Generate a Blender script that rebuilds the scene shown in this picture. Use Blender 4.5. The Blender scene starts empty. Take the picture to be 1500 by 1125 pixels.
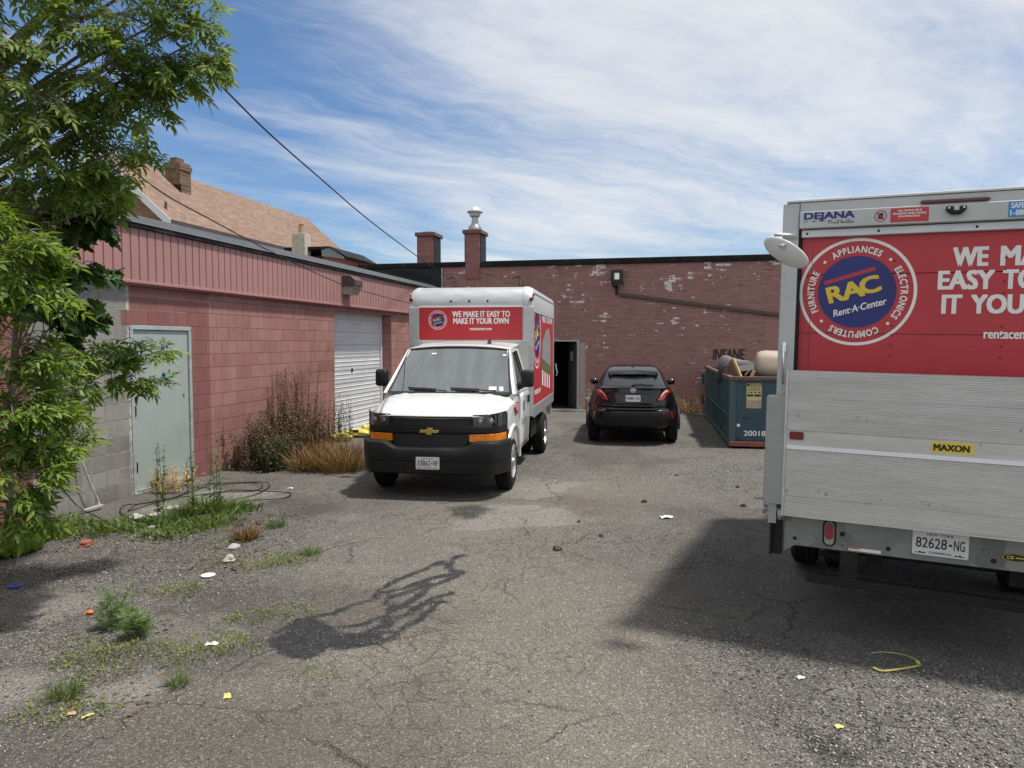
import bpy, bmesh, math, random
import numpy as np
from mathutils import Vector, Matrix
R = math.radians
scene = bpy.context.scene
COL = scene.collection
rnd = random.Random(7)

# ------------------------------------------------------------------ camera
FPX, CAM_H = 1080.0, 2.0                      # focal length in pixels of the 1500 px wide photograph
PITCH = math.atan(60.5 / FPX)
cam = bpy.data.cameras.new('camera')
cam.sensor_width = 36.0
cam.lens = FPX * 36.0 / 1500.0
cam.clip_start, cam.clip_end = 0.05, 3000.0
cam_o = bpy.data.objects.new('camera', cam)
cam_o.location = (0, 0, CAM_H)
cam_o.rotation_euler = (math.pi / 2 - PITCH, 0, 0)
COL.objects.link(cam_o)
scene.camera = cam_o

# ------------------------------------------------------------------ light
SUN_DIR = Vector((0.97, -0.18, 0)).normalized() * math.cos(R(69)) + Vector((0, 0, math.sin(R(69))))   # towards the sun
scene.view_settings.view_transform = 'Standard'
scene.view_settings.look = 'None'
scene.view_settings.exposure = 0.45
scene.view_settings.gamma = 1.0
sun = bpy.data.lights.new('sun', 'SUN')
sun.energy, sun.angle, sun.color = 3.5, R(4.0), (1.0, 0.95, 0.87)
sun_o = bpy.data.objects.new('sun', sun)
sun_o.rotation_euler = SUN_DIR.to_track_quat('Z', 'Y').to_euler()
sun_o.location = (20, 0, 40)
COL.objects.link(sun_o)

world = bpy.data.worlds.new('World')
scene.world = world
world.use_nodes = True


class G:
    """small node-tree writer"""
    def __init__(s, nt):
        s.t = nt
        nt.nodes.clear()

    def n(s, typ, ins=None, **at):
        nd = s.t.nodes.new('ShaderNode' + typ)
        for k, v in at.items():
            setattr(nd, k, v)
        for k, v in (ins or {}).items():
            s.put(nd.inputs[k], v)
        return nd

    def put(s, sock, v):
        if isinstance(v, bpy.types.NodeSocket):
            s.t.links.new(v, sock)
        elif v is not None:
            if isinstance(v, (tuple, list)) and len(v) == 3 and sock.type == 'RGBA':
                v = (*v, 1)
            sock.default_value = v

    def m(s, op, a, b=0.0, c=None, clamp=False):
        nd = s.n('Math', {0: a, 1: b}, operation=op, use_clamp=clamp)
        if c is not None:
            s.put(nd.inputs[2], c)
        return nd.outputs[0]

    def mix(s, f, a, b, blend='MIX'):
        nd = s.n('Mix', data_type='RGBA', blend_type=blend, clamp_factor=True)
        s.put(nd.inputs[0], f); s.put(nd.inputs[6], a); s.put(nd.inputs[7], b)
        return nd.outputs[2]

    def noise(s, v, scale, detail=4.0, rough=0.6, dist=0.0):
        return s.n('TexNoise', {'Vector': v, 'Scale': scale, 'Detail': detail, 'Roughness': rough, 'Distortion': dist}).outputs['Fac']

    def step(s, f, a, b):
        """smooth 0..1 as f goes a..b"""
        nd = s.n('MapRange', {0: f, 1: a, 2: b, 3: 0.0, 4: 1.0}, interpolation_type='SMOOTHSTEP', clamp=True)
        return nd.outputs[0]

    def ramp(s, f, stops):
        nd = s.n('ValToRGB', {0: f})
        e = nd.color_ramp.elements
        while len(e) < len(stops):
            e.new(0.5)
        for el, (p, c) in zip(e, stops):
            el.position = p
            el.color = (*c, 1) if len(c) == 3 else c
        return nd.outputs[0]

    def scale(s, v, sc, loc=(0, 0, 0), rot=(0, 0, 0)):
        return s.n('Mapping', {'Vector': v, 'Scale': sc, 'Location': loc, 'Rotation': rot}).outputs[0]

    def sep(s, v):
        return s.n('SeparateXYZ', {0: v}).outputs

    def comb(s, x, y, z=0.0):
        return s.n('CombineXYZ', {0: x, 1: y, 2: z}).outputs[0]

    def bump(s, h, strength=0.3, dist=0.01, normal=None):
        nd = s.n('Bump', {'Height': h, 'Strength': strength, 'Distance': dist})
        if normal is not None:
            s.put(nd.inputs['Normal'], normal)
        return nd.outputs[0]

    def obj(s):
        return s.n('TexCoord').outputs['Object']


# sky: Nishita plus thin streaked cirrus spread on a plane high above
g = G(world.node_tree)
sky = g.n('TexSky', sky_type='NISHITA', sun_disc=False, sun_elevation=R(69),
          sun_rotation=math.atan2(SUN_DIR.x, SUN_DIR.y), air_density=1.0, dust_density=0.7, ozone_density=2.0)
d = g.n('TexCoord').outputs['Generated']
dx, dy, dz = g.sep(d)
zz = g.m('MAXIMUM', g.m('ADD', dz, 0.10), 0.06)
pl = g.comb(g.m('DIVIDE', dx, zz), g.m('DIVIDE', dy, zz), 0.0)
warp = g.n('TexNoise', {'Vector': pl, 'Scale': 0.9, 'Detail': 3.0, 'Roughness': 0.55}).outputs['Color']
pw = g.n('VectorMath', {0: pl, 1: g.n('VectorMath', {0: warp, 1: (0.7, 0.7, 0.0)}, operation='MULTIPLY').outputs[0]}, operation='ADD').outputs[0]
rt = g.scale(pw, (1, 1, 1), rot=(0, 0, R(-40)))
st = g.scale(rt, (0.30, 1.15, 1), loc=(0.35, -1.2, 0))
c1 = g.noise(st, 0.62, 9.0, 0.62, 0.5)
st2 = g.scale(rt, (0.8, 2.6, 1), loc=(3.1, 0.4, 0))
c2 = g.noise(st2, 1.7, 8.0, 0.66, 0.3)
rip = g.noise(g.scale(pl, (1.0, 1.6, 1), rot=(0, 0, R(-20))), 9.0, 3.0, 0.6)
band = g.noise(g.scale(rt, (0.30, 0.95, 1), loc=(0.0, -1.62, 0)), 0.55, 2.0, 0.5)
cl = g.m('ADD', g.m('MULTIPLY', c1, 0.62), g.m('MULTIPLY', c2, 0.13))
cl = g.m('ADD', cl, g.m('MULTIPLY', band, 0.42))
cl = g.m('ADD', cl, g.m('MULTIPLY', rip, 0.05))
heap = g.n('VectorMath', {0: d, 1: tuple(Vector((0.16, 1.0, 0.42)).normalized())}, operation='DOT_PRODUCT').outputs['Value']
cl = g.m('ADD', cl, g.m('MULTIPLY', g.step(heap, 0.86, 0.99), 0.10))
cl = g.m('ADD', cl, g.m('MULTIPLY', g.step(dy, 0.30, -0.5), 0.28))  # unseen cloud added behind the camera to take the blue out of shaded faces
gap = g.n('VectorMath', {0: d, 1: tuple(Vector((-0.33, 1.0, 0.24)).normalized())}, operation='DOT_PRODUCT').outputs['Value']
cl = g.m('SUBTRACT', cl, g.m('MULTIPLY', g.step(gap, 0.93, 0.995), 0.055))
mask = g.step(cl, 0.51, 0.74)
mask = g.m('MULTIPLY', mask, 0.92)
hz = g.step(dz, 0.16, 0.0)                    # the air whitens towards the horizon
blue = g.mix(1.0, sky.outputs[0], (0.80, 1.0, 1.20), 'MULTIPLY')
blue = g.mix(g.m('MULTIPLY', hz, 0.18), blue, (4.8, 6.3, 7.8))
ccol = g.mix(g.noise(pw, 0.7, 4.0, 0.6), (6.4, 6.7, 7.2), (9.2, 9.3, 9.3))
skyc = g.mix(mask, blue, ccol)
bg = g.n('Background', {'Color': skyc, 'Strength': 0.078})
out = g.n('OutputWorld', {'Surface': bg.outputs[0]})
world.node_tree.links.new(bg.outputs[0], out.inputs[0])


# ------------------------------------------------------------------ from the photograph's rays to places
def ray(u, v):
    x, y = (u - 750) / FPX, -(v - 562.5) / FPX
    return Vector((x, math.cos(PITCH) + y * math.sin(PITCH), -math.sin(PITCH) + y * math.cos(PITCH)))
CAM = Vector((0, 0, CAM_H))
def gnd(u, v, z=0.0):
    r = ray(u, v)
    return CAM + r * ((z - CAM_H) / r.z)
def at(u, v, y):
    r = ray(u, v)
    return CAM + r * (y / r.y)


# ------------------------------------------------------------------ materials
MATS = {}
def new_mat(name):
    m = bpy.data.materials.new(name)
    m.use_nodes = True
    MATS[name] = m
    return m, G(m.node_tree)

def finish(g, col, rough=0.5, metal=0.0, normal=None, spec=0.5, coat=0.0, **extra):
    p = g.n('BsdfPrincipled', {'Base Color': col, 'Roughness': rough, 'Metallic': metal, 'Specular IOR Level': spec, 'Coat Weight': coat, 'Coat Roughness': 0.05})
    if normal is not None:
        g.put(p.inputs['Normal'], normal)
    for k, v in extra.items():
        g.put(p.inputs[k.replace('_', ' ')], v)
    o = g.n('OutputMaterial', {0: p.outputs[0]})
    return p

def simple(name, col, rough=0.5, metal=0.0, var=0.12, scale=6.0, bump=0.0, bscale=60.0, dirt=0.0, dirtcol=(0.09, 0.075, 0.06), spec=0.5, coat=0.0, stretch=(1, 1, 1), rvar=0.12):
    """a plain surface with uneven colour and gloss, dirt blotches and fine relief"""
    m, g = new_mat(name)
    co = g.scale(g.obj(), stretch)
    a = g.noise(co, scale, 5.0, 0.65)
    lo = tuple(c * (1 - var) for c in col); hi = tuple(min(1, c * (1 + var)) for c in col)
    c = g.ramp(a, [(0.3, lo), (0.7, hi)])
    if dirt:
        dn = g.noise(co, scale * 0.6 + 1.3, 7.0, 0.72, 0.6)
        c = g.mix(g.m('MULTIPLY', g.step(dn, 0.48, 0.72), dirt), c, dirtcol)
    r = g.m('ADD', rough - rvar / 2, g.m('MULTIPLY', g.noise(co, scale * 2.3, 4.0), rvar), clamp=True)
    nm = None
    if bump:
        nm = g.bump(g.noise(co, bscale, 5.0, 0.65), bump, 0.004)
    finish(g, c, r, metal, nm, spec, coat)
    return m


# ------------------------------------------------------------------ mesh helpers
class B:
    def __init__(s):
        s.v, s.f, s.mi = [], [], []

    def add(s, vs, fs, m=0):
        o = len(s.v)
        s.v += [tuple(v) for v in vs]
        s.f += [tuple(i + o for i in f) for f in fs]
        s.mi += [m] * len(fs)
        return s

    def box(s, x0, x1, y0, y1, z0, z1, m=0):
        vs = [(x, y, z) for z in (z0, z1) for y in (y0, y1) for x in (x0, x1)]
        return s.add(vs, [(0, 2, 3, 1), (4, 5, 7, 6), (0, 1, 5, 4), (2, 6, 7, 3), (0, 4, 6, 2), (1, 3, 7, 5)], m)

    def bar(s, p0, p1, w, h, up=(0, 0, 1), m=0):
        """box beam between two points"""
        p0, p1 = Vector(p0), Vector(p1)
        d = (p1 - p0).normalized()
        sx = d.cross(Vector(up)); sx = sx.normalized() if sx.length > 1e-6 else Vector((1, 0, 0))
        sz = sx.cross(d)
        vs = [p + sx * a * w / 2 + sz * b * h / 2 for p in (p0, p1) for a, b in ((-1, -1), (1, -1), (1, 1), (-1, 1))]
        return s.add(vs, [(0, 1, 2, 3), (7, 6, 5, 4), (0, 4, 5, 1), (1, 5, 6, 2), (2, 6, 7, 3), (3, 7, 4, 0)], m)

    def tube(s, pts, r, n=8, caps=True, m=0):
        pts = [Vector(p) for p in pts]
        k = len(pts)
        rr = r if isinstance(r, (list, tuple)) else [r] * k
        t0 = (pts[1] - pts[0]).normalized()
        a = Vector((0, 0, 1)) if abs(t0.z) < 0.9 else Vector((1, 0, 0))
        nx = t0.cross(a).normalized()
        vs = []
        for i, p in enumerate(pts):
            t = (pts[min(i + 1, k - 1)] - pts[max(i - 1, 0)])
            t = t.normalized() if t.length > 1e-9 else t0
            nx = (nx - t * nx.dot(t))
            nx = nx.normalized() if nx.length > 1e-6 else t.orthogonal().normalized()
            ny = t.cross(nx)
            vs += [p + (nx * math.cos(2 * math.pi * j / n) + ny * math.sin(2 * math.pi * j / n)) * rr[i] for j in range(n)]
        fs = [(i * n + j, i * n + (j + 1) % n, (i + 1) * n + (j + 1) % n, (i + 1) * n + j) for i in range(k - 1) for j in range(n)]
        if caps:
            fs += [tuple(reversed(range(n))), tuple((k - 1) * n + j for j in range(n))]
        return s.add(vs, fs, m)

    def prism(s, poly, fn, a, b, m=0):
        """polygon (2-D points) pushed from depth a to depth b; fn(u, v, depth) gives the place"""
        n = len(poly)
        vs = [fn(u, v, a) for u, v in poly] + [fn(u, v, b) for u, v in poly]
        return s.add(vs, [tuple(range(n)), tuple(reversed(range(n, 2 * n)))] + [(i, i + n, (i + 1) % n + n, (i + 1) % n) for i in range(n)], m)

    def loft(s, rings, closed=True, caps=True, m=0):
        n = len(rings[0]); k = len(rings)
        vs = [p for r in rings for p in r]
        e = n if closed else n - 1
        fs = [(i * n + j, i * n + (j + 1) % n, (i + 1) * n + (j + 1) % n, (i + 1) * n + j) for i in range(k - 1) for j in range(e)]
        if caps:
            fs += [tuple(reversed(range(n))), tuple((k - 1) * n + j for j in range(n))]
        return s.add(vs, fs, m)

    def lathe(s, prof, n=28, axis='x', c=(0, 0, 0), m=0, closed=False):
        """prof: (along axis, radius)"""
        rings = []
        for j in range(n):
            a = 2 * math.pi * j / n
            rings.append([((c[0] + t, c[1] + r * math.cos(a), c[2] + r * math.sin(a)) if axis == 'x' else
                           (c[0] + r * math.cos(a), c[1] + t, c[2] + r * math.sin(a)) if axis == 'y' else
                           (c[0] + r * math.cos(a), c[1] + r * math.sin(a), c[2] + t)) for t, r in prof])
        k = len(prof)
        vs = [p for r in rings for p in r]
        e = k if closed else k - 1
        fs = [(j * k + i, ((j + 1) % n) * k + i, ((j + 1) % n) * k + (i + 1) % k, j * k + (i + 1) % k) for j in range(n) for i in range(e)]
        return s.add(vs, fs, m)

    def ball(s, c, r, nu=14, nv=8, m=0, fn=None):
        r = r if isinstance(r, tuple) else (r, r, r)
        vs, fs = [], []
        for i in range(nv + 1):
            t = math.pi * i / nv
            for j in range(nu):
                a = 2 * math.pi * j / nu
                p = Vector((math.sin(t) * math.cos(a), math.sin(t) * math.sin(a), math.cos(t)))
                k = fn(p) if fn else 1.0
                vs.append((c[0] + p.x * r[0] * k, c[1] + p.y * r[1] * k, c[2] + p.z * r[2] * k))
        fs = [(i * nu + j, (i + 1) * nu + j, (i + 1) * nu + (j + 1) % nu, i * nu + (j + 1) % nu) for i in range(nv) for j in range(nu)]
        return s.add(vs, fs, m)

    def grid(s, fn, nu, nv, m=0):
        vs = [fn(i / nu, j / nv) for j in range(nv + 1) for i in range(nu + 1)]
        w = nu + 1
        return s.add(vs, [(j * w + i, j * w + i + 1, (j + 1) * w + i + 1, (j + 1) * w + i) for j in range(nv) for i in range(nu)], m)

    def obj(s, name, mat, parent=None, smooth=False, bev=0.0, seg=2, label=None, weld=True, sub=0, solid=0.0, recalc=True, angle=40, kind=None):
        me = bpy.data.meshes.new(name)
        me.from_pydata(s.v, [], s.f)
        for mm in (mat if isinstance(mat, (list, tuple)) else [mat]):
            me.materials.append(mm)
        if any(s.mi):
            me.polygons.foreach_set('material_index', s.mi)
        bm = bmesh.new(); bm.from_mesh(me)
        if weld:
            bmesh.ops.remove_doubles(bm, verts=bm.verts, dist=1e-5)
        if recalc:
            bmesh.ops.recalc_face_normals(bm, faces=bm.faces)
        bm.to_mesh(me); bm.free()
        o = bpy.data.objects.new(name, me)
        COL.objects.link(o)
        if parent is not None:
            o.parent = parent
        if label:
            o['label'] = label
        if kind:
            o['kind'] = kind
        if solid:
            md = o.modifiers.new('thickness', 'SOLIDIFY'); md.thickness = solid; md.offset = -1
        if bev:
            md = o.modifiers.new('bevel', 'BEVEL'); md.width = bev; md.segments = seg
            md.limit_method = 'ANGLE'; md.angle_limit = R(angle); md.harden_normals = True; md.use_clamp_overlap = True
            smooth = True
        if sub:
            md = o.modifiers.new('sub', 'SUBSURF'); md.levels = md.render_levels = sub
            smooth = True
        if smooth:
            me.polygons.foreach_set('use_smooth', [True] * len(me.polygons))
            if not bev and not sub:
                try:
                    me.set_sharp_from_angle(angle=R(angle))
                except Exception:
                    pass
        return o

def tag(o, label=None, cat=None, group=None, kind=None):
    if label: o['label'] = label
    if cat: o['category'] = cat
    if group: o['group'] = group
    if kind: o['kind'] = kind
    return o

def thing(name, label, cat, loc=(0, 0, 0), yaw=0.0, roll=0.0, group=None):
    """an Empty at the thing's base; yaw turns its +y (away from the viewer) to the right"""
    o = bpy.data.objects.new(name, None)
    COL.objects.link(o)
    o.empty_display_size = 0.3
    o.location = loc
    o.rotation_euler = (0, R(roll), -R(yaw))
    return tag(o, label, cat, group)

def boolcut(o, cutter):
    """take the cutter (a B) out of o for good"""
    c = cutter.obj('cut', MATS['black_gap'])
    md = o.modifiers.new('cut', 'BOOLEAN'); md.operation = 'DIFFERENCE'; md.solver = 'EXACT'; md.object = c
    dg = bpy.context.evaluated_depsgraph_get()
    me = bpy.data.meshes.new_from_object(o.evaluated_get(dg))
    o.modifiers.clear()
    o.data = me
    bpy.data.objects.remove(c)
    return o

# flat lettering from the built-in face, fitted to a rectangle
_TXT = {}
def glyphs(s, bold=0.0):
    k = (s, bold)
    if k not in _TXT:
        cu = bpy.data.curves.new('t', 'FONT')
        cu.body = s; cu.offset = bold; cu.resolution_u = 3; cu.fill_mode = 'FRONT'
        ob = bpy.data.objects.new('t', cu)
        COL.objects.link(ob)
        dg = bpy.context.evaluated_depsgraph_get()
        me = bpy.data.meshes.new_from_object(ob.evaluated_get(dg))
        vs = [(v.co.x, v.co.y) for v in me.vertices]
        fs = [tuple(p.vertices) for p in me.polygons]
        bpy.data.objects.remove(ob); bpy.data.curves.remove(cu); bpy.data.meshes.remove(me)
        _TXT[k] = (vs, fs)
    return _TXT[k]

def write(b, s, u0, u1, v0, v1, fn, bold=0.02, shear=0.0, rot=0.0, m=0):
    """fit the text to the rectangle; fn(u, v) gives the place"""
    vs, fs = glyphs(s, 0.0)
    x0, x1 = min(v[0] for v in vs), max(v[0] for v in vs)
    y0, y1 = min(v[1] for v in vs), max(v[1] for v in vs)
    ca, sa = math.cos(rot), math.sin(rot)
    cu, cv = (u0 + u1) / 2, (v0 + v1) / 2
    e = bold * (v1 - v0) * 1.15
    o = Vector(fn(cu, cv))
    nrm = (Vector(fn(cu + 0.01, cv)) - o).cross(Vector(fn(cu, cv + 0.01)) - o).normalized()
    # heavier strokes: the word laid over itself with small shifts, each a hair prouder
    lay = [(0, 0)] if bold <= 0 else [(-e, -e * 0.6), (e, -e * 0.6), (-e, e * 0.6), (e, e * 0.6)]
    for k, (su, sv) in enumerate(lay):
        P = []
        for x, y in vs:
            u = u0 + e + (x - x0) / (x1 - x0) * (u1 - u0 - 2 * e) - cu + su
            v = v0 + e * 0.6 + (y - y0) / (y1 - y0) * (v1 - v0 - 1.2 * e) - cv + sv
            u += v * shear
            P.append(Vector(fn(cu + u * ca - v * sa, cv + u * sa + v * ca)) + nrm * 0.00012 * k)
        b.add(P, fs, m)
    return b

def ring_text(b, s, cu, cv, r, h, mid_deg, fn, inward=False, bold=0.02, squeeze=0.95, m=0, track=1.0):
    """letters round a circle; mid_deg is the middle of the word, clockwise from the top"""
    ws = []
    for ch in s:
        if ch == ' ':
            ws.append(0.45); continue
        vs, _ = glyphs(ch, bold)
        ws.append(max(v[0] for v in vs) - min(v[0] for v in vs) + 0.13)
    capv, _ = glyphs('H', bold)
    cap = max(v[1] for v in capv) - min(v[1] for v in capv)
    k = h / cap * squeeze * track
    tot = sum(ws) * k
    pos = -tot / 2
    for ch, w in zip(s, ws):
        if ch != ' ':
            vs, fs = glyphs(ch, bold)
            x0, x1 = min(v[0] for v in vs), max(v[0] for v in vs)
            y0 = 0.0
            a = (pos + w * k / 2) / r
            an = R(mid_deg) + (-a if inward else a)
            P = []
            for x, y in vs:
                uu = (x - (x0 + x1) / 2) * h / cap * squeeze
                vv = (y - y0) / cap * h - h / 2
                if inward:
                    uu, vv = -uu, -vv
                P.append(fn(cu + (r + vv) * math.sin(an) + uu * math.cos(an), cv + (r + vv) * math.cos(an) - uu * math.sin(an)))
            b.add(P, fs, m)
        pos += w * k
    return b

def disc(b, cu, cv, r0, r1, fn, n=56, m=0):
    """flat ring or disc"""
    if r0 <= 0:
        return b.add([fn(cu + r1 * math.sin(2 * math.pi * i / n), cv + r1 * math.cos(2 * math.pi * i / n)) for i in range(n)], [tuple(range(n))], m)
    vs = [fn(cu + r * math.sin(2 * math.pi * i / n), cv + r * math.cos(2 * math.pi * i / n)) for r in (r0, r1) for i in range(n)]
    return b.add(vs, [(i, (i + 1) % n, (i + 1) % n + n, i + n) for i in range(n)], m)

def rrect(x0, x1, y0, y1, r, n=4):
    P = []
    for cx, cy, a0 in ((x1 - r, y1 - r, 0), (x0 + r, y1 - r, 90), (x0 + r, y0 + r, 180), (x1 - r, y0 + r, 270)):
        for i in range(n + 1):
            a = R(a0 + 90 * i / n)
            P.append((cx + r * math.cos(a), cy + r * math.sin(a)))
    return P

def copy_tree(o, parent=None):
    c = o.copy(); COL.objects.link(c)
    c.parent = parent
    for ch in list(o.children):
        copy_tree(ch, c)
    return c

# ------------------------------------------------------------------ common materials
simple('black_gap', (0.012, 0.012, 0.013), 0.8, var=0.2)
simple('rubber', (0.012, 0.012, 0.0125), 0.85, spec=0.25, var=0.25, scale=9, dirt=0.4, dirtcol=(0.045, 0.040, 0.034), bump=0.25, bscale=90)
simple('black_plastic', (0.011, 0.0115, 0.0125), 0.52, spec=0.32, var=0.2, scale=5, dirt=0.35, dirtcol=(0.045, 0.042, 0.038), bump=0.15, bscale=220)
simple('dark_metal', (0.014, 0.0135, 0.013), 0.7, spec=0.25, var=0.3, dirt=0.4, dirtcol=(0.045, 0.032, 0.024))
simple('white_paint', (0.66, 0.67, 0.67), 0.28, var=0.03, scale=2, dirt=0.10, dirtcol=(0.42, 0.40, 0.36), coat=0.6, spec=0.5)
simple('aluminium', (0.56, 0.57, 0.58), 0.42, metal=0.75, var=0.10, scale=3, dirt=0.25, dirtcol=(0.30, 0.30, 0.29), bump=0.06, bscale=30, stretch=(1, 1, 4))
simple('grey_metal_paint', (0.47, 0.49, 0.49), 0.45, metal=0.1, var=0.06, scale=4, dirt=0.22, dirtcol=(0.25, 0.25, 0.23))
simple('red_vinyl', (0.46, 0.024, 0.034), 0.42, var=0.09, scale=2, dirt=0.28, dirtcol=(0.34, 0.055, 0.058), coat=0.15)
simple('white_vinyl', (0.80, 0.79, 0.77), 0.45, var=0.04, dirt=0.1, dirtcol=(0.5, 0.48, 0.44))
simple('blue_vinyl', (0.016, 0.022, 0.165), 0.4, var=0.1)
simple('yellow_vinyl', (0.72, 0.53, 0.04), 0.42, var=0.08)
simple('cyan_vinyl', (0.03, 0.25, 0.62), 0.42, var=0.05)
simple('black_vinyl', (0.015, 0.015, 0.016), 0.45, var=0.1)
simple('red_plastic', (0.16, 0.010, 0.012), 0.18, var=0.15, scale=14, coat=0.5)
simple('dark_red_plastic', (0.075, 0.012, 0.016), 0.25, var=0.25, scale=40, coat=0.4)
simple('amber_plastic', (0.85, 0.22, 0.008), 0.16, var=0.35, scale=18, coat=0.7, bump=0.5, bscale=55)
simple('plate_white', (0.66, 0.67, 0.67), 0.35, var=0.06, dirt=0.15, dirtcol=(0.4, 0.4, 0.38))
simple('plate_dark', (0.012, 0.016, 0.045), 0.4)
simple('gold', (0.62, 0.46, 0.14), 0.30, metal=0.9, var=0.15)
simple('chrome', (0.72, 0.73, 0.75), 0.12, metal=1.0, var=0.05)
simple('wheel_silver', (0.55, 0.56, 0.57), 0.34, metal=0.75, var=0.1, dirt=0.35, dirtcol=(0.16, 0.14, 0.12))
simple('interior_grey', (0.22, 0.225, 0.22), 0.8, var=0.15)
simple('interior_light', (0.48, 0.49, 0.47), 0.85, var=0.12)

def glass_mat(name, tint, gloss, rough=0.02):
    m, g = new_mat(name)
    lw = g.n('LayerWeight', {'Blend': 0.35}).outputs['Fresnel']
    nz = g.noise(g.scale(g.obj(), (3.5, 1, 0.5)), 2.0, 4.0)
    f = g.m('ADD', g.m('MULTIPLY', lw, 0.7), g.m('ADD', gloss * 0.8, g.m('MULTIPLY', nz, gloss * 0.4)), clamp=True)
    tr = g.n('BsdfTransparent', {0: tint})
    gl = g.n('BsdfGlossy', {'Color': (0.92, 0.95, 0.95), 'Roughness': rough})
    df = g.n('BsdfDiffuse', {'Color': (0.45, 0.47, 0.45)})
    mx = g.n('MixShader', {0: f, 1: tr.outputs[0], 2: gl.outputs[0]})
    mx2 = g.n('MixShader', {0: g.m('MULTIPLY', g.step(nz, 0.35, 0.8), 0.10), 1: mx.outputs[0], 2: df.outputs[0]})
    g.n('OutputMaterial', {0: mx2.outputs[0]})
    return m
glass_mat('windscreen', (0.78, 0.86, 0.82), 0.30)
glass_mat('side_glass', (0.20, 0.23, 0.22), 0.06)
glass_mat('lamp_glass', (0.75, 0.77, 0.78), 0.05)

def galvanised(name, base, cell=9.0, dark=0.55):
    m, g = new_mat(name)
    co = g.obj()
    v = g.n('TexVoronoi', {'Vector': g.n('VectorMath', {0: co, 1: g.n('VectorMath', {0: g.n('TexNoise', {'Vector': co, 'Scale': 14.0, 'Detail': 3.0}).outputs['Color'], 1: (0.07, 0.07, 0.07)}, operation='MULTIPLY').outputs[0]}, operation='ADD').outputs[0], 'Scale': cell, 'Randomness': 1.0}).outputs['Color']
    s = g.sep(v)[0]
    n = g.noise(co, 3.0, 6.0, 0.7)
    f = g.m('ADD', g.m('MULTIPLY', s, 0.45), g.m('MULTIPLY', n, 0.55))
    c = g.ramp(f, [(0.25, tuple(x * dark for x in base)), (0.75, base)])
    sc = g.step(g.noise(co, 22.0, 4.0, 0.7), 0.62, 0.74)
    c = g.mix(g.m('MULTIPLY', sc, 0.4), c, (0.12, 0.12, 0.115))
    finish(g, c, 0.5, 0.45, g.bump(n, 0.15, 0.004))
    return m
galvanised('galvanised', (0.25, 0.272, 0.26))
galvanised('galvanised_plate', (0.36, 0.375, 0.37), 5.0, 0.85)


# ------------------------------------------------------------------ ground
def vnoise(x, y, seed=0):
    """value noise on arrays"""
    xi, yi = np.floor(x).astype(np.int64), np.floor(y).astype(np.int64)
    fx, fy = x - xi, y - yi
    fx, fy = fx * fx * (3 - 2 * fx), fy * fy * (3 - 2 * fy)
    def h(i, j):
        n = (i * 374761393 + j * 668265263 + seed * 144665) & 0x7fffffff
        n = ((n ^ (n >> 13)) * 1274126177) & 0x7fffffff
        return ((n ^ (n >> 16)) & 0xffff) / 65535.0
    return (h(xi, yi) * (1 - fx) + h(xi + 1, yi) * fx) * (1 - fy) + (h(xi, yi + 1) * (1 - fx) + h(xi + 1, yi + 1) * fx) * fy

def fbm(x, y, s, oct=4, seed=0):
    t, a, n = 0, 0.5, 0
    for k in range(oct):
        t = t + a * vnoise(x * s, y * s, seed + k); n += a
        a *= 0.55; s *= 2.03
    return t / n

def polydist(X, Y, pts):
    d = np.full(X.shape, 1e9)
    for (ax, ay), (bx, by) in zip(pts[:-1], pts[1:]):
        ux, uy = bx - ax, by - ay
        t = np.clip(((X - ax) * ux + (Y - ay) * uy) / max(ux * ux + uy * uy, 1e-9), 0, 1)
        d = np.minimum(d, np.hypot(X - ax - t * ux, Y - ay - t * uy))
    return d

def inpoly(X, Y, pts):
    r = np.zeros(X.shape, bool)
    n = len(pts)
    for i in range(n):
        (x0, y0), (x1, y1) = pts[i], pts[(i + 1) % n]
        c = ((y0 > Y) != (y1 > Y)) & (X < (x1 - x0) * (Y - y0) / (y1 - y0 + 1e-12) + x0)
        r ^= c
    return r

def gpts(L):
    return [tuple(gnd(u, v)[:2]) for u, v in L]

def blob(X, Y, L, soft, amp=0.25, seed=3, s=2.2):
    """soft-edged patch from a closed outline"""
    p = gpts(L)
    d = polydist(X, Y, p + [p[0]])
    d = np.where(inpoly(X, Y, p), -d, d) + (fbm(X, Y, s, 4, seed) - 0.5) * 2 * amp
    return np.clip(0.5 - d / soft, 0, 1)

STAIN = lambda x, y: (380 + x / 4.6875, 800 + y / 4.6875)
STROKES = [[(100, 600), (350, 480), (520, 460), (600, 415), (740, 380), (800, 330), (900, 250), (1050, 190), (1160, 150), (1240, 105), (1300, 130), (1330, 170), (1370, 170)],
           [(1300, 120), (1330, 80), (1400, 65)], [(1370, 170), (1370, 200), (1300, 230), (1150, 285), (1080, 350), (1000, 400), (880, 470)],
           [(820, 560), (860, 480), (870, 380), (880, 310), (1000, 290), (1100, 250), (1200, 215), (1310, 195)], [(870, 360), (1000, 320), (1150, 265)],
           [(560, 560), (700, 540), (820, 490)], [(900, 550), (930, 490), (1040, 460), (1100, 410), (1200, 350), (1320, 325)],
           [(600, 690), (800, 670), (930, 620), (1000, 560), (1100, 500), (1180, 430), (1230, 380), (1290, 375)], [(760, 580), (880, 585)]]

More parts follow.
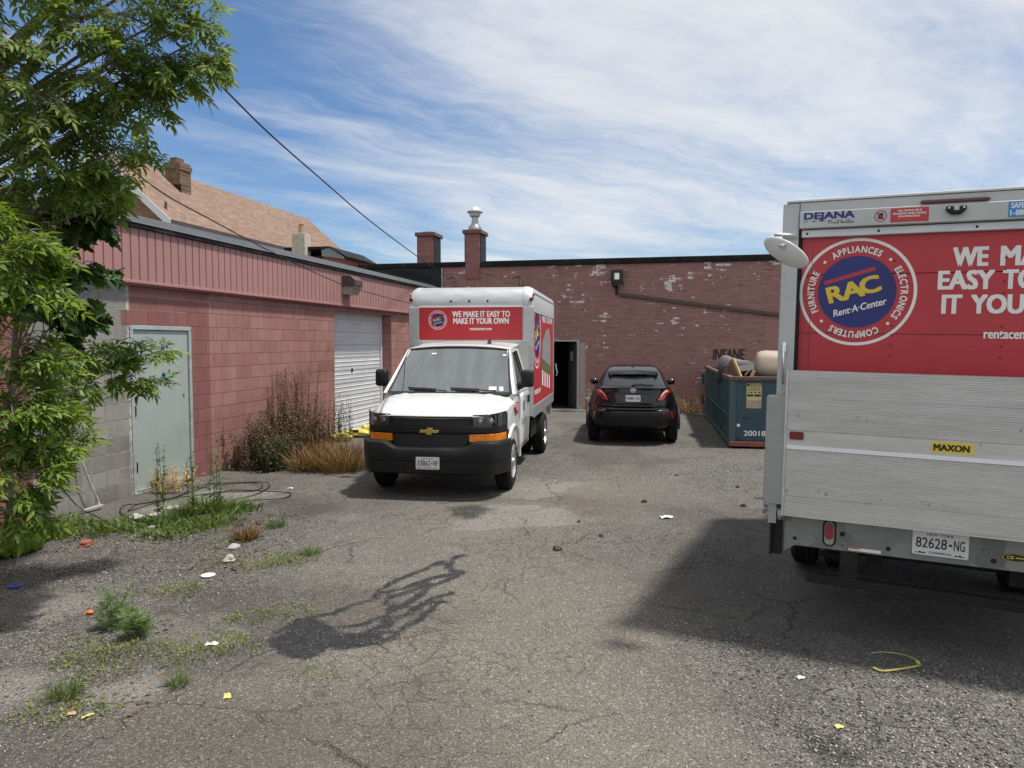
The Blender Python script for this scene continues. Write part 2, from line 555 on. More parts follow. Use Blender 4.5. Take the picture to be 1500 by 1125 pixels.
def masks(X, Y):
    wet = blob(X, Y, [STAIN(*p) for p in [(70, 650), (200, 545), (340, 490), (480, 520), (560, 565), (700, 590), (880, 570), (840, 620), (700, 680), (500, 720), (330, 770), (190, 790), (110, 740)]], 0.10, 0.09, 5, 7.0)
    wob = (fbm(X, Y, 9.0, 3, 21) - 0.5)
    for st in STROKES:
        dd = polydist(X + wob * 0.10, Y + wob * 0.10, gpts([STAIN(*p) for p in st]))
        wet = np.maximum(wet, np.clip(1.30 - dd / (0.036 + 0.028 * fbm(X, Y, 4, 2, 19)), 0, 1) * (0.55 + 0.5 * fbm(X, Y, 6, 2, 9)))
    wet = np.maximum(wet, 0.55 * blob(X, Y, [(655, 742), (690, 738), (722, 744), (720, 758), (690, 765), (660, 756)], 0.3, 0.2, 8, 3))
    # bands of loose gravel
    gr = blob(X, Y, [(985, 915), (1060, 925), (1250, 965), (1520, 985), (1560, 1200), (1180, 1200), (1130, 1100), (1050, 1010)], 0.35, 0.15, 11, 3.0) * 0.95
    gr = np.maximum(gr, 0.8 * blob(X, Y, [(765, 668), (840, 668), (860, 690), (780, 702), (752, 690)], 1.2, 0.7, 12, 1.2))
    gr = np.maximum(gr, 0.7 * blob(X, Y, [(985, 672), (1110, 668), (1125, 705), (1040, 712), (990, 695)], 1.2, 0.7, 13, 1.2))
    left = blob(X, Y, [(-200, 770), (120, 770), (300, 760), (430, 745), (440, 790), (390, 850), (330, 940), (250, 1010), (120, 1080), (-60, 1130), (-260, 1130)], 0.8, 0.35, 14, 1.4)
    gr = np.maximum(gr, left * (0.35 + 0.65 * np.clip((fbm(X, Y, 1.6, 4, 15) - 0.42) * 5, 0, 1)))
    soil = left * (0.35 + 0.65 * np.clip((fbm(X, Y, 1.1, 4, 16) - 0.36) * 5, 0, 1))
    strip = blob(X, Y, [(-60, 800), (60, 770), (150, 760), (200, 735), (330, 690), (430, 700), (420, 740), (300, 775), (150, 800), (0, 830)], 0.6, 0.3, 17, 1.5)
    soil = np.maximum(soil, strip * 0.9)
    pale = blob(X, Y, [(200, 905), (290, 890), (345, 905), (340, 935), (270, 945), (210, 930)], 0.5, 0.25, 18, 2.5)
    pale = np.maximum(pale, blob(X, Y, [(150, 1000), (240, 975), (260, 1005), (180, 1040), (90, 1050), (110, 1020)], 0.5, 0.25, 19, 2.5))
    pale = np.maximum(pale, 0.8 * blob(X, Y, [(-40, 1000), (60, 990), (90, 1030), (0, 1060), (-60, 1050)], 0.5, 0.25, 20, 2.5))
    pale = np.maximum(pale, 0.8 * blob(X, Y, [(-20, 870), (40, 860), (120, 870), (150, 850), (110, 900), (0, 960)], 0.5, 0.3, 20, 2.0))
    pale = np.maximum(pale, 0.75 * blob(X, Y, [(190, 745), (290, 715), (420, 718), (400, 745), (270, 770)], 0.5, 0.25, 22, 2.0))
    mid = blob(X, Y, [(560, 790), (700, 745), (800, 700), (930, 690), (980, 720), (900, 760), (820, 790), (700, 800)], 1.2, 0.8, 23, 0.9)
    pale = np.maximum(pale, mid * np.clip((fbm(X * 0.6, Y, 0.9, 4, 24) - 0.45) * 5, 0, 1) * 1.0)
    pale = np.maximum(pale, 0.95 * blob(X, Y, [(1195, 1003), (1225, 1003), (1275, 1020), (1270, 1030), (1225, 1020)], 0.12, 0.05, 25, 5))
    brown = blob(X, Y, [(420, 900), (640, 800), (900, 850), (1000, 930), (1130, 1130), (1100, 1250), (300, 1250), (300, 1060)], 1.2, 0.4, 26, 0.8) * (0.45 + 0.55 * fbm(X, Y, 0.9, 4, 27))
    brown = np.maximum(brown, mid * 0.75)
    red = blob(X, Y, [(730, 770), (790, 700), (880, 670), (980, 730), (950, 780), (840, 800)], 1.4, 0.7, 28, 0.8) * np.clip((fbm(X, Y, 1.0, 4, 29) - 0.36) * 4, 0, 1)
    red = np.maximum(red, 0.6 * blob(X, Y, [(150, 1070), (280, 1040), (420, 1060), (330, 1110), (200, 1110)], 0.5, 0.3, 30, 1.5))
    dark = blob(X, Y, [(430, 735), (500, 735), (490, 752), (420, 760)], 0.5, 0.3, 31, 1.5)
    dark = np.maximum(dark, 0.6 * blob(X, Y, [(1000, 735), (1070, 745), (1150, 760), (1250, 860), (1560, 890), (1560, 985), (1270, 955), (1120, 935), (1010, 900), (960, 845)], 0.9, 0.45, 32, 1.2))  # oily asphalt by the truck, painted darker still to deepen its cast shadow
    dark = np.maximum(dark, 0.7 * np.clip((fbm(X, Y, 0.55, 5, 33) - 0.56) * 6, 0, 1))
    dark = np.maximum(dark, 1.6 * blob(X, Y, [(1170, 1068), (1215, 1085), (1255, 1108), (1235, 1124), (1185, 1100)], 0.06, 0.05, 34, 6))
    dark = np.maximum(dark, 0.65 * blob(X, Y, [(-100, 1090), (300, 1010), (480, 985), (680, 1010), (760, 1080), (800, 1250), (-200, 1300)], 0.9, 0.4, 36, 1.2))
    dark = np.maximum(dark, 0.8 * blob(X, Y, [(500, 1010), (640, 985), (620, 1010), (540, 1025)], 0.35, 0.25, 35, 3))
    return wet, gr, soil, np.clip(pale, 0, 1), brown, red, np.clip(dark, 0, 1.4)

def build_ground():
    m, g = new_mat('asphalt')
    co = g.obj()
    a1 = g.sep(g.n('Attribute', attribute_name='m1').outputs['Color'])
    a2 = g.sep(g.n('Attribute', attribute_name='m2').outputs['Color'])
    a3 = g.sep(g.n('Attribute', attribute_name='m3').outputs['Color'])
    big = g.noise(co, 0.45, 5.0, 0.6, 0.4)
    med = g.noise(co, 3.5, 6.0, 0.7)
    fine = g.noise(co, 42.0, 5.0, 0.75)
    vor = g.n('TexVoronoi', {'Vector': co, 'Scale': 190.0, 'Randomness': 1.0})
    agg = g.sep(vor.outputs['Color'])[0]
    vor2 = g.n('TexVoronoi', {'Vector': co, 'Scale': 105.0, 'Randomness': 1.0})
    agg2 = g.sep(vor2.outputs['Color'])[1]
    base = g.ramp(g.m('ADD', g.m('MULTIPLY', big, 0.5), g.m('MULTIPLY', med, 0.5)), [(0.32, (0.070, 0.067, 0.062)), (0.52, (0.124, 0.118, 0.105)), (0.68, (0.200, 0.188, 0.164))])
    base = g.mix(g.m('MULTIPLY', a2[1], 0.9), base, (0.182, 0.164, 0.128))
    base = g.mix(g.m('MULTIPLY', a2[2], 0.9), base, (0.128, 0.100, 0.079))
    base = g.mix(g.m('MULTIPLY', g.m('MULTIPLY', a1[2], g.step(med, 0.3, 0.6)), 0.9), base, (0.042, 0.036, 0.030))
    base = g.mix(g.m('MULTIPLY', g.step(g.m('ADD', a2[0], g.m('MULTIPLY', g.m('SUBTRACT', med, 0.5), 0.8)), 0.35, 0.65), 0.9), base, (0.235, 0.225, 0.20))
    # chippings in the binder
    base = g.mix(g.m('MULTIPLY', g.step(agg, 0.60, 1.0), 0.65), base, (0.25, 0.238, 0.215))
    base = g.mix(g.m('MULTIPLY', g.step(agg, 0.42, 0.1), 0.75), base, (0.038, 0.037, 0.037))
    base = g.mix(g.m('MULTIPLY', g.step(agg2, 0.86, 0.97), 0.75), base, (0.36, 0.34, 0.31))
    gravc = g.ramp(agg2, [(0.1, (0.055, 0.052, 0.048)), (0.5, (0.125, 0.120, 0.111)), (0.9, (0.33, 0.32, 0.30))])
    base = g.mix(g.m('MULTIPLY', a1[1], g.m('MULTIPLY', g.step(g.noise(co, 9.0, 4.0, 0.7), 0.38, 0.58), 0.75)), base, gravc)
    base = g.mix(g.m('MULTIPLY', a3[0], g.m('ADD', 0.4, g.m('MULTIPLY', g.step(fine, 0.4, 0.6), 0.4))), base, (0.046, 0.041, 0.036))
    # cracks
    wv = g.n('VectorMath', {0: co, 1: g.n('VectorMath', {0: g.n('TexNoise', {'Vector': co, 'Scale': 1.6, 'Detail': 5.0, 'Roughness': 0.7}).outputs['Color'], 1: (0.55, 0.55, 0.0)}, operation='MULTIPLY').outputs[0]}, operation='ADD').outputs[0]
    cr = g.n('TexVoronoi', {'Vector': wv, 'Scale': 0.9}, feature='DISTANCE_TO_EDGE').outputs['Distance']
    cr2 = g.n('TexVoronoi', {'Vector': wv, 'Scale': 5.0}, feature='DISTANCE_TO_EDGE').outputs['Distance']
    k1 = g.m('MULTIPLY', g.step(cr, 0.009, 0.002), g.step(g.noise(co, 0.8, 3.0), 0.45, 0.58))
    k2 = g.m('MULTIPLY', g.step(cr2, 0.018, 0.004), g.step(g.noise(g.scale(co, (1, 1, 1), loc=(7, 3, 0)), 0.55, 3.0), 0.46, 0.58))
    crack = g.m('MAXIMUM', k1, g.m('MULTIPLY', k2, 0.6))
    base = g.mix(g.m('MULTIPLY', crack, 0.45), base, (0.028, 0.026, 0.024))
    wet = a1[0]
    wetf = g.step(g.m('ADD', wet, g.m('MULTIPLY', g.m('SUBTRACT', fine, 0.5), 1.5)), 0.28, 0.66)
    wetc = g.mix(g.step(agg2, 0.90, 0.97), (0.022, 0.023, 0.025), (0.12, 0.12, 0.12))
    base = g.mix(g.m('MULTIPLY', wetf, 0.93), base, wetc)
    rough = g.m('SUBTRACT', 0.92, g.m('MULTIPLY', wetf, 0.50))
    h = g.m('ADD', g.m('MULTIPLY', g.sep(vor.outputs['Color'])[0], 0.35), g.m('MULTIPLY', fine, 0.5))
    h = g.m('ADD', h, g.m('MULTIPLY', g.m('MULTIPLY', agg2, a1[1]), 1.2))
    h = g.m('SUBTRACT', h, g.m('MULTIPLY', crack, 1.6))
    nm = g.bump(h, 0.95, 0.010)
    nm = g.bump(med, 0.35, 0.05, nm)
    finish(g, base, rough, 0.0, nm, 0.3)

    xs = np.arange(-9.5, 9.51, 0.055); ys = np.arange(1.2, 27.0, 0.055)
    X, Y = np.meshgrid(xs, ys)
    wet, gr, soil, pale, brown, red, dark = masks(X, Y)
    nx, ny = len(xs), len(ys)
    Z = (fbm(X, Y, 1.3, 3, 51) - 0.5) * 0.012 * np.clip((np.abs(X) + 3) / 6, 0.4, 1)
    co = np.stack([X, Y, Z], -1).reshape(-1, 3)
    idx = np.arange(nx * ny).reshape(ny, nx)
    q = np.stack([idx[:-1, :-1], idx[:-1, 1:], idx[1:, 1:], idx[1:, :-1]], -1).reshape(-1, 4)
    me = np_mesh('asphalt_ground', co, q)
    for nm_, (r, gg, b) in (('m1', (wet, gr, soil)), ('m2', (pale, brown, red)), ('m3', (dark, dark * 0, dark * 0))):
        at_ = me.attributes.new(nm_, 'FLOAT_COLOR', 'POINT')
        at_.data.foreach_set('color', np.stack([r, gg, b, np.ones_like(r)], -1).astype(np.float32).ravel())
    me.polygons.foreach_set('use_smooth', np.ones(len(q), bool))
    me.materials.append(m)
    o = bpy.data.objects.new('asphalt_ground', me); COL.objects.link(o)
    tag(o, kind='structure')
    # the land all round, down to the horizon
    simple('far_ground', (0.115, 0.113, 0.105), 0.95, var=0.3, scale=0.3, bump=0.5, bscale=30)
    b = B(); b.grid(lambda u, v: (-900 + 1800 * u, -900 + 1800 * v, -0.02), 8, 8)
    tag(b.obj('ground', MATS['far_ground']), kind='structure')

def np_mesh(name, co, faces):
    """mesh from arrays: co n x 3, faces m x k"""
    me = bpy.data.meshes.new(name)
    n, (mf, k) = len(co), faces.shape
    me.vertices.add(n); me.vertices.foreach_set('co', np.ascontiguousarray(co, np.float32).ravel())
    me.loops.add(mf * k); me.loops.foreach_set('vertex_index', np.ascontiguousarray(faces, np.int32).ravel())
    me.polygons.add(mf)
    me.polygons.foreach_set('loop_start', np.arange(0, mf * k, k, dtype=np.int32))
    me.polygons.foreach_set('loop_total', np.full(mf, k, np.int32))
    me.update(calc_edges=True)
    me.validate()
    return me

def scatter_mesh(name, tv, tf, P, Rm, mat, jitter=0.0, seed=0):
    """copies of a template (verts tv, faces tf) at P with 3x3 matrices Rm, in one mesh"""
    n, k = len(P), len(tv)
    co = np.einsum('nij,kj->nki', Rm, tv) + P[:, None, :]
    if jitter:
        rg = np.random.default_rng(seed)
        co = co + np.einsum('nij,nkj->nki', Rm, (rg.random((n, k, 3)) - 0.5) * jitter)
    f = (tf[None] + (np.arange(n) * k)[:, None, None]).reshape(-1, tf.shape[1])
    me = np_mesh(name, co.reshape(-1, 3), f)
    me.materials.append(mat)
    return me

def rand_rot(rg, n):
    q = rg.normal(size=(n, 4)); q /= np.linalg.norm(q, axis=1, keepdims=True)
    w, x, y, z = q.T
    return np.stack([np.stack([1 - 2 * (y * y + z * z), 2 * (x * y - z * w), 2 * (x * z + y * w)], -1),
                     np.stack([2 * (x * y + z * w), 1 - 2 * (x * x + z * z), 2 * (y * z - x * w)], -1),
                     np.stack([2 * (x * z - y * w), 2 * (y * z + x * w), 1 - 2 * (x * x + y * y)], -1)], 1)

def build_gravel():
    m, g = new_mat('gravel')
    r = g.n('NewGeometry').outputs['Random Per Island']
    c = g.ramp(r, [(0.0, (0.035, 0.034, 0.033)), (0.35, (0.12, 0.115, 0.105)), (0.75, (0.26, 0.25, 0.235)), (1.0, (0.52, 0.50, 0.46))])
    c = g.mix(g.m('MULTIPLY', g.noise(g.obj(), 60.0, 3.0), 0.3), c, (0.12, 0.10, 0.085))
    finish(g, c, 0.9, 0, None, 0.3)
    rg = np.random.default_rng(5)
    n = 420000
    # even over the picture: thinner with distance
    Y = 3.0 + 15.0 * rg.random(n) ** 1.9
    X = (rg.random(n) - 0.5) * (2 * (Y * 0.72 + 0.6))
    wet, gr, soil, pale, brown, red, dark = masks(X, Y)
    dens = np.clip(red * 0.25 + gr * 0.95 + soil * 0.30 + pale * 0.22 + 0.07 - wet * 0.02, 0, 1)
    keep = rg.random(n) < dens * 0.40
    keep &= X > -4.7 + 0.2217 * (Y - 10.11)
    X, Y, gr = X[keep], Y[keep], gr[keep]
    n = len(X)
    s = (0.0028 + 0.010 * rg.random(n) ** 3.2) * (0.75 + 0.35 * gr) * np.clip(Y / 6, 0.9, 1.25)
    tv = np.array([(1, 0, 0), (-1, 0, 0), (0, 1, 0), (0, -1, 0), (0, 0, 0.75), (0, 0, -0.75)], float)
    tf = np.array([(0, 2, 4), (2, 1, 4), (1, 3, 4), (3, 0, 4), (2, 0, 5), (1, 2, 5), (3, 1, 5), (0, 3, 5)])
    Rm = rand_rot(rg, n) * s[:, None, None]
    Rm[:, 2, :] *= 0.62
    P = np.stack([X, Y, s * 0.30 + (fbm(X, Y, 1.3, 3, 51) - 0.5) * 0.012 * np.clip((np.abs(X) + 3) / 6, 0.4, 1)], -1)
    me = scatter_mesh('gravel', tv, tf, P, Rm, m, 0.7, 3)
    o = bpy.data.objects.new('gravel', me); COL.objects.link(o)
    tag(o, 'loose grey and white gravel scattered over the cracked asphalt', 'gravel', kind='stuff')
    return n

build_ground()
print('stones', build_gravel())


# ------------------------------------------------------------------ buildings
# yard frame: local x points out of the long block wall into the yard, local y runs along it away from the camera
YAW = 12.5
P0 = gnd(240, 714)
NX = Vector((math.cos(R(YAW)), -math.sin(R(YAW)), 0))
NY = Vector((math.sin(R(YAW)), math.cos(R(YAW)), 0))
def toL(p):
    q = p - P0
    return Vector((q.dot(NX), q.dot(NY), p.z))
def LX(u, v, x):
    r = ray(u, v)
    return toL(CAM + r * ((x + (P0 - CAM).dot(NX)) / r.dot(NX)))
def LY(u, v, y):
    r = ray(u, v)
    return toL(CAM + r * ((y + (P0 - CAM).dot(NY)) / r.dot(NY)))
def W(x, y, z=0.0):
    return P0 + NX * x + NY * y + Vector((0, 0, z))
YB = 12.6                                          # local y of the brick building's face

def rectmask(g, a, b, a0, a1, b0, b1, soft=0.01):
    f = g.m('MULTIPLY', g.step(a, a0 - soft, a0 + soft), g.step(a, a1 + soft, a1 - soft))
    return g.m('MULTIPLY', f, g.m('MULTIPLY', g.step(b, b0 - soft, b0 + soft), g.step(b, b1 + soft, b1 - soft)))

def block_wall_mat():
    m, g = new_mat('block_wall')
    x, y, z = g.sep(g.obj())
    wob = g.m('MULTIPLY', g.m('SUBTRACT', g.noise(g.obj(), 3.0, 4.0), 0.5), 0.02)
    vec = g.comb(g.m('ADD', y, 0.22), g.m('ADD', z, wob), 0)
    br = g.n('TexBrick', {'Vector': vec, 'Scale': 1.0, 'Mortar Size': 0.007, 'Mortar Smooth': 0.25, 'Bias': 0.0, 'Brick Width': 0.405, 'Row Height': 0.203,
                          'Color1': (0, 0, 0, 1), 'Color2': (1, 1, 1, 1), 'Mortar': (0.5, 0.5, 0.5, 1)}, offset=0.5)
    bv = g.sep(br.outputs['Color'])[0]
    mort = br.outputs['Fac']
    n1 = g.noise(g.obj(), 1.3, 6.0, 0.65); n2 = g.noise(g.obj(), 14.0, 6.0, 0.75); n3 = g.noise(g.scale(g.obj(), (1, 1, 0.25)), 5.0, 5.0, 0.7)
    pink = g.ramp(g.m('ADD', g.m('MULTIPLY', n1, 0.6), g.m('MULTIPLY', bv, 0.28)), [(0.25, (0.300, 0.145, 0.126)), (0.65, (0.385, 0.205, 0.180))])
    maroon = g.ramp(g.m('ADD', g.m('MULTIPLY', n1, 0.6), g.m('MULTIPLY', bv, 0.3)), [(0.25, (0.225, 0.092, 0.084)), (0.65, (0.285, 0.122, 0.110))])
    grey = g.ramp(g.m('ADD', g.m('MULTIPLY', n2, 0.5), g.m('MULTIPLY', bv, 0.45)), [(0.2, (0.20, 0.195, 0.175)), (0.5, (0.27, 0.262, 0.24)), (0.8, (0.33, 0.322, 0.30))])
    # darker repaint round the door and low down on the left end
    dk = rectmask(g, y, z, -0.72, 1.10, -1, 2.60)
    dk = g.m('MAXIMUM', dk, g.step(y, -2.05, -2.12))
    dk = g.m('MAXIMUM', dk, g.m('MULTIPLY', g.step(z, 2.62, 2.68), g.step(y, 1.15, 1.05)))
    paint = g.mix(dk, pink, maroon)
    # old mortar marks between the painted blocks over the door
    mk = g.m('MULTIPLY', rectmask(g, y, z, -0.62, 0.55, 2.41, 2.80), g.step(n2, 0.35, 0.5))
    paint = g.mix(g.m('MULTIPLY', mort, g.m('MULTIPLY', mk, 0.8)), paint, (0.50, 0.42, 0.38))
    paint = g.mix(g.m('MULTIPLY', g.m('MULTIPLY', g.step(mort, 0.3, 0.9), g.step(n2, 0.25, 0.55)), 0.62), paint, (0.11, 0.045, 0.042))
    # flaking near the ground and stray flakes
    fl = g.m('MULTIPLY', g.step(n2, 0.57, 0.65), g.m('MAXIMUM', g.step(z, 0.70, 0.0), g.m('MULTIPLY', g.step(n1, 0.60, 0.72), 0.5)))
    paint = g.mix(g.m('MULTIPLY', fl, 0.55), paint, (0.34, 0.29, 0.26))
    ye = g.m('ADD', y, g.m('MULTIPLY', g.m('SUBTRACT', n2, 0.5), 0.05))
    gm = g.m('MULTIPLY', g.step(ye, -2.12, -2.08), g.m('MULTIPLY', g.step(ye, -0.55, -0.59), 1.0))
    gm = g.m('MULTIPLY', gm, g.m('SUBTRACT', 1.0, rectmask(g, ye, z, -0.72, -0.4, 2.22, 2.42, 0.006)))
    gm = g.m('MULTIPLY', gm, g.step(ye, -0.50, -0.56))
    gmort = g.mix(g.step(n3, 0.45, 0.6), (0.19, 0.185, 0.17), (0.50, 0.49, 0.46))
    grey = g.mix(g.m('MULTIPLY', mort, 0.75), grey, gmort)
    edge = g.m('MULTIPLY', g.m('MULTIPLY', g.step(ye, -0.63, -0.60), g.step(n2, 0.42, 0.56)), 0.75)
    grey = g.mix(edge, grey, (0.62, 0.60, 0.57))
    edge2 = g.m('MULTIPLY', g.m('MULTIPLY', g.step(ye, -2.06, -2.09), g.step(n2, 0.45, 0.56)), g.step(z, 1.2, 0.9))
    grey = g.mix(edge2, grey, (0.62, 0.60, 0.57))
    c = g.mix(gm, paint, grey)
    st = g.m('MULTIPLY', g.step(n3, 0.44, 0.70), 0.40)
    c = g.mix(st, c, (0.12, 0.085, 0.075))
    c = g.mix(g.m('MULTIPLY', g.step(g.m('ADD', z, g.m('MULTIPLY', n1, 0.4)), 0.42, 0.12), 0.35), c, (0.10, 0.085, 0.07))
    h = g.m('SUBTRACT', g.m('MULTIPLY', n2, 0.35), g.m('MULTIPLY', mort, 1.0))
    nm = g.bump(h, 0.7, 0.008)
    nm = g.bump(g.noise(g.obj(), 90.0, 4.0, 0.7), 0.35, 0.003, nm)
    finish(g, c, 0.82, 0, nm, 0.3)
    return m

def brick_wall_mat(name, tones, peel=0.0, axis='x', mort_mix=0.45, morta=(0.10, 0.05, 0.05)):
    m, g = new_mat(name)
    x, y, z = g.sep(g.obj())
    u = x if axis == 'x' else y
    wob = g.m('MULTIPLY', g.m('SUBTRACT', g.noise(g.obj(), 2.0, 4.0), 0.5), 0.03)
    vec = g.comb(u, g.m('ADD', z, wob), 0)
    br = g.n('TexBrick', {'Vector': vec, 'Scale': 1.0, 'Mortar Size': 0.006, 'Mortar Smooth': 0.3, 'Brick Width': 0.215, 'Row Height': 0.070,
                          'Color1': (0, 0, 0, 1), 'Color2': (1, 1, 1, 1), 'Mortar': (0.5, 0.5, 0.5, 1)}, offset=0.5)
    bv = g.sep(br.outputs['Color'])[0]
    mort = br.outputs['Fac']
    n1 = g.noise(g.obj(), 0.8, 6.0, 0.65)
    n2 = g.noise(g.scale(g.obj(), (1, 1, 2.4)), 6.0, 7.0, 0.72, 0.4)
    nf = g.noise(g.obj(), 30.0, 5.0, 0.75)
    c = g.ramp(g.m('ADD', g.m('MULTIPLY', n1, 0.55), g.m('MULTIPLY', bv, 0.4)), [(0.2, tones[0]), (0.5, tones[1]), (0.8, tones[2])])
    c = g.mix(g.m('MULTIPLY', mort, mort_mix), c, morta)
    h = g.m('SUBTRACT', g.m('MULTIPLY', nf, 0.3), mort)
    if peel:
        # paint lost in flakes a few bricks long
        pz = g.noise(g.scale(g.obj(), (1.5, 1, 5.5)), 1.5, 5.0, 0.68, 0.25)
        zone = g.noise(g.obj(), 0.5, 3.0, 0.5)
        pl = g.m('ADD', g.m('ADD', pz, g.m('MULTIPLY', zone, 0.20)), g.m('MULTIPLY', bv, 0.08))
        chip = g.m('MULTIPLY', g.step(pl, 0.772, 0.795), g.step(mort, 0.6, 0.1))
        pz2 = g.noise(g.scale(g.obj(), (1.0, 1, 7.0), loc=(3, 1, 2)), 2.6, 6.0, 0.75, 0.3)
        dark = g.m('MULTIPLY', g.step(pz2, 0.56, 0.62), g.step(n1, 0.35, 0.6))
        c = g.mix(g.m('MULTIPLY', dark, 0.6), c, (0.13, 0.058, 0.052))
        lite = g.m('MULTIPLY', g.step(pz2, 0.44, 0.38), 0.25)
        c = g.mix(lite, c, (0.42, 0.24, 0.22))
        zn = g.m('ADD', g.noise(g.obj(), 1.15, 4.0, 0.65), g.m('MULTIPLY', g.m('SUBTRACT', nf, 0.5), 0.25))
        hi = g.m('MAXIMUM', g.m('MULTIPLY', g.step(z, 2.9, 3.9), 0.05), g.m('MULTIPLY', g.step(z, 0.9, 0.3), 0.06))
        lost = g.m('MULTIPLY', g.step(g.m('ADD', g.m('ADD', zn, hi), g.m('MULTIPLY', bv, 0.16)), 0.748, 0.778), g.step(nf, 0.30, 0.40))
        chip = g.m('MAXIMUM', g.m('MULTIPLY', chip, 0.75), g.m('MULTIPLY', lost, g.step(mort, 0.9, 0.2)))
        edge = g.m('MULTIPLY', g.step(pl, 0.72, 0.755), 0.45)
        c = g.mix(edge, c, (0.14, 0.055, 0.052))
        chipc = g.mix(nf, (0.62, 0.57, 0.53), (0.84, 0.80, 0.77))
        c = g.mix(g.m('MULTIPLY', chip, peel), c, chipc)
        # torn masonry beside the doorway, a smooth block infill on the right
        rag = g.m('MULTIPLY', g.m('MULTIPLY', g.step(x, 4.13, 4.17), g.step(g.m('ADD', x, g.m('MULTIPLY', n2, 0.25)), 4.50, 4.42)), g.step(z, 2.05, 1.95))
        c = g.mix(g.m('MULTIPLY', rag, g.step(nf, 0.40, 0.5)), c, (0.42, 0.36, 0.29))
        rag2 = g.m('MULTIPLY', rectmask(g, x, z, 4.30, 5.6, 0.0, 0.75, 0.15), g.step(pz, 0.50, 0.56))
        c = g.mix(g.m('MULTIPLY', rag2, 0.7), c, (0.52, 0.46, 0.41))
        flat = g.m('MAXIMUM', rectmask(g, x, z, 9.30, 13.0, -1, 2.70), rectmask(g, x, z, 7.95, 8.7, 0.6, 2.05))
        b2 = g.n('TexBrick', {'Vector': g.comb(x, z, 0), 'Scale': 1.0, 'Mortar Size': 0.006, 'Brick Width': 0.405, 'Row Height': 0.203}, offset=0.5).outputs['Fac']
        c = g.mix(flat, c, g.mix(g.m('MULTIPLY', b2, 0.5), g.mix(n1, tones[1], tones[2]), (0.13, 0.055, 0.05)))
        grime = g.m('MULTIPLY', g.step(g.noise(g.scale(g.obj(), (1, 1, 0.2)), 2.2, 5.0, 0.7), 0.52, 0.75), 0.35)
        c = g.mix(grime, c, (0.11, 0.055, 0.05))
        h = g.m('SUBTRACT', h, g.m('MULTIPLY', chip, 0.8))
        h = g.m('ADD', h, g.m('MULTIPLY', n2, 1.2))
    nm = g.bump(h, 0.8, 0.009)
    finish(g, c, 0.85, 0, nm, 0.25)
    return m

block_wall_mat()
brick_wall_mat('painted_brick', [(0.275, 0.150, 0.136), (0.32, 0.180, 0.163), (0.365, 0.212, 0.192)], peel=0.95, mort_mix=0.28)
brick_wall_mat('chimney_brick', [(0.235, 0.105, 0.095), (0.285, 0.135, 0.122), (0.325, 0.165, 0.150)])
brick_wall_mat('buff_brick', [(0.22, 0.13, 0.08), (0.32, 0.20, 0.125), (0.42, 0.28, 0.18)], mort_mix=0.7, morta=(0.12, 0.09, 0.07))
brick_wall_mat('old_brick', [(0.09, 0.06, 0.045), (0.20, 0.13, 0.09), (0.34, 0.22, 0.15)], axis='x', mort_mix=0.6, morta=(0.06, 0.05, 0.045))
brick_wall_mat('shed_brick', [(0.24, 0.075, 0.05), (0.30, 0.10, 0.07), (0.35, 0.13, 0.09)], axis='y', mort_mix=0.6, morta=(0.30, 0.25, 0.22))
simple('siding_pink', (0.36, 0.190, 0.178), 0.62, var=0.07, scale=1.5, dirt=0.25, dirtcol=(0.24, 0.12, 0.11), stretch=(1, 1, 0.3))
simple('siding_dark', (0.28, 0.105, 0.10), 0.65, var=0.1)
simple('membrane', (0.010, 0.011, 0.012), 0.75, spec=0.2, var=0.25, scale=2, dirt=0.4, dirtcol=(0.09, 0.09, 0.088), bump=0.3, bscale=5)
simple('membrane_grey', (0.048, 0.050, 0.053), 0.6, var=0.15, scale=2, dirt=0.3, dirtcol=(0.13, 0.13, 0.125))
simple('tarp_black', (0.008, 0.009, 0.011), 0.55, spec=0.3, var=0.3, scale=2, bump=1.0, bscale=7)
simple('gutter_metal', (0.35, 0.36, 0.36), 0.35, metal=0.6, var=0.15)
simple('door_paint', (0.345, 0.400, 0.385), 0.5, var=0.07, scale=2.5, dirt=0.32, dirtcol=(0.22, 0.26, 0.24), bump=0.15, bscale=7, stretch=(1, 1, 0.6))
simple('frame_paint', (0.36, 0.42, 0.41), 0.55, var=0.12, scale=8, dirt=0.55, dirtcol=(0.20, 0.15, 0.11))
simple('roller_white', (0.66, 0.68, 0.70), 0.45, var=0.05, scale=2, dirt=0.3, dirtcol=(0.42, 0.42, 0.42))
simple('rust', (0.16, 0.075, 0.045), 0.85, var=0.35, scale=18, bump=0.3)
simple('concrete', (0.30, 0.29, 0.265), 0.9, var=0.2, scale=8, bump=0.4, bscale=40)
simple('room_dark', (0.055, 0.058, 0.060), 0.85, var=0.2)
simple('brown_metal', (0.075, 0.052, 0.046), 0.55, var=0.2, dirt=0.3, dirtcol=(0.12, 0.07, 0.06))
simple('chimney_cap', (0.15, 0.085, 0.075), 0.9, var=0.25, scale=7, bump=0.3, bscale=30)
simple('graffiti', (0.035, 0.020, 0.020), 0.6, var=0.2)

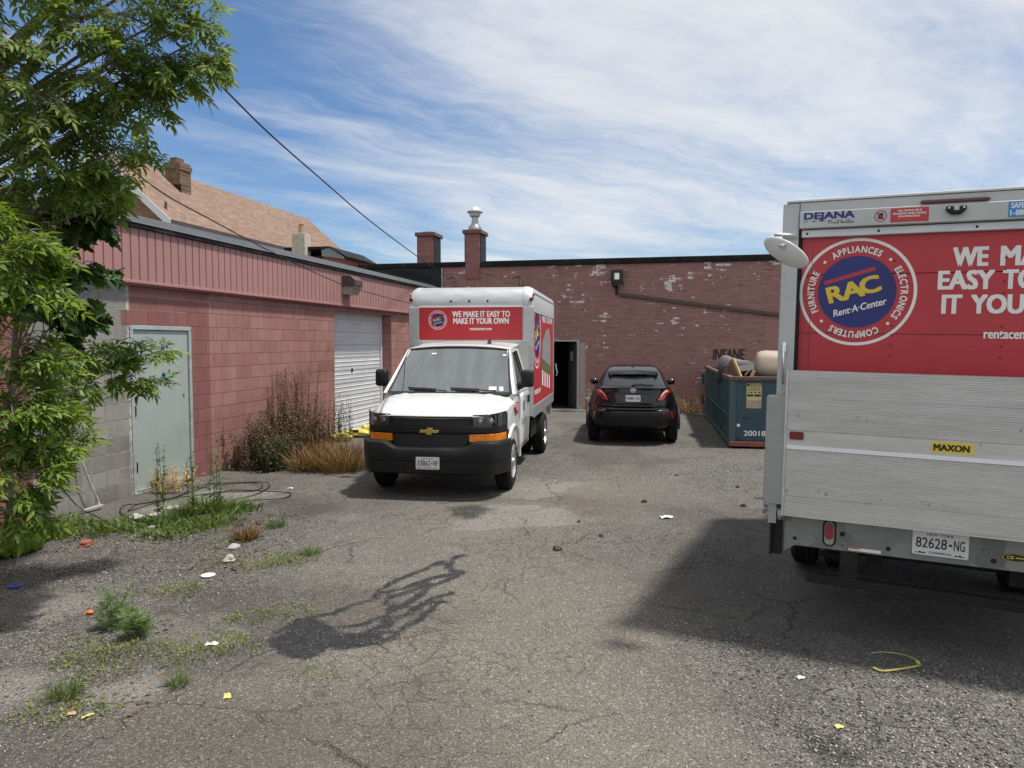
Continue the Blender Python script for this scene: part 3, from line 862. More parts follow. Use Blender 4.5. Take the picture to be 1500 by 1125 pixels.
def shingle_mat():
    m, g = new_mat('shingles')
    x, y, z = g.sep(g.obj())
    vec = g.comb(y, g.m('MULTIPLY', z, 1.35), 0)
    br = g.n('TexBrick', {'Vector': vec, 'Scale': 1.0, 'Mortar Size': 0.010, 'Mortar Smooth': 0.4, 'Brick Width': 0.36, 'Row Height': 0.155,
                          'Color1': (0, 0, 0, 1), 'Color2': (1, 1, 1, 1), 'Mortar': (0.5, 0.5, 0.5, 1)}, offset=0.37)
    bv = g.sep(br.outputs['Color'])[0]
    n = g.noise(g.obj(), 0.7, 5.0, 0.6)
    nf = g.noise(g.obj(), 12.0, 4.0, 0.7)
    c = g.ramp(g.m('ADD', g.m('MULTIPLY', bv, 0.6), g.m('MULTIPLY', n, 0.4)), [(0.15, (0.175, 0.118, 0.092)), (0.5, (0.225, 0.155, 0.122)), (0.85, (0.285, 0.205, 0.165))])
    c = g.mix(g.m('MULTIPLY', nf, 0.35), c, (0.24, 0.15, 0.11))
    c = g.mix(g.m('MULTIPLY', br.outputs['Fac'], 0.55), c, (0.12, 0.07, 0.05))
    finish(g, c, 0.95, 0, g.bump(g.m('SUBTRACT', bv, br.outputs['Fac']), 0.5, 0.02), 0.2)
shingle_mat()

def build_garage():
    t = thing('garage_building', 'long low pink block building with ribbed metal fascia, grey door and white roller door', 'building', P0, YAW)
    M = MATS
    y0, y1 = -10.5, YB - 0.004
    DT, GT = 2.232, 2.68
    b = B()
    for a, c, z0, z1 in ((y0, -0.58, 0, 2.9), (-0.58, 0.66, DT, 2.9), (0.66, 5.28, 0, 2.9), (5.28, 8.43, GT, 2.9), (8.43, y1, 0, 2.9)):
        b.box(-0.34, 0, a, c, z0 - (0.05 if z0 == 0 else 0), z1)
    b.box(-8.6, -8.3, y0, y1, -0.05, 3.4); b.box(-8.3, -0.34, y0, y0 + 0.3, -0.05, 3.4); b.box(-8.3, -0.34, y1 - 0.3, y1, -0.05, 3.4)
    b.obj('wall', M['block_wall'], t)
    # ribbed fascia
    b = B()
    prof = []
    y = y0
    while y < y1 - 0.16:
        prof += [(0.075, y), (0.075, y + 0.122), (0.056, y + 0.128), (0.056, y + 0.142), (0.075, y + 0.148)]
        y += 0.155
    prof.append((0.075, y1))
    k = len(prof)
    vs = [(x, yy, z) for z in (2.80, 3.475) for x, yy in prof] + [(-0.05, yy, 3.475) for x, yy in prof]
    b.add(vs, [(i, i + 1, i + 1 + k, i + k) for i in range(k - 1)] + [(i + k, i + 1 + k, i + 1 + 2 * k, i + 2 * k) for i in range(k - 1)])
    b.obj('fascia', M['siding_pink'], t, recalc=False)
    b = B(); b.box(-0.06, 0.10, y0, y1, 2.765, 2.803); b.obj('fascia_trim', M['siding_pink'], t, bev=0.006)
    b = B(); b.box(0.003, 0.068, y0, y1, 2.74, 2.80); b.obj('soffit', M['siding_dark'], t)
    # roof: metal edge, upstand, flat deck
    b = B(); b.box(-0.05, 0.115, y0 - 0.05, y1, 3.478, 3.535); b.obj('roof_edge', M['membrane'], t, bev=0.006)
    b = B(); b.box(0.06, 0.128, y0 - 0.05, y1, 3.537, 3.549); b.obj('drip_strip', M['gutter_metal'], t, bev=0.003)
    b = B()
    prof = [(0.11, 3.552), (0.03, 3.60), (-0.30, 3.735), (-0.42, 3.745), (-8.6, 3.66), (-8.6, 3.38), (0.0, 3.38), (0.0, 3.552)]
    b.prism(prof, lambda u, v, dd: (u, dd, v), y0 - 0.05, y1 - 0.002)
    rf = b.obj('roof', M['membrane_grey'], t, bev=0.01)
    # the grey steel door
    door_y0, door_y1 = -0.515, 0.595
    b = B(); b.box(-0.070, -0.012, door_y0, door_y1, 0.03, 2.165)
    dr = b.obj('door', M['door_paint'], t, bev=0.004, label='pale grey green steel door')
    b = B()
    b.box(-0.14, 0.012, -0.578, door_y0 - 0.006, 0.0, 2.17); b.box(-0.14, 0.012, door_y1 + 0.006, 0.658, 0.0, 2.17)
    b.box(-0.14, 0.012, -0.578, 0.658, 2.172, 2.23)
    b.obj('door_frame', M['frame_paint'], dr, bev=0.004)
    b = B(); b.box(-0.12, 0.03, -0.56, 0.64, 0.0, 0.024); b.box(-0.010, 0.018, door_y0 + 0.03, door_y1 - 0.02, 0.026, 0.055)
    b.obj('threshold', M['aluminium'], dr, bev=0.004)
    for z in (0.36, 1.10, 1.84):
        b = B(); b.box(-0.014, -0.004, door_y0 - 0.012, door_y0 + 0.035, z - 0.06, z + 0.06); b.tube([(0.008, door_y0 - 0.003, z - 0.07), (0.008, door_y0 - 0.003, z + 0.07)], 0.012)
        b.obj('hinge', M['dark_metal'], dr)
    b = B(); p = LX(240, 551, -0.01)
    b.prism([(p.y - 0.045, p.z - 0.035), (p.y + 0.05, p.z - 0.04), (p.y + 0.055, p.z + 0.03), (p.y - 0.04, p.z + 0.04)], lambda u, v, dd: (dd, u, v), -0.0105, -0.0095)
    b.obj('sticker', M['cyan_vinyl'], dr)
    b = B(); b.box(-0.0115, -0.0095, 0.47, 0.50, 1.22, 1.27); b.obj('lock_scar', M['rust'], dr)
    # white roller door
    b = B()
    prof = []
    z = 0.0
    k = 0
    while z < GT - 0.01:
        prof += [(-0.292, z), (-0.292, z + 0.074), (-0.283, z + 0.078), (-0.283, z + 0.086)]
        if k % 3 == 2:
            prof += [(-0.305, z + 0.087), (-0.305, z + 0.0925)]
        z += 0.0935; k += 1
    n = len(prof)
    b.add([(x, yy, zz) for yy in (5.281, 8.36) for x, zz in prof], [(i, i + 1, i + 1 + n, i + n) for i in range(n - 1)])
    rd = b.obj('roller_door', M['roller_white'], t, label='white ribbed roller door')
    for a in (8.355, 5.283):
        b = B(); b.box(-0.31, -0.24, a, a + 0.07, 0, GT); b.obj('door_track', M['roller_white'], rd, bev=0.006)
    p = LX(516, 542, -0.28)
    b = B(); b.box(-0.281, -0.2795, p.y - 0.05, p.y + 0.05, p.z - 0.04, p.z + 0.04); b.obj('sticker', M['blue_vinyl'], rd)
    b = B(); b.box(-0.30, 0.06, 5.29, 8.42, -0.03, 0.02); b.obj('door_sill', M['concrete'], t, bev=0.01)

def build_wall_light():
    p = LX(508, 418, 0.10)
    t = thing('wall_light', 'bronze box shaped wall light mounted on the pink ribbed fascia', 'wall light', W(0.078, p.y, p.z), YAW)
    b = B(); b.prism([(0, -0.03), (0, 0.19), (0.20, 0.19), (0.30, 0.10), (0.30, -0.03)], lambda u, v, dd: (u, dd, v), -0.20, 0.20)
    b.obj('housing', MATS['brown_metal'], t, bev=0.012)
    b = B(); b.prism([(0.0, -0.21), (0, -0.034), (0.285, -0.034), (0.20, -0.20)], lambda u, v, dd: (u, dd, v), -0.185, 0.185)
    simple('lens_grey', (0.30, 0.29, 0.27), 0.3, var=0.2, coat=0.4)
    b.obj('lens', MATS['lens_grey'], t, bev=0.012)

def build_brick_building():
    M = MATS
    t = thing('brick_building', 'painted maroon brick building with peeling paint, black coping and an open doorway', 'building', P0, YAW)
    yb = YB
    dx0, dx1, dz = 3.05, 4.14, 2.09
    b = B()
    xl, xr, top = -2.7, 17.0, 4.27
    for a, c, z0 in ((xl, dx0, -0.05), (dx0, dx1, dz), (dx1, xr, -0.05)):
        b.box(a, c, yb, yb + 0.35, z0, top)
    b.box(xl, xl + 0.3, yb + 0.35, yb + 14, -0.05, top); b.box(xr - 0.3, xr, yb + 0.35, yb + 14, -0.05, top); b.box(xl + 0.3, xr - 0.3, yb + 13.7, yb + 14, -0.05, top)
    b.obj('wall', M['painted_brick'], t)
    b = B(); b.box(xl + 0.3, xr - 0.3, yb + 0.35, yb + 13.7, 3.95, 4.1)
    b.obj('roof', M['membrane'], t)
    b = B(); b.box(xl - 0.04, 0.70, yb - 0.06, yb + 0.42, 4.272, 4.42); b.box(1.18, xr + 0.04, yb - 0.07, yb + 0.42, 4.25, 4.42)
    b.obj('coping', M['membrane'], t, bev=0.02)
    b = B()
    b.grid(lambda u, v: (xl + 0.0 + u * (-0.03 - xl), yb - 0.022 - 0.02 * math.sin(9 * u + 3 * v) * math.sin(7 * v + 2 * u), 3.55 + v * 0.71), 40, 14)
    b.obj('tarp', M['tarp_black'], t, smooth=True, solid=0.01, label='black roofing sheet on the parapet')
    b = B(); b.box(-0.035, 0.0, yb - 0.035, yb - 0.003, 3.6, 4.26); b.obj('trim', M['gutter_metal'], t)
    # chimneys
    for (x0, x1, ya, z0) in ((-0.85, -0.35, yb + 0.16, 4.0), (0.715, 1.165, yb - 0.035, 3.9)):
        b = B(); b.box(x0, x1, ya, ya + 0.7, z0, 5.24)
        ch = b.obj('chimney', M['chimney_brick'], t, bev=0.006)
        b = B(); b.box(x1 + 0.003, x1 + 0.02, ya + 0.03, ya + 0.68, z0 + 0.42, 5.22); b.box(x0 - 0.02, x0 - 0.003, ya + 0.005, ya + 0.68, z0 + 0.42, 5.22)
        b.obj('membrane_wrap', M['tarp_black'], ch)
        b = B(); b.box(x0 - 0.07, x1 + 0.07, ya - 0.07, ya + 0.77, 5.242, 5.36); b.box(x0 + 0.10, x1 - 0.10, ya + 0.1, ya + 0.6, 5.362, 5.40)
        b.obj('chimney_cap', M['chimney_cap'], ch, bev=0.015)
        if x0 > 0:
            cx, cy = (x0 + x1) / 2, ya + 0.3
            b = B(); b.lathe([(0, 0.21), (0.09, 0.19), (0.18, 0.105), (0.36, 0.095), (0.38, 0.12), (0.40, 0.0)], 20, 'z', (cx, cy, 5.40))
            b.obj('flue_pipe', M['gutter_metal'], ch, smooth=True)
            b = B(); b.lathe([(0, 0.0), (0.0, 0.13), (0.03, 0.165), (0.12, 0.175), (0.13, 0.245), (0.17, 0.245), (0.29, 0.12), (0.30, 0)], 8, 'z', (cx, cy, 5.78))
            b.obj('vent_cap', M['grey_metal_paint'], ch, label='eight sided metal vent cap')
    # doorway with a dark room behind
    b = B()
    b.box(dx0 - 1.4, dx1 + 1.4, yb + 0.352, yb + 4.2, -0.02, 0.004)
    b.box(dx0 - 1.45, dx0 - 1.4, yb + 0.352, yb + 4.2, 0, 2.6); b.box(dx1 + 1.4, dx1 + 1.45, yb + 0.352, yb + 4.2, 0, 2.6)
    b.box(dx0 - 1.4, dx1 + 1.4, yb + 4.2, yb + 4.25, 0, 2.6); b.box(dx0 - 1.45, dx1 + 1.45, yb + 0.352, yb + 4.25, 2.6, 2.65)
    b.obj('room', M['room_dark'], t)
    b = B(); b.box(dx1 - 0.055, dx1 - 0.001, yb - 0.012, yb + 0.12, 0.02, dz - 0.003); b.box(dx0 + 0.001, dx0 + 0.055, yb - 0.012, yb + 0.12, 0.02, dz - 0.003); b.box(dx0 + 0.056, dx1 - 0.056, yb - 0.012, yb + 0.12, dz - 0.055, dz - 0.003)
    b.obj('door_frame', M['frame_paint'], t, bev=0.004)
    b = B(); b.box(dx0 + 0.02, dx1 + 0.22, yb - 0.22, yb + 0.3, -0.03, 0.05); b.obj('doorstep', M['concrete'], t, bev=0.012)
    # inner door swung into the room, a small wired window in it
    b = B(); a = R(68)
    def leaf(u, v, dd):
        return (dx1 - 0.06 - u * math.cos(a) - dd * math.sin(a), yb + 0.14 + u * math.sin(a) - dd * math.cos(a), v)
    b.prism([(0, 0.05), (0.95, 0.05), (0.95, 2.02), (0, 2.02)], leaf, 0, 0.045)
    dr = b.obj('open_door', M['room_dark'], t, label='dark door leaf standing open inside')
    b = B()
    for u0, u1 in ((0.36, 0.50), (0.53, 0.66)):
        b.prism([(u0, 1.45), (u1, 1.45), (u1, 1.74), (u0, 1.74)], leaf, 0.047, 0.05)
    simple('bright_pane', (0.70, 0.72, 0.72), 0.2, coat=0.5)
    b.obj('window', M['bright_pane'], dr)  # pale pane colour stands in for light showing in the glass
    b = B(); b.prism([(0.3, 1.40), (0.72, 1.40), (0.72, 1.79), (0.3, 1.79)], leaf, 0.046, 0.0468); b.obj('window_frame', M['black_plastic'], dr)
    q = LY(815, 545, yb + 0.2)
    b = B(); b.tube([(q.x - 0.02, yb + 0.22, q.z + 0.25), (q.x, yb + 0.2, q.z + 0.08), (q.x + 0.03, yb + 0.19, q.z), (q.x + 0.0, yb + 0.2, q.z - 0.1)], 0.018)
    b.obj('door_chain', M['bright_pane'], dr)
    # sloping metal flashing left by a roof that is gone
    a, c = LY(907, 431, yb), LY(1140, 461, yb)
    k = (c.z - a.z) / (c.x - a.x)
    b = B(); b.bar((a.x, yb - 0.035, a.z), (14.5, yb - 0.035, a.z + k * (14.5 - a.x)), 0.07, 0.105)
    b.obj('flashing', M['brown_metal'], t, bev=0.012, label='brown sloping metal flashing')
    # sprayed word over the skip
    b = B(); a, c = LY(1044, 527, yb), LY(1091, 511, yb)
    write(b, 'INSANE', a.x, c.x, a.z, c.z, lambda u, v: (u, yb - 0.004, v), bold=0.035, shear=0.06)
    b.obj('graffiti', M['graffiti'], t, label='black sprayed graffiti')
    # stub pipes near the roof
    for u, v in ((666, 414), (763, 413)):
        b = B()
        q = LY(u, v, yb)
        b.tube([(q.x, yb, q.z), (q.x, yb - 0.12, q.z + 0.02), (q.x + 0.02, yb - 0.14, q.z - 0.12)], 0.04, 10)
        b.tube([(q.x - 0.25, yb - 0.01, q.z + 0.12), (q.x - 0.05, yb - 0.02, q.z + 0.17), (q.x, yb - 0.02, q.z + 0.03)], 0.012, 6)
        b.obj('pipe_stub', M['brown_metal'], t, smooth=True)

def build_flood_light():
    q = LY(904.5, 408, YB)
    t = thing('flood_light', 'black square floodlight on the brick wall above the black car', 'floodlight', W(q.x, YB, q.z), YAW)
    b = B(); b.prism(rrect(-0.17, 0.17, -0.17, 0.23, 0.03), lambda u, v, dd: (u, dd + 0.10 * v, v), -0.30, -0.14)
    b.obj('housing', MATS['black_plastic'], t, bev=0.012)
    b = B(); b.prism(rrect(-0.115, 0.115, -0.09, 0.16, 0.015), lambda u, v, dd: (u, dd + 0.10 * v, v), -0.304, -0.301)
    b.obj('visor', MATS['black_vinyl'], t)
    b = B(); b.prism(rrect(-0.06, 0.07, -0.05, 0.13, 0.015), lambda u, v, dd: (u, dd + 0.10 * v, v), -0.309, -0.305)
    b.obj('lens', MATS['bright_pane'], t)
    b = B(); b.bar((-0.12, -0.16, -0.19), (-0.02, -0.03, -0.30), 0.05, 0.03); b.bar((0.15, -0.17, -0.08), (0.19, -0.17, -0.24), 0.04, 0.03); b.tube([(-0.02, -0.03, -0.22), (-0.02, -0.03, -0.46)], 0.035)
    b.tube([(-0.02, 0.0, -0.3), (-0.02, -0.17, -0.22)], 0.03)
    b.obj('bracket', MATS['black_plastic'], t)

def build_house():
    M = MATS
    xe = -15.0
    e1, e2 = LX(250, 324, xe), LX(525, 386, xe)
    ze = (e1.z + e2.z) / 2
    y1, y2 = e1.y, e2.y
    rr = LY(450, 320, y2)
    xr, zr = rr.x, rr.z
    t = thing('brown_roof_house', 'tall house with a brown shingle roof and buff brick gable behind the block building', 'house', P0, YAW)
    k = (zr - ze) / (xr - xe)
    xw = 2 * xr - xe
    # roof slab
    b = B()
    th = 0.16
    prof = [(xe, ze), (xr, zr), (xw, ze), (xw, ze - th), (xr, zr - th), (xe, ze - th)]
    b.prism(prof, lambda u, v, dd: (u, dd, v), y1, y2)
    rf = b.obj('roof', M['shingles'], t)
    b = B(); prof = [(xe + 0.02, ze - 0.02), (xr, zr - 0.02), (xw - 0.02, ze - 0.02), (xw, ze - 0.40), (xr, zr - 0.42), (xe, ze - 0.40)]
    b.prism(prof, lambda u, v, dd: (u, dd, v), y1 - 0.05, y1 - 0.003)
    b.obj('bargeboard', M['white_paint'], t)
    b = B(); wx0, wx1 = xe - 0.35, xw + 0.35
    zt = lambda x: ze - th + k * (x - xe) if x > xr else ze - th + k * (2 * xr - x - xe)
    b.prism([(wx0, -0.05), (wx0, zt(wx0) - 0.02), (xr, zr - th - 0.02), (wx1, zt(wx1) - 0.02), (wx1, -0.05)], lambda u, v, dd: (u, dd, v), y1 + 0.45, y2 - 0.4)
    b.obj('wall', M['buff_brick'], t)
    b = B(); b.box(xe - 0.02, xe + 0.08, y1, y2, ze - 0.22, ze - 0.03); b.obj('gutter', M['brown_metal'], t, bev=0.01)
    def onroof(u, v):
        r = ray(u, v)
        o, d_ = toL(CAM), Vector((r.dot(NX), r.dot(NY), r.z))
        tt = (ze + (o.x - xe) * k - o.z) / (d_.z - k * d_.x)
        return o + d_ * tt
    # big weathered chimney
    q = onroof(255, 271)
    top = LY(255, 230, q.y).z
    s = (q.y + 8.83) / FPX
    w = 28 * s / 2
    b = B(); b.box(q.x - w, q.x + w, q.y - 0.1, q.y + 0.75, q.z - 1.3, top - 0.25)
    b.box(q.x - w * 0.6, q.x + w * 0.35, q.y + 0.05, q.y + 0.6, top - 0.3, top)
    b.box(q.x - w - 0.05, q.x + w + 0.05, q.y - 0.15, q.y + 0.8, top - 0.62, top - 0.38)
    b.obj('chimney', M['old_brick'], rf, label='sooty brick chimney')
    b = B(); b.box(q.x - w - 0.06, q.x + w + 0.06, q.y - 0.17, q.y - 0.102, q.z - 1.0, q.z - 0.02); b.obj('chimney_flashing', M['dark_metal'], rf)
    q = onroof(243, 306)
    b = B(); b.tube([(q.x, q.y, q.z - 0.1), (q.x, q.y, q.z + 0.32)], 0.06, 10); b.obj('vent_pipe', M['brown_metal'], rf)

def build_shed():
    M = MATS
    yb = 14.0
    q = [LY(u, v, yb) for u, v in ((455, 366), (473, 366), (505, 378), (505, 388), (434, 374), (452.5, 343), (439, 343), (448.5, 329))]
    t = thing('brick_shed', 'small red brick outbuilding with a flaking cream chimney behind the low roof', 'outbuilding', P0, YAW)
    x0, xm, x1 = q[0].x, q[1].x, q[2].x
    zt = q[0].z
    b = B(); b.box(xm, x1 - 0.05, yb, yb + 2.5, -0.05, zt - 0.22); b.box(q[4].x - 0.4, xm, yb + 0.8, yb + 2.5, -0.05, zt - 0.1)
    b.obj('wall', M['shed_brick'], t)
    simple('grey_board', (0.25, 0.27, 0.28), 0.7, var=0.2, scale=9, dirt=0.5, dirtcol=(0.13, 0.14, 0.14))
    b = B(); b.prism([(xm - 0.02, zt - 0.22), (xm - 0.02, zt + 0.06), (xm + 0.28, zt + 0.06), (x1, q[2].z + 0.04), (x1, q[2].z - 0.04)], lambda u, v, dd: (u, dd, v), yb - 0.06, yb - 0.004)
    b.obj('gable_board', M['grey_board'], t)
    b = B(); b.prism([(q[4].x - 0.4, zt - 0.05), (q[4].x - 0.4, zt + 0.09), (xm + 0.28, zt + 0.09), (x1 + 0.08, q[2].z + 0.06), (x1 + 0.08, q[2].z + 0.02), (xm + 0.26, zt + 0.062), (xm, zt + 0.0)], lambda u, v, dd: (u, dd, v), yb - 0.1, yb + 2.6)
    rf = b.obj('roof', M['membrane'], t)
    simple('cream_flaking', (0.52, 0.47, 0.38), 0.9, var=0.2, scale=9, dirt=0.6, dirtcol=(0.25, 0.17, 0.12), bump=0.5, bscale=25)
    b = B(); b.box(q[4].x, q[5].x, yb - 0.3, yb + 0.12, 3.2, q[5].z)
    ch = b.obj('chimney', M['cream_flaking'], t, bev=0.01)
    b = B(); b.lathe([(0, 0.0), (0, 0.11), (q[7].z - q[6].z - 0.02, 0.085), (q[7].z - q[6].z, 0.10), (q[7].z - q[6].z, 0.06), (0.1, 0.06)], 16, 'z', ((q[6].x + q[7].x) / 2, yb - 0.1, q[5].z))
    simple('terracotta', (0.36, 0.24, 0.13), 0.85, var=0.2)
    b.obj('chimney_pot', M['terracotta'], ch, smooth=True)

def cable(name, label, A, E, pix, r, cat='cable', n=6, start=None):
    """overhead line: straight in plan from A to E, sagging through the given pixels"""
    pts = []
    ax, ay, ex, ey = A[0], A[1], E[0], E[1]
    for u, v in pix:
        q = ray(u, v)
        c = q.x / q.y
        s = (c * ay - ax) / ((ex - ax) - c * (ey - ay))
        y = ay + s * (ey - ay)
        pts.append(at(u, v, y))
    out = []
    for i in range(len(pts) - 1):
        p0, p1, p2, p3 = pts[max(i - 1, 0)], pts[i], pts[i + 1], pts[min(i + 2, len(pts) - 1)]
        for k in range(8):
            t = k / 8
            out.append(0.5 * ((2 * p1) + (p2 - p0) * t + (2 * p0 - 5 * p1 + 4 * p2 - p3) * t * t + (3 * p1 - p0 - 3 * p2 + p3) * t ** 3))
    out.append(pts[-1])
    if start:
        out = [Vector(start)] + out
    b = B(); b.tube(out, r, n)
    o = b.obj(name, MATS['black_plastic'], smooth=True)
    return tag(o, label, cat)

build_garage(); build_wall_light(); build_brick_building(); build_flood_light(); build_house(); build_shed()
e = W(-0.02, YB - 0.06); 
cable('overhead_cable', 'thick black overhead cable running down from the tree to the brick building corner', (-3.6, 4.4), (e.x, e.y), [(60, -135), (195, 0), (318, 120), (395, 196), (470, 262), (540, 322), (605, 371), (652, 404)], 0.011)
e = W(0.13, 10.2)
cable('thin_cable', 'thin black wire crossing the house roof and the pink fascia', (-4.3, 5.2), (e.x, e.y), [(-60, 20), (40, 105), (105, 167), (223, 272), (315, 325), (410, 375), (500, 416), (560, 434), (604, 445)], 0.008)


# ------------------------------------------------------------------ vehicles
def mesh_grille_mat():
    m, g = new_mat('grille_mesh')
    x, y, z = g.sep(g.obj())
    a = g.m('FRACT', g.m('MULTIPLY', g.m('ADD', x, g.m('MULTIPLY', z, 1.1)), 24.0))
    b_ = g.m('FRACT', g.m('MULTIPLY', g.m('SUBTRACT', x, g.m('MULTIPLY', z, 1.1)), 24.0))
    w = g.m('MAXIMUM', g.step(g.m('ABSOLUTE', g.m('SUBTRACT', a, 0.5)), 0.30, 0.40), g.step(g.m('ABSOLUTE', g.m('SUBTRACT', b_, 0.5)), 0.30, 0.40))
    c = g.mix(w, (0.004, 0.004, 0.004), (0.040, 0.041, 0.043))
    finish(g, c, 0.4, 0, g.bump(w, 0.8, 0.01), 0.5)
mesh_grille_mat()

def wheel(parent, x, y, r, w, side, dual=False, rim='wheel_silver', tread=True, spokes=8):
    """side = +1: the outer face looks to +x"""
    b = B()
    def tyre(cx):
        p = [(-w / 2 + 0.02, 0.58 * r), (-w / 2, 0.72 * r), (-w / 2 + 0.004, 0.86 * r), (-w / 2 + 0.03, 0.965 * r), (-w / 2 + 0.05, r)]
        q = []
        for k in (-0.22, 0.0, 0.22):
            q += [(k * w - 0.009, r), (k * w - 0.006, r - 0.012), (k * w + 0.006, r - 0.012), (k * w + 0.009, r)]
        prof = p + q + [(-t, rr) for t, rr in reversed(p)]
        b.lathe(prof, 40, 'x', (cx, y, r))
    tyre(x)
    if dual:
        tyre(x - side * (w + 0.05))
    wh = b.obj('wheel', MATS['rubber'], parent, smooth=True, angle=50)
    o = x + side * w / 2
    b = B()
    s = side
    dp = 0.035 if not dual else 0.10
    prof = [(o - s * 0.012, 0.60 * r), (o - s * 0.004, 0.575 * r), (o - s * 0.02, 0.55 * r), (o - s * dp, 0.50 * r), (o - s * (dp + 0.012), 0.40 * r), (o - s * dp * 0.7, 0.28 * r), (o - s * 0.02, 0.22 * r), (o - s * 0.015, 0.17 * r), (o + s * 0.005, 0.15 * r), (o + s * 0.008, 0.0)]
    b.lathe(prof, 36, 'x', (0, y, r))
    rm = b.obj('rim', MATS[rim], wh, smooth=True, angle=30)
    b = B()
    for k in range(spokes):
        a = 2 * math.pi * k / spokes + 0.2
        c = (o - s * (dp + 0.004), y + 0.455 * r * math.cos(a), r + 0.455 * r * math.sin(a))
        b.ball(c, (0.006, 0.052 * r * 1.5, 0.052 * r * 1.5), 10, 6)
    b.obj('vent_hole', MATS['black_gap'], wh)
    return wh

def words(parent, mat, items, fn, bold=0.03, name='lettering', shear=0.0):
    """one part per word or line: (text, u0, u1, v0, v1)"""
    for s, u0, u1, v0, v1 in items:
        b = B(); write(b, s, u0, u1, v0, v1, fn, bold=bold, shear=shear)
        b.obj(name, MATS[mat], parent, weld=False)

def rac_logo(parent, cu, cv, r, fn, small=False):
    b = B(); disc(b, cu, cv, 0.945 * r, r, lambda u, v: fn(u, v, 0.0)); lg = b.obj('logo', MATS['white_vinyl'], parent, label='round store logo')
    if parent.parent is not None:
        lg = parent
    b = B(); disc(b, cu, cv, 0, 0.668 * r, lambda u, v: fn(u, v, 0.0)); b.obj('logo_disc', MATS['blue_vinyl'], lg)
    f1 = lambda u, v: fn(u, v, 0.001)
    for word, deg in (('APPLIANCES', -2), ('ELECTRONICS', 92), ('COMPUTERS', 182), ('FURNITURE', 270)):
        b = B(); ring_text(b, word, cu, cv, 0.80 * r, 0.125 * r, deg, f1, bold=0.035, squeeze=0.80)
        b.obj('ring_lettering', MATS['white_vinyl'], lg)
        b = B(); disc(b, cu + 0.80 * r * math.sin(R(deg + 45)), cv + 0.80 * r * math.cos(R(deg + 45)), 0, 0.028 * r, f1, 12)
        b.obj('ring_dot', MATS['white_vinyl'], lg)
    def rot(du, dv, a=15):
        c, s = math.cos(R(a)), math.sin(R(a))
        return lambda u, v, e: fn(cu + du * r + u * c - v * s, cv + dv * r + u * s + v * c, e)
    q = rot(-0.13, 0.30, 17)
    b = B(); b.add([q(-0.45 * r, -0.035 * r, 0.001), (q(0.45 * r, -0.035 * r, 0.001)), q(0.45 * r, 0.035 * r, 0.001), q(-0.45 * r, 0.035 * r, 0.001)], [(0, 1, 2, 3)])
    b.obj('logo_bar', MATS['red_vinyl'], lg)
    q = rot(-0.05, 0.055, 15)
    b = B()
    q1 = lambda u, v: q(u, v, 0.0012)
    write(b, 'R', -0.47 * r, -0.17 * r, -0.16 * r, 0.15 * r, q1, bold=0.05 if r > 0.3 else 0.015)
    write(b, 'A', -0.22 * r, 0.17 * r, -0.17 * r, 0.15 * r, q1, bold=0.05 if r > 0.3 else 0.015)
    write(b, 'C', 0.10 * r, 0.46 * r, -0.16 * r, 0.16 * r, q1, bold=0.05 if r > 0.3 else 0.015)
    b.obj('logo_initials', MATS['yellow_vinyl'], lg)
    q = rot(0.065, -0.285, 15)
    b = B(); write(b, 'Rent·A·Center', -0.46 * r, 0.46 * r, -0.065 * r, 0.065 * r, lambda u, v: q(u, v, 0.0012), bold=0.025, shear=0.22)
    b.obj('logo_name', MATS['white_vinyl'], lg)
    return lg

def plate(parent, cx, cz, w, h, text, fn, state=True):
    """number plate; fn(u, v, depth towards the viewer)"""
    b = B(); b.prism(rrect(cx - w / 2, cx + w / 2, cz - h / 2, cz + h / 2, 0.012), fn, 0.0, 0.006)
    p = b.obj('number_plate', MATS['plate_white'], parent)
    b = B(); f = lambda u, v: fn(u, v, 0.0072)
    l, r_ = text
    write(b, l, cx - 0.435 * w, cx + 0.12 * w, cz - 0.20 * h, cz + 0.22 * h, f, bold=0.01)
    write(b, r_, cx + 0.24 * w, cx + 0.435 * w, cz - 0.20 * h, cz + 0.22 * h, f, bold=0.01)
    b.prism([(cx + 0.14 * w, cz - 0.03 * h), (cx + 0.16 * w, cz + 0.03 * h), (cx + 0.19 * w, cz + 0.06 * h), (cx + 0.22 * w, cz - 0.02 * h), (cx + 0.19 * w, cz - 0.06 * h)], fn, 0.0068, 0.0072)
    if state:
        write(b, 'NEW YORK', cx - 0.24 * w, cx + 0.24 * w, cz + 0.30 * h, cz + 0.42 * h, f, bold=0.0)
        write(b, 'COMMERCIAL', cx - 0.20 * w, cx + 0.22 * w, cz - 0.42 * h, cz - 0.33 * h, f, bold=0.02)
        for sx in (-1, 1):
            k = [(0, 0), (0.05, 0.07), (0.09, 0.03), (0.13, 0.09), (0.17, 0.02), (0.22, 0.04), (0.22, 0)]
            b.prism([(cx + sx * (0.24 + 0.9 * a) * w, cz + (-0.43 + c) * h) for a, c in k], fn, 0.0068, 0.0072)
    b.obj('plate_lettering', MATS['plate_dark'], p)
    return p

VAN_YAW = 8.5
van_a = R(VAN_YAW)
VAN_O = Vector((-0.92, 10.16, 0)) + 0.95 * Vector((-math.sin(van_a), -math.cos(van_a), 0))

def lerp_table(tab, x):
    for (a, b_), (c, d_) in zip(tab[:-1], tab[1:]):
        if x <= c:
            t = (x - a) / (c - a) if x > a else 0
            return b_ + (d_ - b_) * t
    return tab[-1][1]

def vfront(x):
    x = abs(x)
    return 0.10 + 0.16 * x ** 2.2 + (max(0, x - 0.78) / 0.15) ** 2 * 0.24

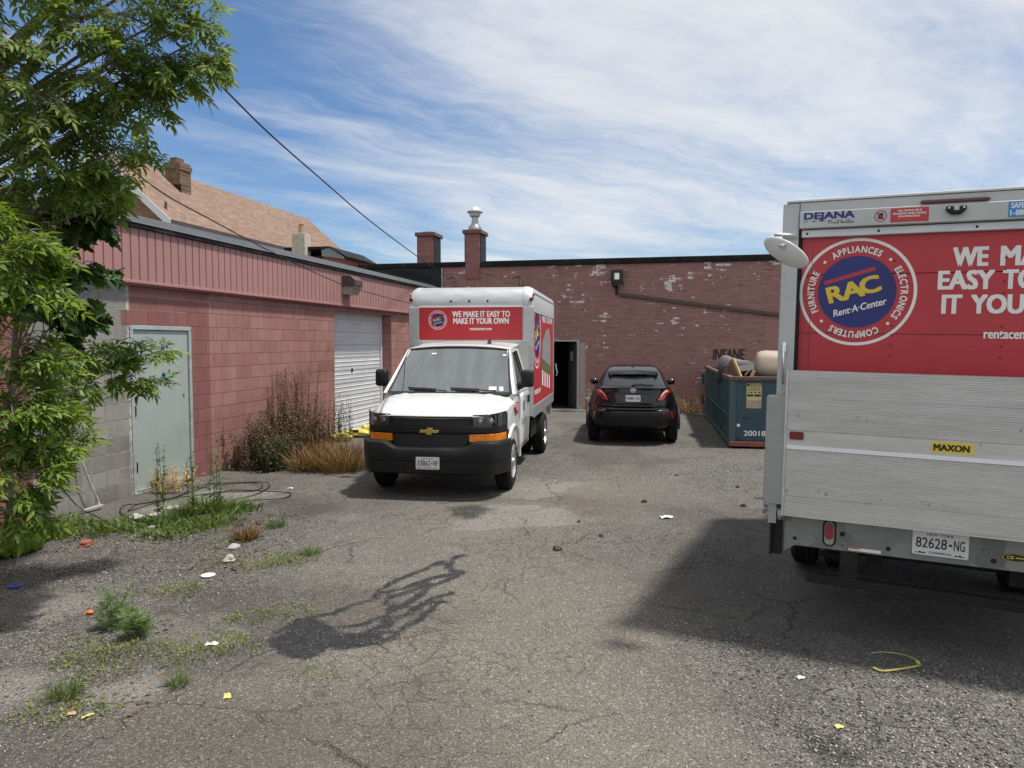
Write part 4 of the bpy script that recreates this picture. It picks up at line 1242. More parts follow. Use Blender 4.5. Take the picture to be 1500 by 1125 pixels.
def hw_(y): return lerp_table([(0.21, 0.55), (0.27, 0.76), (0.35, 0.85), (0.52, 0.915), (0.75, 0.945), (1.1, 0.96), (3, 0.96)], y)
def zc_(y): return lerp_table([(0.12, 1.055), (0.18, 1.10), (0.35, 1.16), (0.7, 1.235), (1.15, 1.30)], y)
def vsec(y):
    h = hw_(y)
    low = [(h, 0.75), (h - 0.01, 0.55), (h - 0.045, 0.42), (0.6 * h, 0.40), (0, 0.40)]
    if y < 1.17:
        z = zc_(y)
        return [(0, z), (0.45 * h, z - 0.004), (0.78 * h, z - 0.022), (0.90 * h, z - 0.055), (0.97 * h, z - 0.12), (h, z - 0.26)] + low
    return [(0, 1.18), (0.5 * h, 1.18), (0.88 * h, 1.18), (0.90 * h, 1.292), (0.965 * h, 1.285), (h, 1.19)] + low

def vtop(x, y):
    s = vsec(min(max(y, 0.30), 1.16))
    x = abs(x)
    for (a, za), (c, zc) in zip(s[:-1], s[1:]):
        if x <= c:
            return za + (zc - za) * (x - a) / (c - a)
    return s[5][1]

def strip(b, x0, x1, z0, z1, off, thick, nx=16, m=0, fr=None):
    """solid band following the curve of the van's front; z0, z1 may be functions of x"""
    f0 = z0 if callable(z0) else (lambda x: z0)
    f1 = z1 if callable(z1) else (lambda x: z1)
    fr = fr or vfront
    rings = []
    for i in range(nx + 1):
        x = x0 + (x1 - x0) * i / nx
        y = fr(x) + off
        rings.append([(x, y, f0(x)), (x, y, f1(x)), (x, y + thick, f1(x)), (x, y + thick, f0(x))])
    b.loft(rings, True, True, m)

def bfront(x):
    x = abs(x)
    return -0.01 + 0.06 * x * x + (max(0, x - 0.74) / 0.25) ** 2.2 * 0.40

def build_van():
    M = MATS
    t = thing('box_truck', 'white box truck facing the camera with a red front panel and black bumper', 'truck', VAN_O, VAN_YAW, group='rental box trucks')
    # lower body with wheel arches
    ys = [0.21, 0.27, 0.31, 0.35, 0.43, 0.52, 0.7, 0.9, 1.1, 1.16, 1.18, 1.5, 2.0, 2.62]
    rings = []
    for y in ys:
        s = vsec(y)
        rings.append([(x, y, z) for x, z in s] + [(-x, y, z) for x, z in reversed(s[1:-1])])
    b = B(); b.loft(rings)
    body = b.obj('body', M['white_paint'], t)
    c = B()
    c.tube([(-1.2, 0.95, 0.40), (1.2, 0.95, 0.40)], 0.455, 40)
    boolcut(body, c)
    body.data.polygons.foreach_set('use_smooth', [True] * len(body.data.polygons))
    try: body.data.set_sharp_from_angle(angle=R(32))
    except Exception: pass
    for sx in (-1, 1):
        b = B()
        pts = [(sx * 0.962, 0.95 + 0.475 * math.cos(a), 0.40 + 0.475 * math.sin(a)) for a in [R(-2 + 184 * i / 24) for i in range(25)]]
        pts = [(sx * (hw_(max(0.3, p[1])) + 0.004), p[1], p[2]) for p in pts]
        b.tube(pts, 0.026, 8)
        b.obj('wheel_arch', M['white_paint'], t, smooth=True)
        b = B()
        b.box(min(sx * 0.55, sx * 0.935), max(sx * 0.55, sx * 0.935), 0.50, 1.42, 0.5, 0.86)
        b.obj('wheel_well', M['black_gap'], t)
    # bonnet
    b = B()
    def hood(u, v):
        k = 2 * u - 1
        x = k * (0.70 + 0.165 * v)
        yf = vfront(x) + 0.012
        y = yf + (1.11 - yf) * v
        z = vtop(x, y) - (zc_(0.30) - zc_(min(y, 0.30))) * 0.9 + 0.012 + 0.012 * math.exp(-((abs(k) - 0.72) / 0.06) ** 2) * v
        if v < 0.06:
            z -= 0.022
        return (x, y, z)
    b.grid(hood, 32, 18)
    b.obj('bonnet', M['white_paint'], t, smooth=True, solid=0.025, angle=60)
    # front end
    b = B(); strip(b, -0.93, 0.93, lambda x: 0.66, lambda x: 1.06 if abs(x) < 0.55 else 1.085, 0.035, 0.06, 30)
    fa = b.obj('front_panel', M['black_plastic'], t)
    b = B(); strip(b, -0.93, 0.93, 0.858, 0.934, -0.004, 0.05, 30); b.obj('front_band', M['black_plastic'], t, bev=0.006)
    b = B(); strip(b, -0.545, 0.545, 1.046, 1.064, 0.0, 0.05, 20); strip(b, -0.545, 0.545, 0.936, 0.950, 0.0, 0.05, 20)
    for sx in (-1, 1):
        strip(b, sx * 0.522, sx * 0.545, 0.945, 1.05, 0.0, 0.05, 2)
    b.obj('grille_frame', M['black_plastic'], t, bev=0.004)
    b = B(); strip(b, -0.522, 0.522, 0.950, 1.046, 0.022, 0.02, 20); b.obj('grille', M['grille_mesh'], t)
    b = B(); strip(b, -0.50, 0.50, lambda x: 0.668 + 0.10 * max(0, (abs(x) - 0.34) / 0.16) ** 3, 0.835, 0.018, 0.02, 24); b.obj('lower_grille', M['grille_mesh'], t)
    b = B(); pts = [(x, vfront(x) + 0.014, 0.665 + 0.10 * max(0, (abs(x) - 0.34) / 0.16) ** 3) for x in [-0.50 + 1.0 * i / 30 for i in range(31)]]
    b.tube(pts, 0.012, 6); b.obj('grille_rim', M['black_plastic'], t, smooth=True)
    for sx in (-1, 1):
        top = lambda x: 1.062 + 0.055 * (abs(x) - 0.55) / 0.38
        b = B(); strip(b, sx * 0.552, sx * 0.928, 0.940, lambda x: top(x), 0.026, 0.02, 12)
        hl = b.obj('headlight', M['chrome_dark'], t)
        b = B(); strip(b, sx * 0.552, sx * 0.928, 0.938, lambda x: top(x) + 0.002, 0.0, 0.008, 12); b.obj('lamp_lens', M['lamp_glass'], hl, smooth=True)
        b = B()
        for cx in (0.635, 0.765):
            b.ball((sx * cx, vfront(cx) + 0.035, 1.0), (0.052, 0.03, 0.045), 14, 8)
        b.obj('reflector', M['chrome'], hl, smooth=True)
        b = B()
        for x0, x1 in ((0.552, 0.568), (0.692, 0.704), (0.835, 0.93)):
            b = B(); strip(b, sx * x0, sx * x1, 0.942, lambda x: top(x) - 0.002, 0.010, 0.02, 3)
            b.obj('lamp_bezel', M['black_plastic'], hl)
        b = B(); strip(b, sx * 0.505, sx * 0.928, 0.742, lambda x: 0.838 + 0.015 * (abs(x) - 0.5), -0.002, 0.03, 12)
        b.obj('turn_signal', M['amber_plastic'], t, bev=0.004)
    # badge
    b = B()
    bt = [(-0.045, 0.835), (0.03, 0.835), (0.034, 0.858), (0.115, 0.858), (0.130, 0.897), (0.041, 0.897), (0.045, 0.922), (-0.03, 0.922), (-0.034, 0.897), (-0.118, 0.897), (-0.130, 0.858), (-0.041, 0.858)]
    b.prism(bt, lambda u, v, d_: (u, 0.088 - d_, v), 0.0, 0.016); b.obj('badge', M['gold'], t, bev=0.004, label='gold bow tie badge')
    # bumper
    b = B()
    zt = lambda x: 0.672 + 0.085 * (lambda k: k * k * (3 - 2 * k))(min(1, max(0, (abs(x) - 0.40) / 0.22)))
    rings = []
    for i in range(61):
        x = -0.99 + 1.98 * i / 60
        y = bfront(x); z1 = zt(x)
        sec = [(0.15, z1), (0.03, z1 - 0.004), (0.006, z1 - 0.018), (-0.004, z1 - 0.05), (0.0, 0.53), (0.006, 0.515), (0.022, 0.505), (0.028, 0.40), (0.045, 0.35), (0.09, 0.33), (0.15, 0.335)]
        nrm = min(1.0, max(0.0, (abs(x) - 0.8) / 0.19))
        rings.append([(x * (1 - 0.10 * o * nrm), y + o, z) for o, z in sec])
    b.loft(rings, True, True)
    b.obj('bumper', M['black_plastic'], t, smooth=True, angle=35)
    plate(t, 0.0, 0.485, 0.305, 0.155, ('33862', 'NF'), lambda u, v, d_: (u, -0.012 - d_, v))
    # cab: windscreen, pillars, roof, doors
    def ws(u, v, e=0.0):
        k = 2 * u - 1
        h = 0.875 + (0.752 - 0.875) * v
        y = 1.165 + (1.80 - 1.165) * v - (0.085 - 0.03 * v) * (1 - k * k)
        return (k * h, y - e, 1.298 + (1.895 - 1.298) * v + e + 0.035 * v * (1 - k * k))
    b = B(); b.grid(lambda u, v: ws(u, v), 14, 8); w = b.obj('windscreen', M['windscreen'], t, smooth=True)
    b = B()
    ring = [ws(i / 12, 0) for i in range(13)] + [ws(1, i / 8) for i in range(1, 9)] + [ws(1 - i / 12, 1) for i in range(1, 13)] + [ws(0, 1 - i / 8) for i in range(1, 9)]
    b.tube(ring, 0.018, 6, caps=False); b.obj('windscreen_seal', M['black_plastic'], w, smooth=True)
    b = B(); b.grid(lambda u, v: ((2 * u - 1) * (0.86 + 0.01 * v), 1.03 + 0.0 * u + v * (1.168 - 0.08 * (1 - (2 * u - 1) ** 2) - 1.03), 1.285 + 0.03 * v), 14, 4); b.obj('cowl', M['black_plastic'], t, smooth=True)
    b = B()
    for x0, x1 in ((-0.52, 0.0), (0.10, 0.68)):
        p0 = ws((x1 / 0.875 + 1) / 2, 0.0, 0.03); p1 = ws((x0 / 0.86 + 1) / 2, 0.075, 0.02)
        b.tube([p0, p1], 0.010, 6); p2 = ws((x0 / 0.86 + 1) / 2 + 0.20, 0.055, 0.017)
        b.tube([ws((x0 / 0.86 + 1) / 2 - 0.04, 0.085, 0.014), p2], 0.012, 6)
    b.obj('wiper', M['black_vinyl'], t, smooth=True)
    for u, v, w_, h_ in ((0.28, 0.86, 0.05, 0.03), (0.96, 0.86, 0.03, 0.03), (0.86, 0.10, 0.06, 0.07), (0.93, 0.09, 0.03, 0.09)):
        b = B(); b.grid(lambda a, c: ws(u + (a - 0.5) * w_, v + (c - 0.5) * h_, 0.004), 1, 1)
        b.obj('sticker', M['white_vinyl'], w)
    xs = lambda z: 0.955 - (z - 1.285) * 0.285
    for sx in (-1, 1):
        b = B()
        O = [(1.13, 1.285), (1.79, 1.905), (2.62, 1.985), (2.62, 1.285)]
        I = [(1.44, 1.335), (1.865, 1.845), (2.34, 1.875), (2.42, 1.335)]
        vs = []
        for e in (0.0, 0.05):
            vs += [(sx * (xs(z) - e), y, z) for y, z in O] + [(sx * (xs(z) - e), y, z) for y, z in I]
        fs = []
        for i in range(4):
            j = (i + 1) % 4
            fs += [(i, j, 4 + j, 4 + i), (8 + i, 12 + i, 12 + j, 8 + j), (i, 8 + i, 8 + j, j), (4 + i, 4 + j, 12 + j, 12 + i)]
        b.add(vs, fs)
        b.obj('door_pillar', M['white_paint'], t, bev=0.006)
        b = B(); b.add([(sx * (xs(z) - 0.02), y, z) for y, z in I], [(0, 1, 2, 3)])
        # door
        d_ = B()
        zz = [0.46, 0.55, 0.75, 1.19, 1.27]
        xx = [0.95, 0.954, 0.966, 0.966, 0.956]
        d_.loft([[(sx * (xx[i] + 0.004), y, zz[i]) for i in range(5)] for y in (1.45, 1.9, 2.46)], False, False)
        dr = d_.obj('door', M['white_paint'], t, smooth=True, solid=0.02)
        b.obj('door_window', M['side_glass'], dr)
        b = B(); b.box(min(sx * 0.972, sx * 0.990), max(sx * 0.972, sx * 0.990), 2.28, 2.42, 1.08, 1.20); b.obj('handle', M['black_plastic'], dr, bev=0.008)
        b = B()
        b.tube([(sx * (xs(z) + 0.001), y, z) for y, z in I + [I[0]]], 0.012, 6); b.obj('window_seal', M['black_plastic'], dr)
        # mirror
        b = B(); cx = sx * 1.075
        b.loft([[(cx + (u - sx * 0.0), 1.44 + dy, 1.49 + v) for u, v in rrect(-k, k, -0.125 * k / 0.09, 0.125 * k / 0.09, 0.035 * k / 0.09, 3)] for dy, k in ((-0.05, 0.06), (-0.035, 0.082), (0.0, 0.09), (0.05, 0.09), (0.06, 0.085))])
        mr = b.obj('mirror', M['black_plastic'], t, smooth=True, angle=50)
        b = B(); b.bar((sx * 1.0, 1.47, 1.41), (sx * 0.93, 1.46, 1.34), 0.06, 0.07); b.bar((sx * 0.985, 1.47, 1.40), (sx * 1.03, 1.45, 1.41), 0.05, 0.06); b.obj('mirror_arm', M['black_plastic'], mr, bev=0.012)
    def roof(u, v):
        k = 2 * u - 1
        h = 0.772 + 0.02 * v
        return (k * h, 1.79 + v * 0.85 - 0.05 * (1 - k * k) * (1 - v), 1.912 + 0.065 * v + (0.055 - 0.01 * v) * (1 - abs(k) ** 2.6))
    b = B(); b.grid(roof, 18, 8); b.obj('cab_roof', M['white_paint'], t, smooth=True, solid=0.03)
    b = B(); b.prism([(2.10, 0), (2.22, 0), (2.20, 0.06), (2.18, 0.085)], lambda u, v, d_: (0.40 + d_ * (1 - 6 * v), u, v + 2.0 - 0.02), -0.03, 0.03); b.obj('aerial', M['black_plastic'], t, bev=0.006)
    b = B(); b.box(-0.94, 0.94, 2.60, 2.645, 0.45, 2.02); b.obj('cab_back', M['interior_light'], t)
    b = B(); b.box(-0.84, 0.84, 1.18, 1.45, 1.182, 1.27); b.box(-0.5, 0.5, 1.35, 1.55, 0.9, 1.24); b.obj('dashboard', M['interior_grey'], t, bev=0.03)
    for sx in (-1, 1):
        b = B(); b.box(sx * 0.45 - 0.26, sx * 0.45 + 0.26, 1.98, 2.14, 0.9, 1.60); b.box(sx * 0.45 - 0.14, sx * 0.45 + 0.14, 2.0, 2.1, 1.62, 1.78); b.obj('seat', M['interior_grey'], t, bev=0.04)
    b = B(); b.lathe([(0.19 * 0 + 0.016 * math.sin(a), 0.19 + 0.016 * math.cos(a)) for a in [2 * math.pi * i / 8 for i in range(8)]], 28, 'y', (0.45, 1.60, 1.26), closed=True)
    b.obj('steering_wheel', M['black_plastic'], t, smooth=True)
    # wheels and chassis
    for sx in (-1, 1):
        wheel(t, sx * 0.845, 0.95, 0.372, 0.225, sx)
        wheel(t, sx * 0.93, 4.35, 0.372, 0.225, sx, dual=True)
    b = B(); b.box(-0.45, -0.35, 0.5, 6.05, 0.50, 0.72); b.box(0.35, 0.45, 0.5, 6.05, 0.50, 0.72); b.tube([(-0.9, 4.35, 0.37), (0.9, 4.35, 0.37)], 0.07); b.tube([(-0.9, 0.95, 0.36), (0.9, 0.95, 0.36)], 0.05)
    b.box(-0.85, 0.85, 0.7, 1.3, 0.30, 0.40); b.box(-0.34, 0.34, 2.6, 3.6, 0.42, 0.62)
    b.box(0.5, 0.95, 2.9, 3.7, 0.45, 0.72); b.ball((0, 4.35, 0.37), (0.16, 0.2, 0.16))
    b.obj('chassis', M['dark_metal'], t)
    b = B(); b.box(0.88, 0.98, 6.02, 6.10, 0.55, 0.80); b.box(-0.98, -0.88, 6.02, 6.10, 0.55, 0.80); b.obj('rear_post', M['grey_metal_paint'], t, bev=0.008)
    # cargo box
    b = B(); b.box(-1.0, 1.0, 2.665, 6.09, 0.83, 2.60); b.obj('cargo_box', M['white_paint'], t)
    arc = [(2.668 + 0.0, 2.575)] + [(2.668 + 0.26 * (1 - math.cos(R(a))), 2.63 + 0.27 * math.sin(R(a))) for a in range(0, 91, 9)]
    b = B(); b.prism(arc + [(6.1, 2.90), (6.1, 2.575)], lambda u, v, d_: (d_, u, v), -0.845, 0.845)
    b.obj('roof_cap', M['aluminium'], t, smooth=True, angle=30, label='rounded bare aluminium nose cap')
    for sx in (-1, 1):
        b = B()
        b.loft([[(sx * x, y + dy, z - dz) for y, z in arc + [(6.1, 2.895), (6.1, 2.575)]] for x, dy, dz in ((0.847, -0.008, -0.006), (0.92, -0.008, -0.004), (0.99, 0.015, 0.03), (1.02, 0.06, 0.09))])
        cc = b.obj('corner_cap', M['grey_metal_paint'], t, smooth=True, angle=30)
        b = B(); b.box(min(sx * 0.955, sx * 1.008), max(sx * 0.955, sx * 1.008), 2.655, 2.70, 2.665, 2.715); b.obj('marker_light', M['dark_red_plastic'], cc, bev=0.006)
        b = B(); b.box(min(sx * 0.848, sx * 1.018), max(sx * 0.848, sx * 1.018), 2.655, 2.72, 0.83, 2.573); b.obj('corner_post', M['aluminium'], t, bev=0.012)
        b = B(); b.box(min(sx * 1.002, sx * 1.025), max(sx * 1.002, sx * 1.025), 2.722, 6.1, 0.80, 0.985); b.box(min(sx * 1.002, sx * 1.025), max(sx * 1.002, sx * 1.025), 2.722, 6.1, 2.77, 2.80); b.box(min(sx * 1.002, sx * 1.028), max(sx * 1.002, sx * 1.028), 6.03, 6.11, 0.986, 2.768); b.obj('side_rail', M['aluminium'], t, bev=0.006)
        b = B(); b.box(min(sx * 1.001, sx * 1.012), max(sx * 1.001, sx * 1.012), 2.73, 6.025, 0.99, 2.765)
        sp = b.obj('side_panel', M['red_vinyl'], t)
        sf = lambda u, v, e: (sx * (1.0135 + e), u if sx > 0 else 5.2 - u + 2.6 + 0.8, v)
        rac_logo(sp, 3.22, 2.13, 0.56, sf)
        s2 = lambda u, v: sf(u, v, 0.001)
        words(sp, 'white_vinyl', (('WE MAKE IT EASY TO', 3.95, 5.85, 2.53, 2.66), ('MAKE IT YOUR OWN', 4.0, 5.8, 2.36, 2.49), ('rentacenter.com', 2.85, 3.75, 1.15, 1.24)), s2, 0.04)
        # the photographic print on the panel: a grey couch on grass by a white fence
        b = B(); b.add([sf(u, v, 0.0) for u, v in ((4.0, 1.72), (5.5, 1.55), (5.55, 2.02), (5.2, 2.28), (4.6, 2.22), (4.02, 2.0))], [(0, 1, 2, 3, 4, 5)]); b.obj('picture', M['interior_grey'], sp, label='printed picture of grey furniture')
        b = B(); b.add([sf(u, v, 0.0) for u, v in ((4.0, 1.52), (5.5, 1.35), (5.5, 1.55), (4.0, 1.718))], [(0, 1, 2, 3)]); b.obj('picture', M['print_green'], sp, label='printed green lawn')
        b = B()
        for k in range(4):
            u = 4.0 + k * 0.4
            b.add([sf(u, 1.25 - 0.04 * k, 0.0), sf(u + 0.2, 1.23 - 0.04 * k, 0.0), sf(u + 0.2, 1.50 - 0.045 * k, 0.0), sf(u, 1.52 - 0.045 * k, 0.0)], [(0, 1, 2, 3)])
        b.obj('picture', M['white_vinyl'], sp, label='printed white posts')
    b = B()
    for x in (-0.32, -0.02, 0.28):
        b.tube([(x, 2.672, 2.665), (x, 2.655, 2.665)], 0.017, 12)
    b.obj('marker_light', M['black_vinyl'], t)
    b = B(); b.box(-0.842, 0.842, 2.655, 2.664, 2.045, 2.565)
    fp = b.obj('red_panel', M['red_vinyl'], t, label='red front panel with white slogan')
    b = B(); b.box(-0.845, 0.845, 2.657, 2.664, 1.96, 2.042); b.box(-0.845, 0.845, 2.648, 2.664, 2.566, 2.573); b.obj('panel_trim', M['white_paint'], t)
    f = lambda u, v, e: (u, 2.6535 - e, v)
    rac_logo(fp, -0.535, 2.365, 0.152, f)
    f2 = lambda u, v: f(u, v, 0.001)
    words(fp, 'white_vinyl', (('WE MAKE IT EASY TO', -0.295, 0.645, 2.410, 2.507), ('MAKE IT YOUR OWN', -0.28, 0.625, 2.300, 2.397), ('rentacenter.com', -0.01, 0.35, 2.20, 2.24)), f2, 0.035)
    # rivets along the box edges
    b = B()
    for i in range(24):
        z = 0.95 + i * 0.068
        for sx in (-1, 1):
            b.ball((sx * 0.862, 2.654, z), (0.007, 0.004, 0.007), 6, 4)
    b.obj('rivets', M['aluminium'], t)
    # door decals on the driver's side
    sd = lambda u, v, e=0.0: (0.9715 + e, u, v)
    b = B(); b.add([sd(1.02, 1.02, 0), sd(1.28, 1.02, 0.0), sd(1.28, 1.18, 0), sd(1.02, 1.18, 0)], [(0, 1, 2, 3)])
    ds = b.obj('decal', M['red_vinyl'], t, label='small red door decal')
    b = B(); disc(b, 0.94, 1.10, 0.035, 0.045, lambda u, v: sd(u, v), 24); b.obj('decal_ring', M['red_vinyl'], ds)
    b = B()
    for k, (a, c) in enumerate(((1.07, 1.23), (1.05, 1.25), (1.08, 1.21))):
        b.add([sd(a, 1.14 - k * 0.035, 0.001), sd(c, 1.14 - k * 0.035, 0.001), sd(c, 1.155 - k * 0.035, 0.001), sd(a, 1.155 - k * 0.035, 0.001)], [(0, 1, 2, 3)])
    b.obj('decal_lines', M['white_vinyl'], ds)
    rac_logo(t, 1.86, 1.07, 0.115, lambda u, v, e: (0.9925 + e - 0.014, u, v))
    b = B()
    for k in range(2):
        for i in range(7):
            u = 1.62 + i * 0.085
            b.add([(0.9772, u, 0.86 - k * 0.05), (0.9772, u + 0.06, 0.86 - k * 0.05), (0.9772, u + 0.06, 0.89 - k * 0.05), (0.9772, u, 0.89 - k * 0.05)], [(0, 1, 2, 3)])
    b.obj('decal_text', M['interior_grey'], t)
    return t

def build_truck(van):
    M = MATS
    O = Vector((1.80, 4.94, 0))
    t = thing('box_truck', 'large box truck seen from behind with folded aluminium tail lift and red rear door', 'truck', O, 25.7, 1.0, group='rental box trucks')
    skip = {'number_plate', 'rear_post'}
    def cp(o, par, top):
        c = o.copy(); COL.objects.link(c); c.parent = par
        if top:
            c.location = (0.99, 6.21, 0.014); c.rotation_euler = (0, 0, math.pi)
        for ch in list(o.children):
            cp(ch, c, False)
    for ch in list(van.children):
        if ch.name.split('.')[0] not in skip:
            cp(ch, t, True)
    # rear frame
    for x0 in (-0.052, 1.93):
        b = B(); b.box(x0, x0 + 0.102, -0.012, 0.07, 0.86, 2.915); b.obj('frame_post', M['grey_metal_paint'], t, bev=0.008)
    b = B(); b.prism([(-0.012, 2.745), (-0.012, 2.915), (0.12, 2.928), (0.12, 2.745)], lambda u, v, d_: (d_, u, v), 0.053, 1.927); b.box(0.053, 1.927, -0.035, -0.014, 2.745, 2.852)
    hd = b.obj('header', M['grey_metal_paint'], t, bev=0.005)
    b = B(); b.box(0.052, 1.928, 0.01, 0.10, 2.69, 2.742); b.obj('door_header', M['aluminium'], t, bev=0.006)
    b = B(); b.box(-0.03, 2.01, -0.02, 0.2, 2.918, 2.935); b.obj('roof_trim', M['white_paint'], t, bev=0.005)
    b = B(); b.box(0.052, 0.066, 0.0, 0.12, 0.9, 2.74); b.obj('door_track', M['dark_metal'], t)
    b = B(); b.box(1.914, 1.928, 0.0, 0.12, 0.9, 2.74); b.obj('door_track', M['dark_metal'], t)
    b = B()
    for z0, z1 in ((0.9, 1.235), (1.239, 1.64), (1.644, 2.064), (2.068, 2.446), (2.450, 2.72)):
        b.box(0.068, 1.912, 0.050, 0.085, z0, z1)
    dr = b.obj('rear_door', M['red_vinyl'], t, bev=0.0015, label='red roll up rear door')
    b = B(); b.box(0.134, 0.138, 0.048, 0.0495, 0.9, 2.70); b.obj('door_seam', M['red_plastic'], dr)
    f = lambda u, v, e: (u, 0.0485 - e, v)
    rac_logo(dr, 0.408, 2.335, 0.345, f)
    f2 = lambda u, v: f(u, v, 0.001)
    for s, u0, u1, v0, v1 in (('WE', 0.935, 1.122, 2.482, 2.600), ('MAKE', 1.182, 1.545, 2.482, 2.600), ('IT', 1.60, 1.72, 2.482, 2.600), ('EASY', 0.862, 1.160, 2.342, 2.460), ('TO', 1.200, 1.375, 2.342, 2.460), ('MAKE', 1.425, 1.78, 2.342, 2.460),
                              ('IT', 0.888, 0.998, 2.195, 2.312), ('YOUR', 1.042, 1.40, 2.195, 2.312), ('OWN', 1.46, 1.76, 2.195, 2.312)):
        words(dr, 'white_vinyl', ((s, u0, u1, v0, v1),), f2, 0.045)
    words(dr, 'white_vinyl', (('rentacenter.com', 1.118, 1.52, 2.045, 2.092),), f2, 0.04)
    b = B()
    for x in (0.62, 1.21):
        for z in (1.93, 2.0, 2.06, 2.12, 2.32, 2.39, 2.46, 2.53):
            b.ball((x, 0.0475, z), (0.007, 0.004, 0.007), 8, 4)
    b.obj('rivets', M['red_plastic'], dr)
    b = B()
    for x in (0.10, 0.52, 1.05, 1.5, 1.85):
        b.ball((x, 0.008, 2.715), (0.008, 0.006, 0.008), 8, 4)
    b.obj('rivets', M['dark_metal'], t)
    # header signs and fittings
    h = lambda u, v, e=0.0: (u, -0.0365 - e, v)
    b = B(); write(b, 'DEJANA', 0.080, 0.380, 2.786, 2.844, h, bold=0.05); b.obj('lettering', M['blue_vinyl'], hd)
    b = B()
    for x in (0.082, 0.135, 0.187, 0.227, 0.283, 0.333):
        b.add([h(x - 0.004, 2.785), h(x + 0.022, 2.785), h(x + 0.022, 2.789), h(x - 0.004, 2.789)], [(0, 1, 2, 3)])
    b.obj('serifs', M['blue_vinyl'], hd)
    b = B(); write(b, 'Truck Bodies', 0.222, 0.376, 2.768, 2.782, h, bold=0.02); b.obj('lettering', M['black_vinyl'], hd)
    b = B(); disc(b, 0.527, 2.800, 0.030, 0.035, lambda u, v: h(u, v, 0.001), 30)
    b.add([h(0.527 + a, 2.800 + c, 0.001) for a, c in ((-0.024, 0.020), (-0.020, 0.024), (0.024, -0.020), (0.020, -0.024))], [(0, 1, 2, 3)])
    sg = b.obj('no_phone_sign', M['red_vinyl'], t)
    b = B(); b.prism(rrect(0.513, 0.541, 2.782, 2.818, 0.004), lambda u, v, e: h(u, v, e), 0.0, 0.0005); b.prism(rrect(0.518, 0.536, 2.788, 2.813, 0.002), lambda u, v, e: h(u, v, e), 0.0002, 0.0004); b.obj('phone_symbol', M['black_vinyl'], sg)
    b = B(); b.box(0.582, 0.790, -0.0372, -0.0362, 2.757, 2.842); sg = b.obj('red_sign', M['red_vinyl'], t)
    words(sg, 'white_vinyl', (('CELL PHONE USE IS', 0.62, 0.752, 2.820, 2.832), ('PROHIBITED WHILE VEHICLE', 0.595, 0.777, 2.802, 2.814), ('IS IN OPERATION.', 0.625, 0.745, 2.785, 2.797)), lambda u, v: h(u, v, 0.0015), 0.04)
    b = B(); b.prism([(0.74, 2.873), (0.75, 2.884), (1.10, 2.884), (1.11, 2.873), (1.10, 2.862), (0.75, 2.862)], lambda u, v, e: (u, -0.012 - e, v), 0.0, 0.02); b.obj('brake_light', M['dark_red_plastic'], t, bev=0.006)
    b = B(); b.prism([(0.878, 2.835), (0.985, 2.835), (0.985, 2.810), (0.955, 2.785), (0.91, 2.785), (0.878, 2.810)], lambda u, v, e: (u, -0.0365 - e, v), 0.0, 0.035)
    cm = b.obj('camera_bracket', M['black_plastic'], t, bev=0.008)
    b = B(); b.box(0.918, 0.945, -0.078, -0.0725, 2.807, 2.834); b.obj('camera_lens', M['grey_metal_paint'], cm)
    b = B()
    for x in (0.893, 0.970):
        b.tube([(x, -0.0722, 2.822), (x, -0.076, 2.822)], 0.005, 8)
    b.obj('screw', M['chrome'], cm)
    b = B(); b.box(1.197, 1.56, -0.0372, -0.0362, 2.755, 2.845); sg = b.obj('blue_sign', M['cyan_vinyl'], t)
    words(sg, 'white_vinyl', (('SAFETY', 1.209, 1.315, 2.806, 2.838), ('1-888', 1.206, 1.293, 2.764, 2.797)), lambda u, v: h(u, v, 0.0015), 0.035)
    # blind-spot mirror
    cx, cy, cz = 0.012, -0.35, 2.562
    a1 = Vector((0.126, 0.0, -0.080)); a2 = Vector((0.034, -0.060, 0.046)); nn = a1.cross(a2).normalized()
    if nn.y > 0: nn = -nn
    b = B()
    C0 = Vector((cx, cy, cz))
    b.grid(lambda u, v: C0 + (a1 * math.cos(2 * math.pi * u) + a2 * math.sin(2 * math.pi * u)) * v + nn * 0.022 * (1 - v * v), 36, 8)
    mr = b.obj('blind_spot_mirror', M['mirror_white'], t, smooth=True, solid=0.012)
    b = B(); b.tube([(0.03, -0.03, 2.705), (-0.06, -0.05, 2.71), (-0.10, -0.12, 2.70), (-0.09, -0.24, 2.66), (-0.02, -0.40, 2.60)], 0.011, 8); b.tube([(-0.02, -0.40, 2.60), (0.005, -0.42, 2.585)], 0.016, 8)
    b.obj('mirror_arm', M['aluminium'], mr, smooth=True)
    b = B(); b.box(-0.05, 0.046, -0.032, -0.0125, 2.685, 2.73); b.obj('mirror_mount', M['grey_metal_paint'], mr, bev=0.006)
    b = B(); b.tube([(-0.012, -0.02, 1.99), (-0.012, -0.045, 1.96), (-0.014, -0.045, 1.76), (-0.014, -0.02, 1.73)], 0.008, 8); b.tube([(-0.012, -0.014, 2.0), (-0.012, -0.022, 1.94)], 0.016, 8)
    b.obj('grab_handle', M['chrome'], t, smooth=True)
    # folded tail lift
    def ribs(z0, z1):
        n = int((z1 - z0) / 0.0135)
        s = (z1 - z0) / n
        P = []
        for i in range(n):
            z = z0 + i * s
            P += [(-0.120, z), (-0.120, z + s * 0.62), (-0.1165, z + s * 0.72), (-0.1165, z + s * 0.92)]
        return P
    prof = ribs(0.862, 1.305) + [(-0.120, 1.306), (-0.122, 1.338), (-0.122, 1.425), (-0.112, 1.427), (-0.112, 1.433)] + ribs(1.436, 1.822) + [(-0.120, 1.822), (-0.07, 1.822), (-0.07, 0.862)]
    b = B(); b.prism(prof, lambda u, v, d_: (d_, u, v), 0.034, 1.95)
    pf = b.obj('tail_lift', M['lift_aluminium'], t, label='ribbed aluminium tail lift platform')
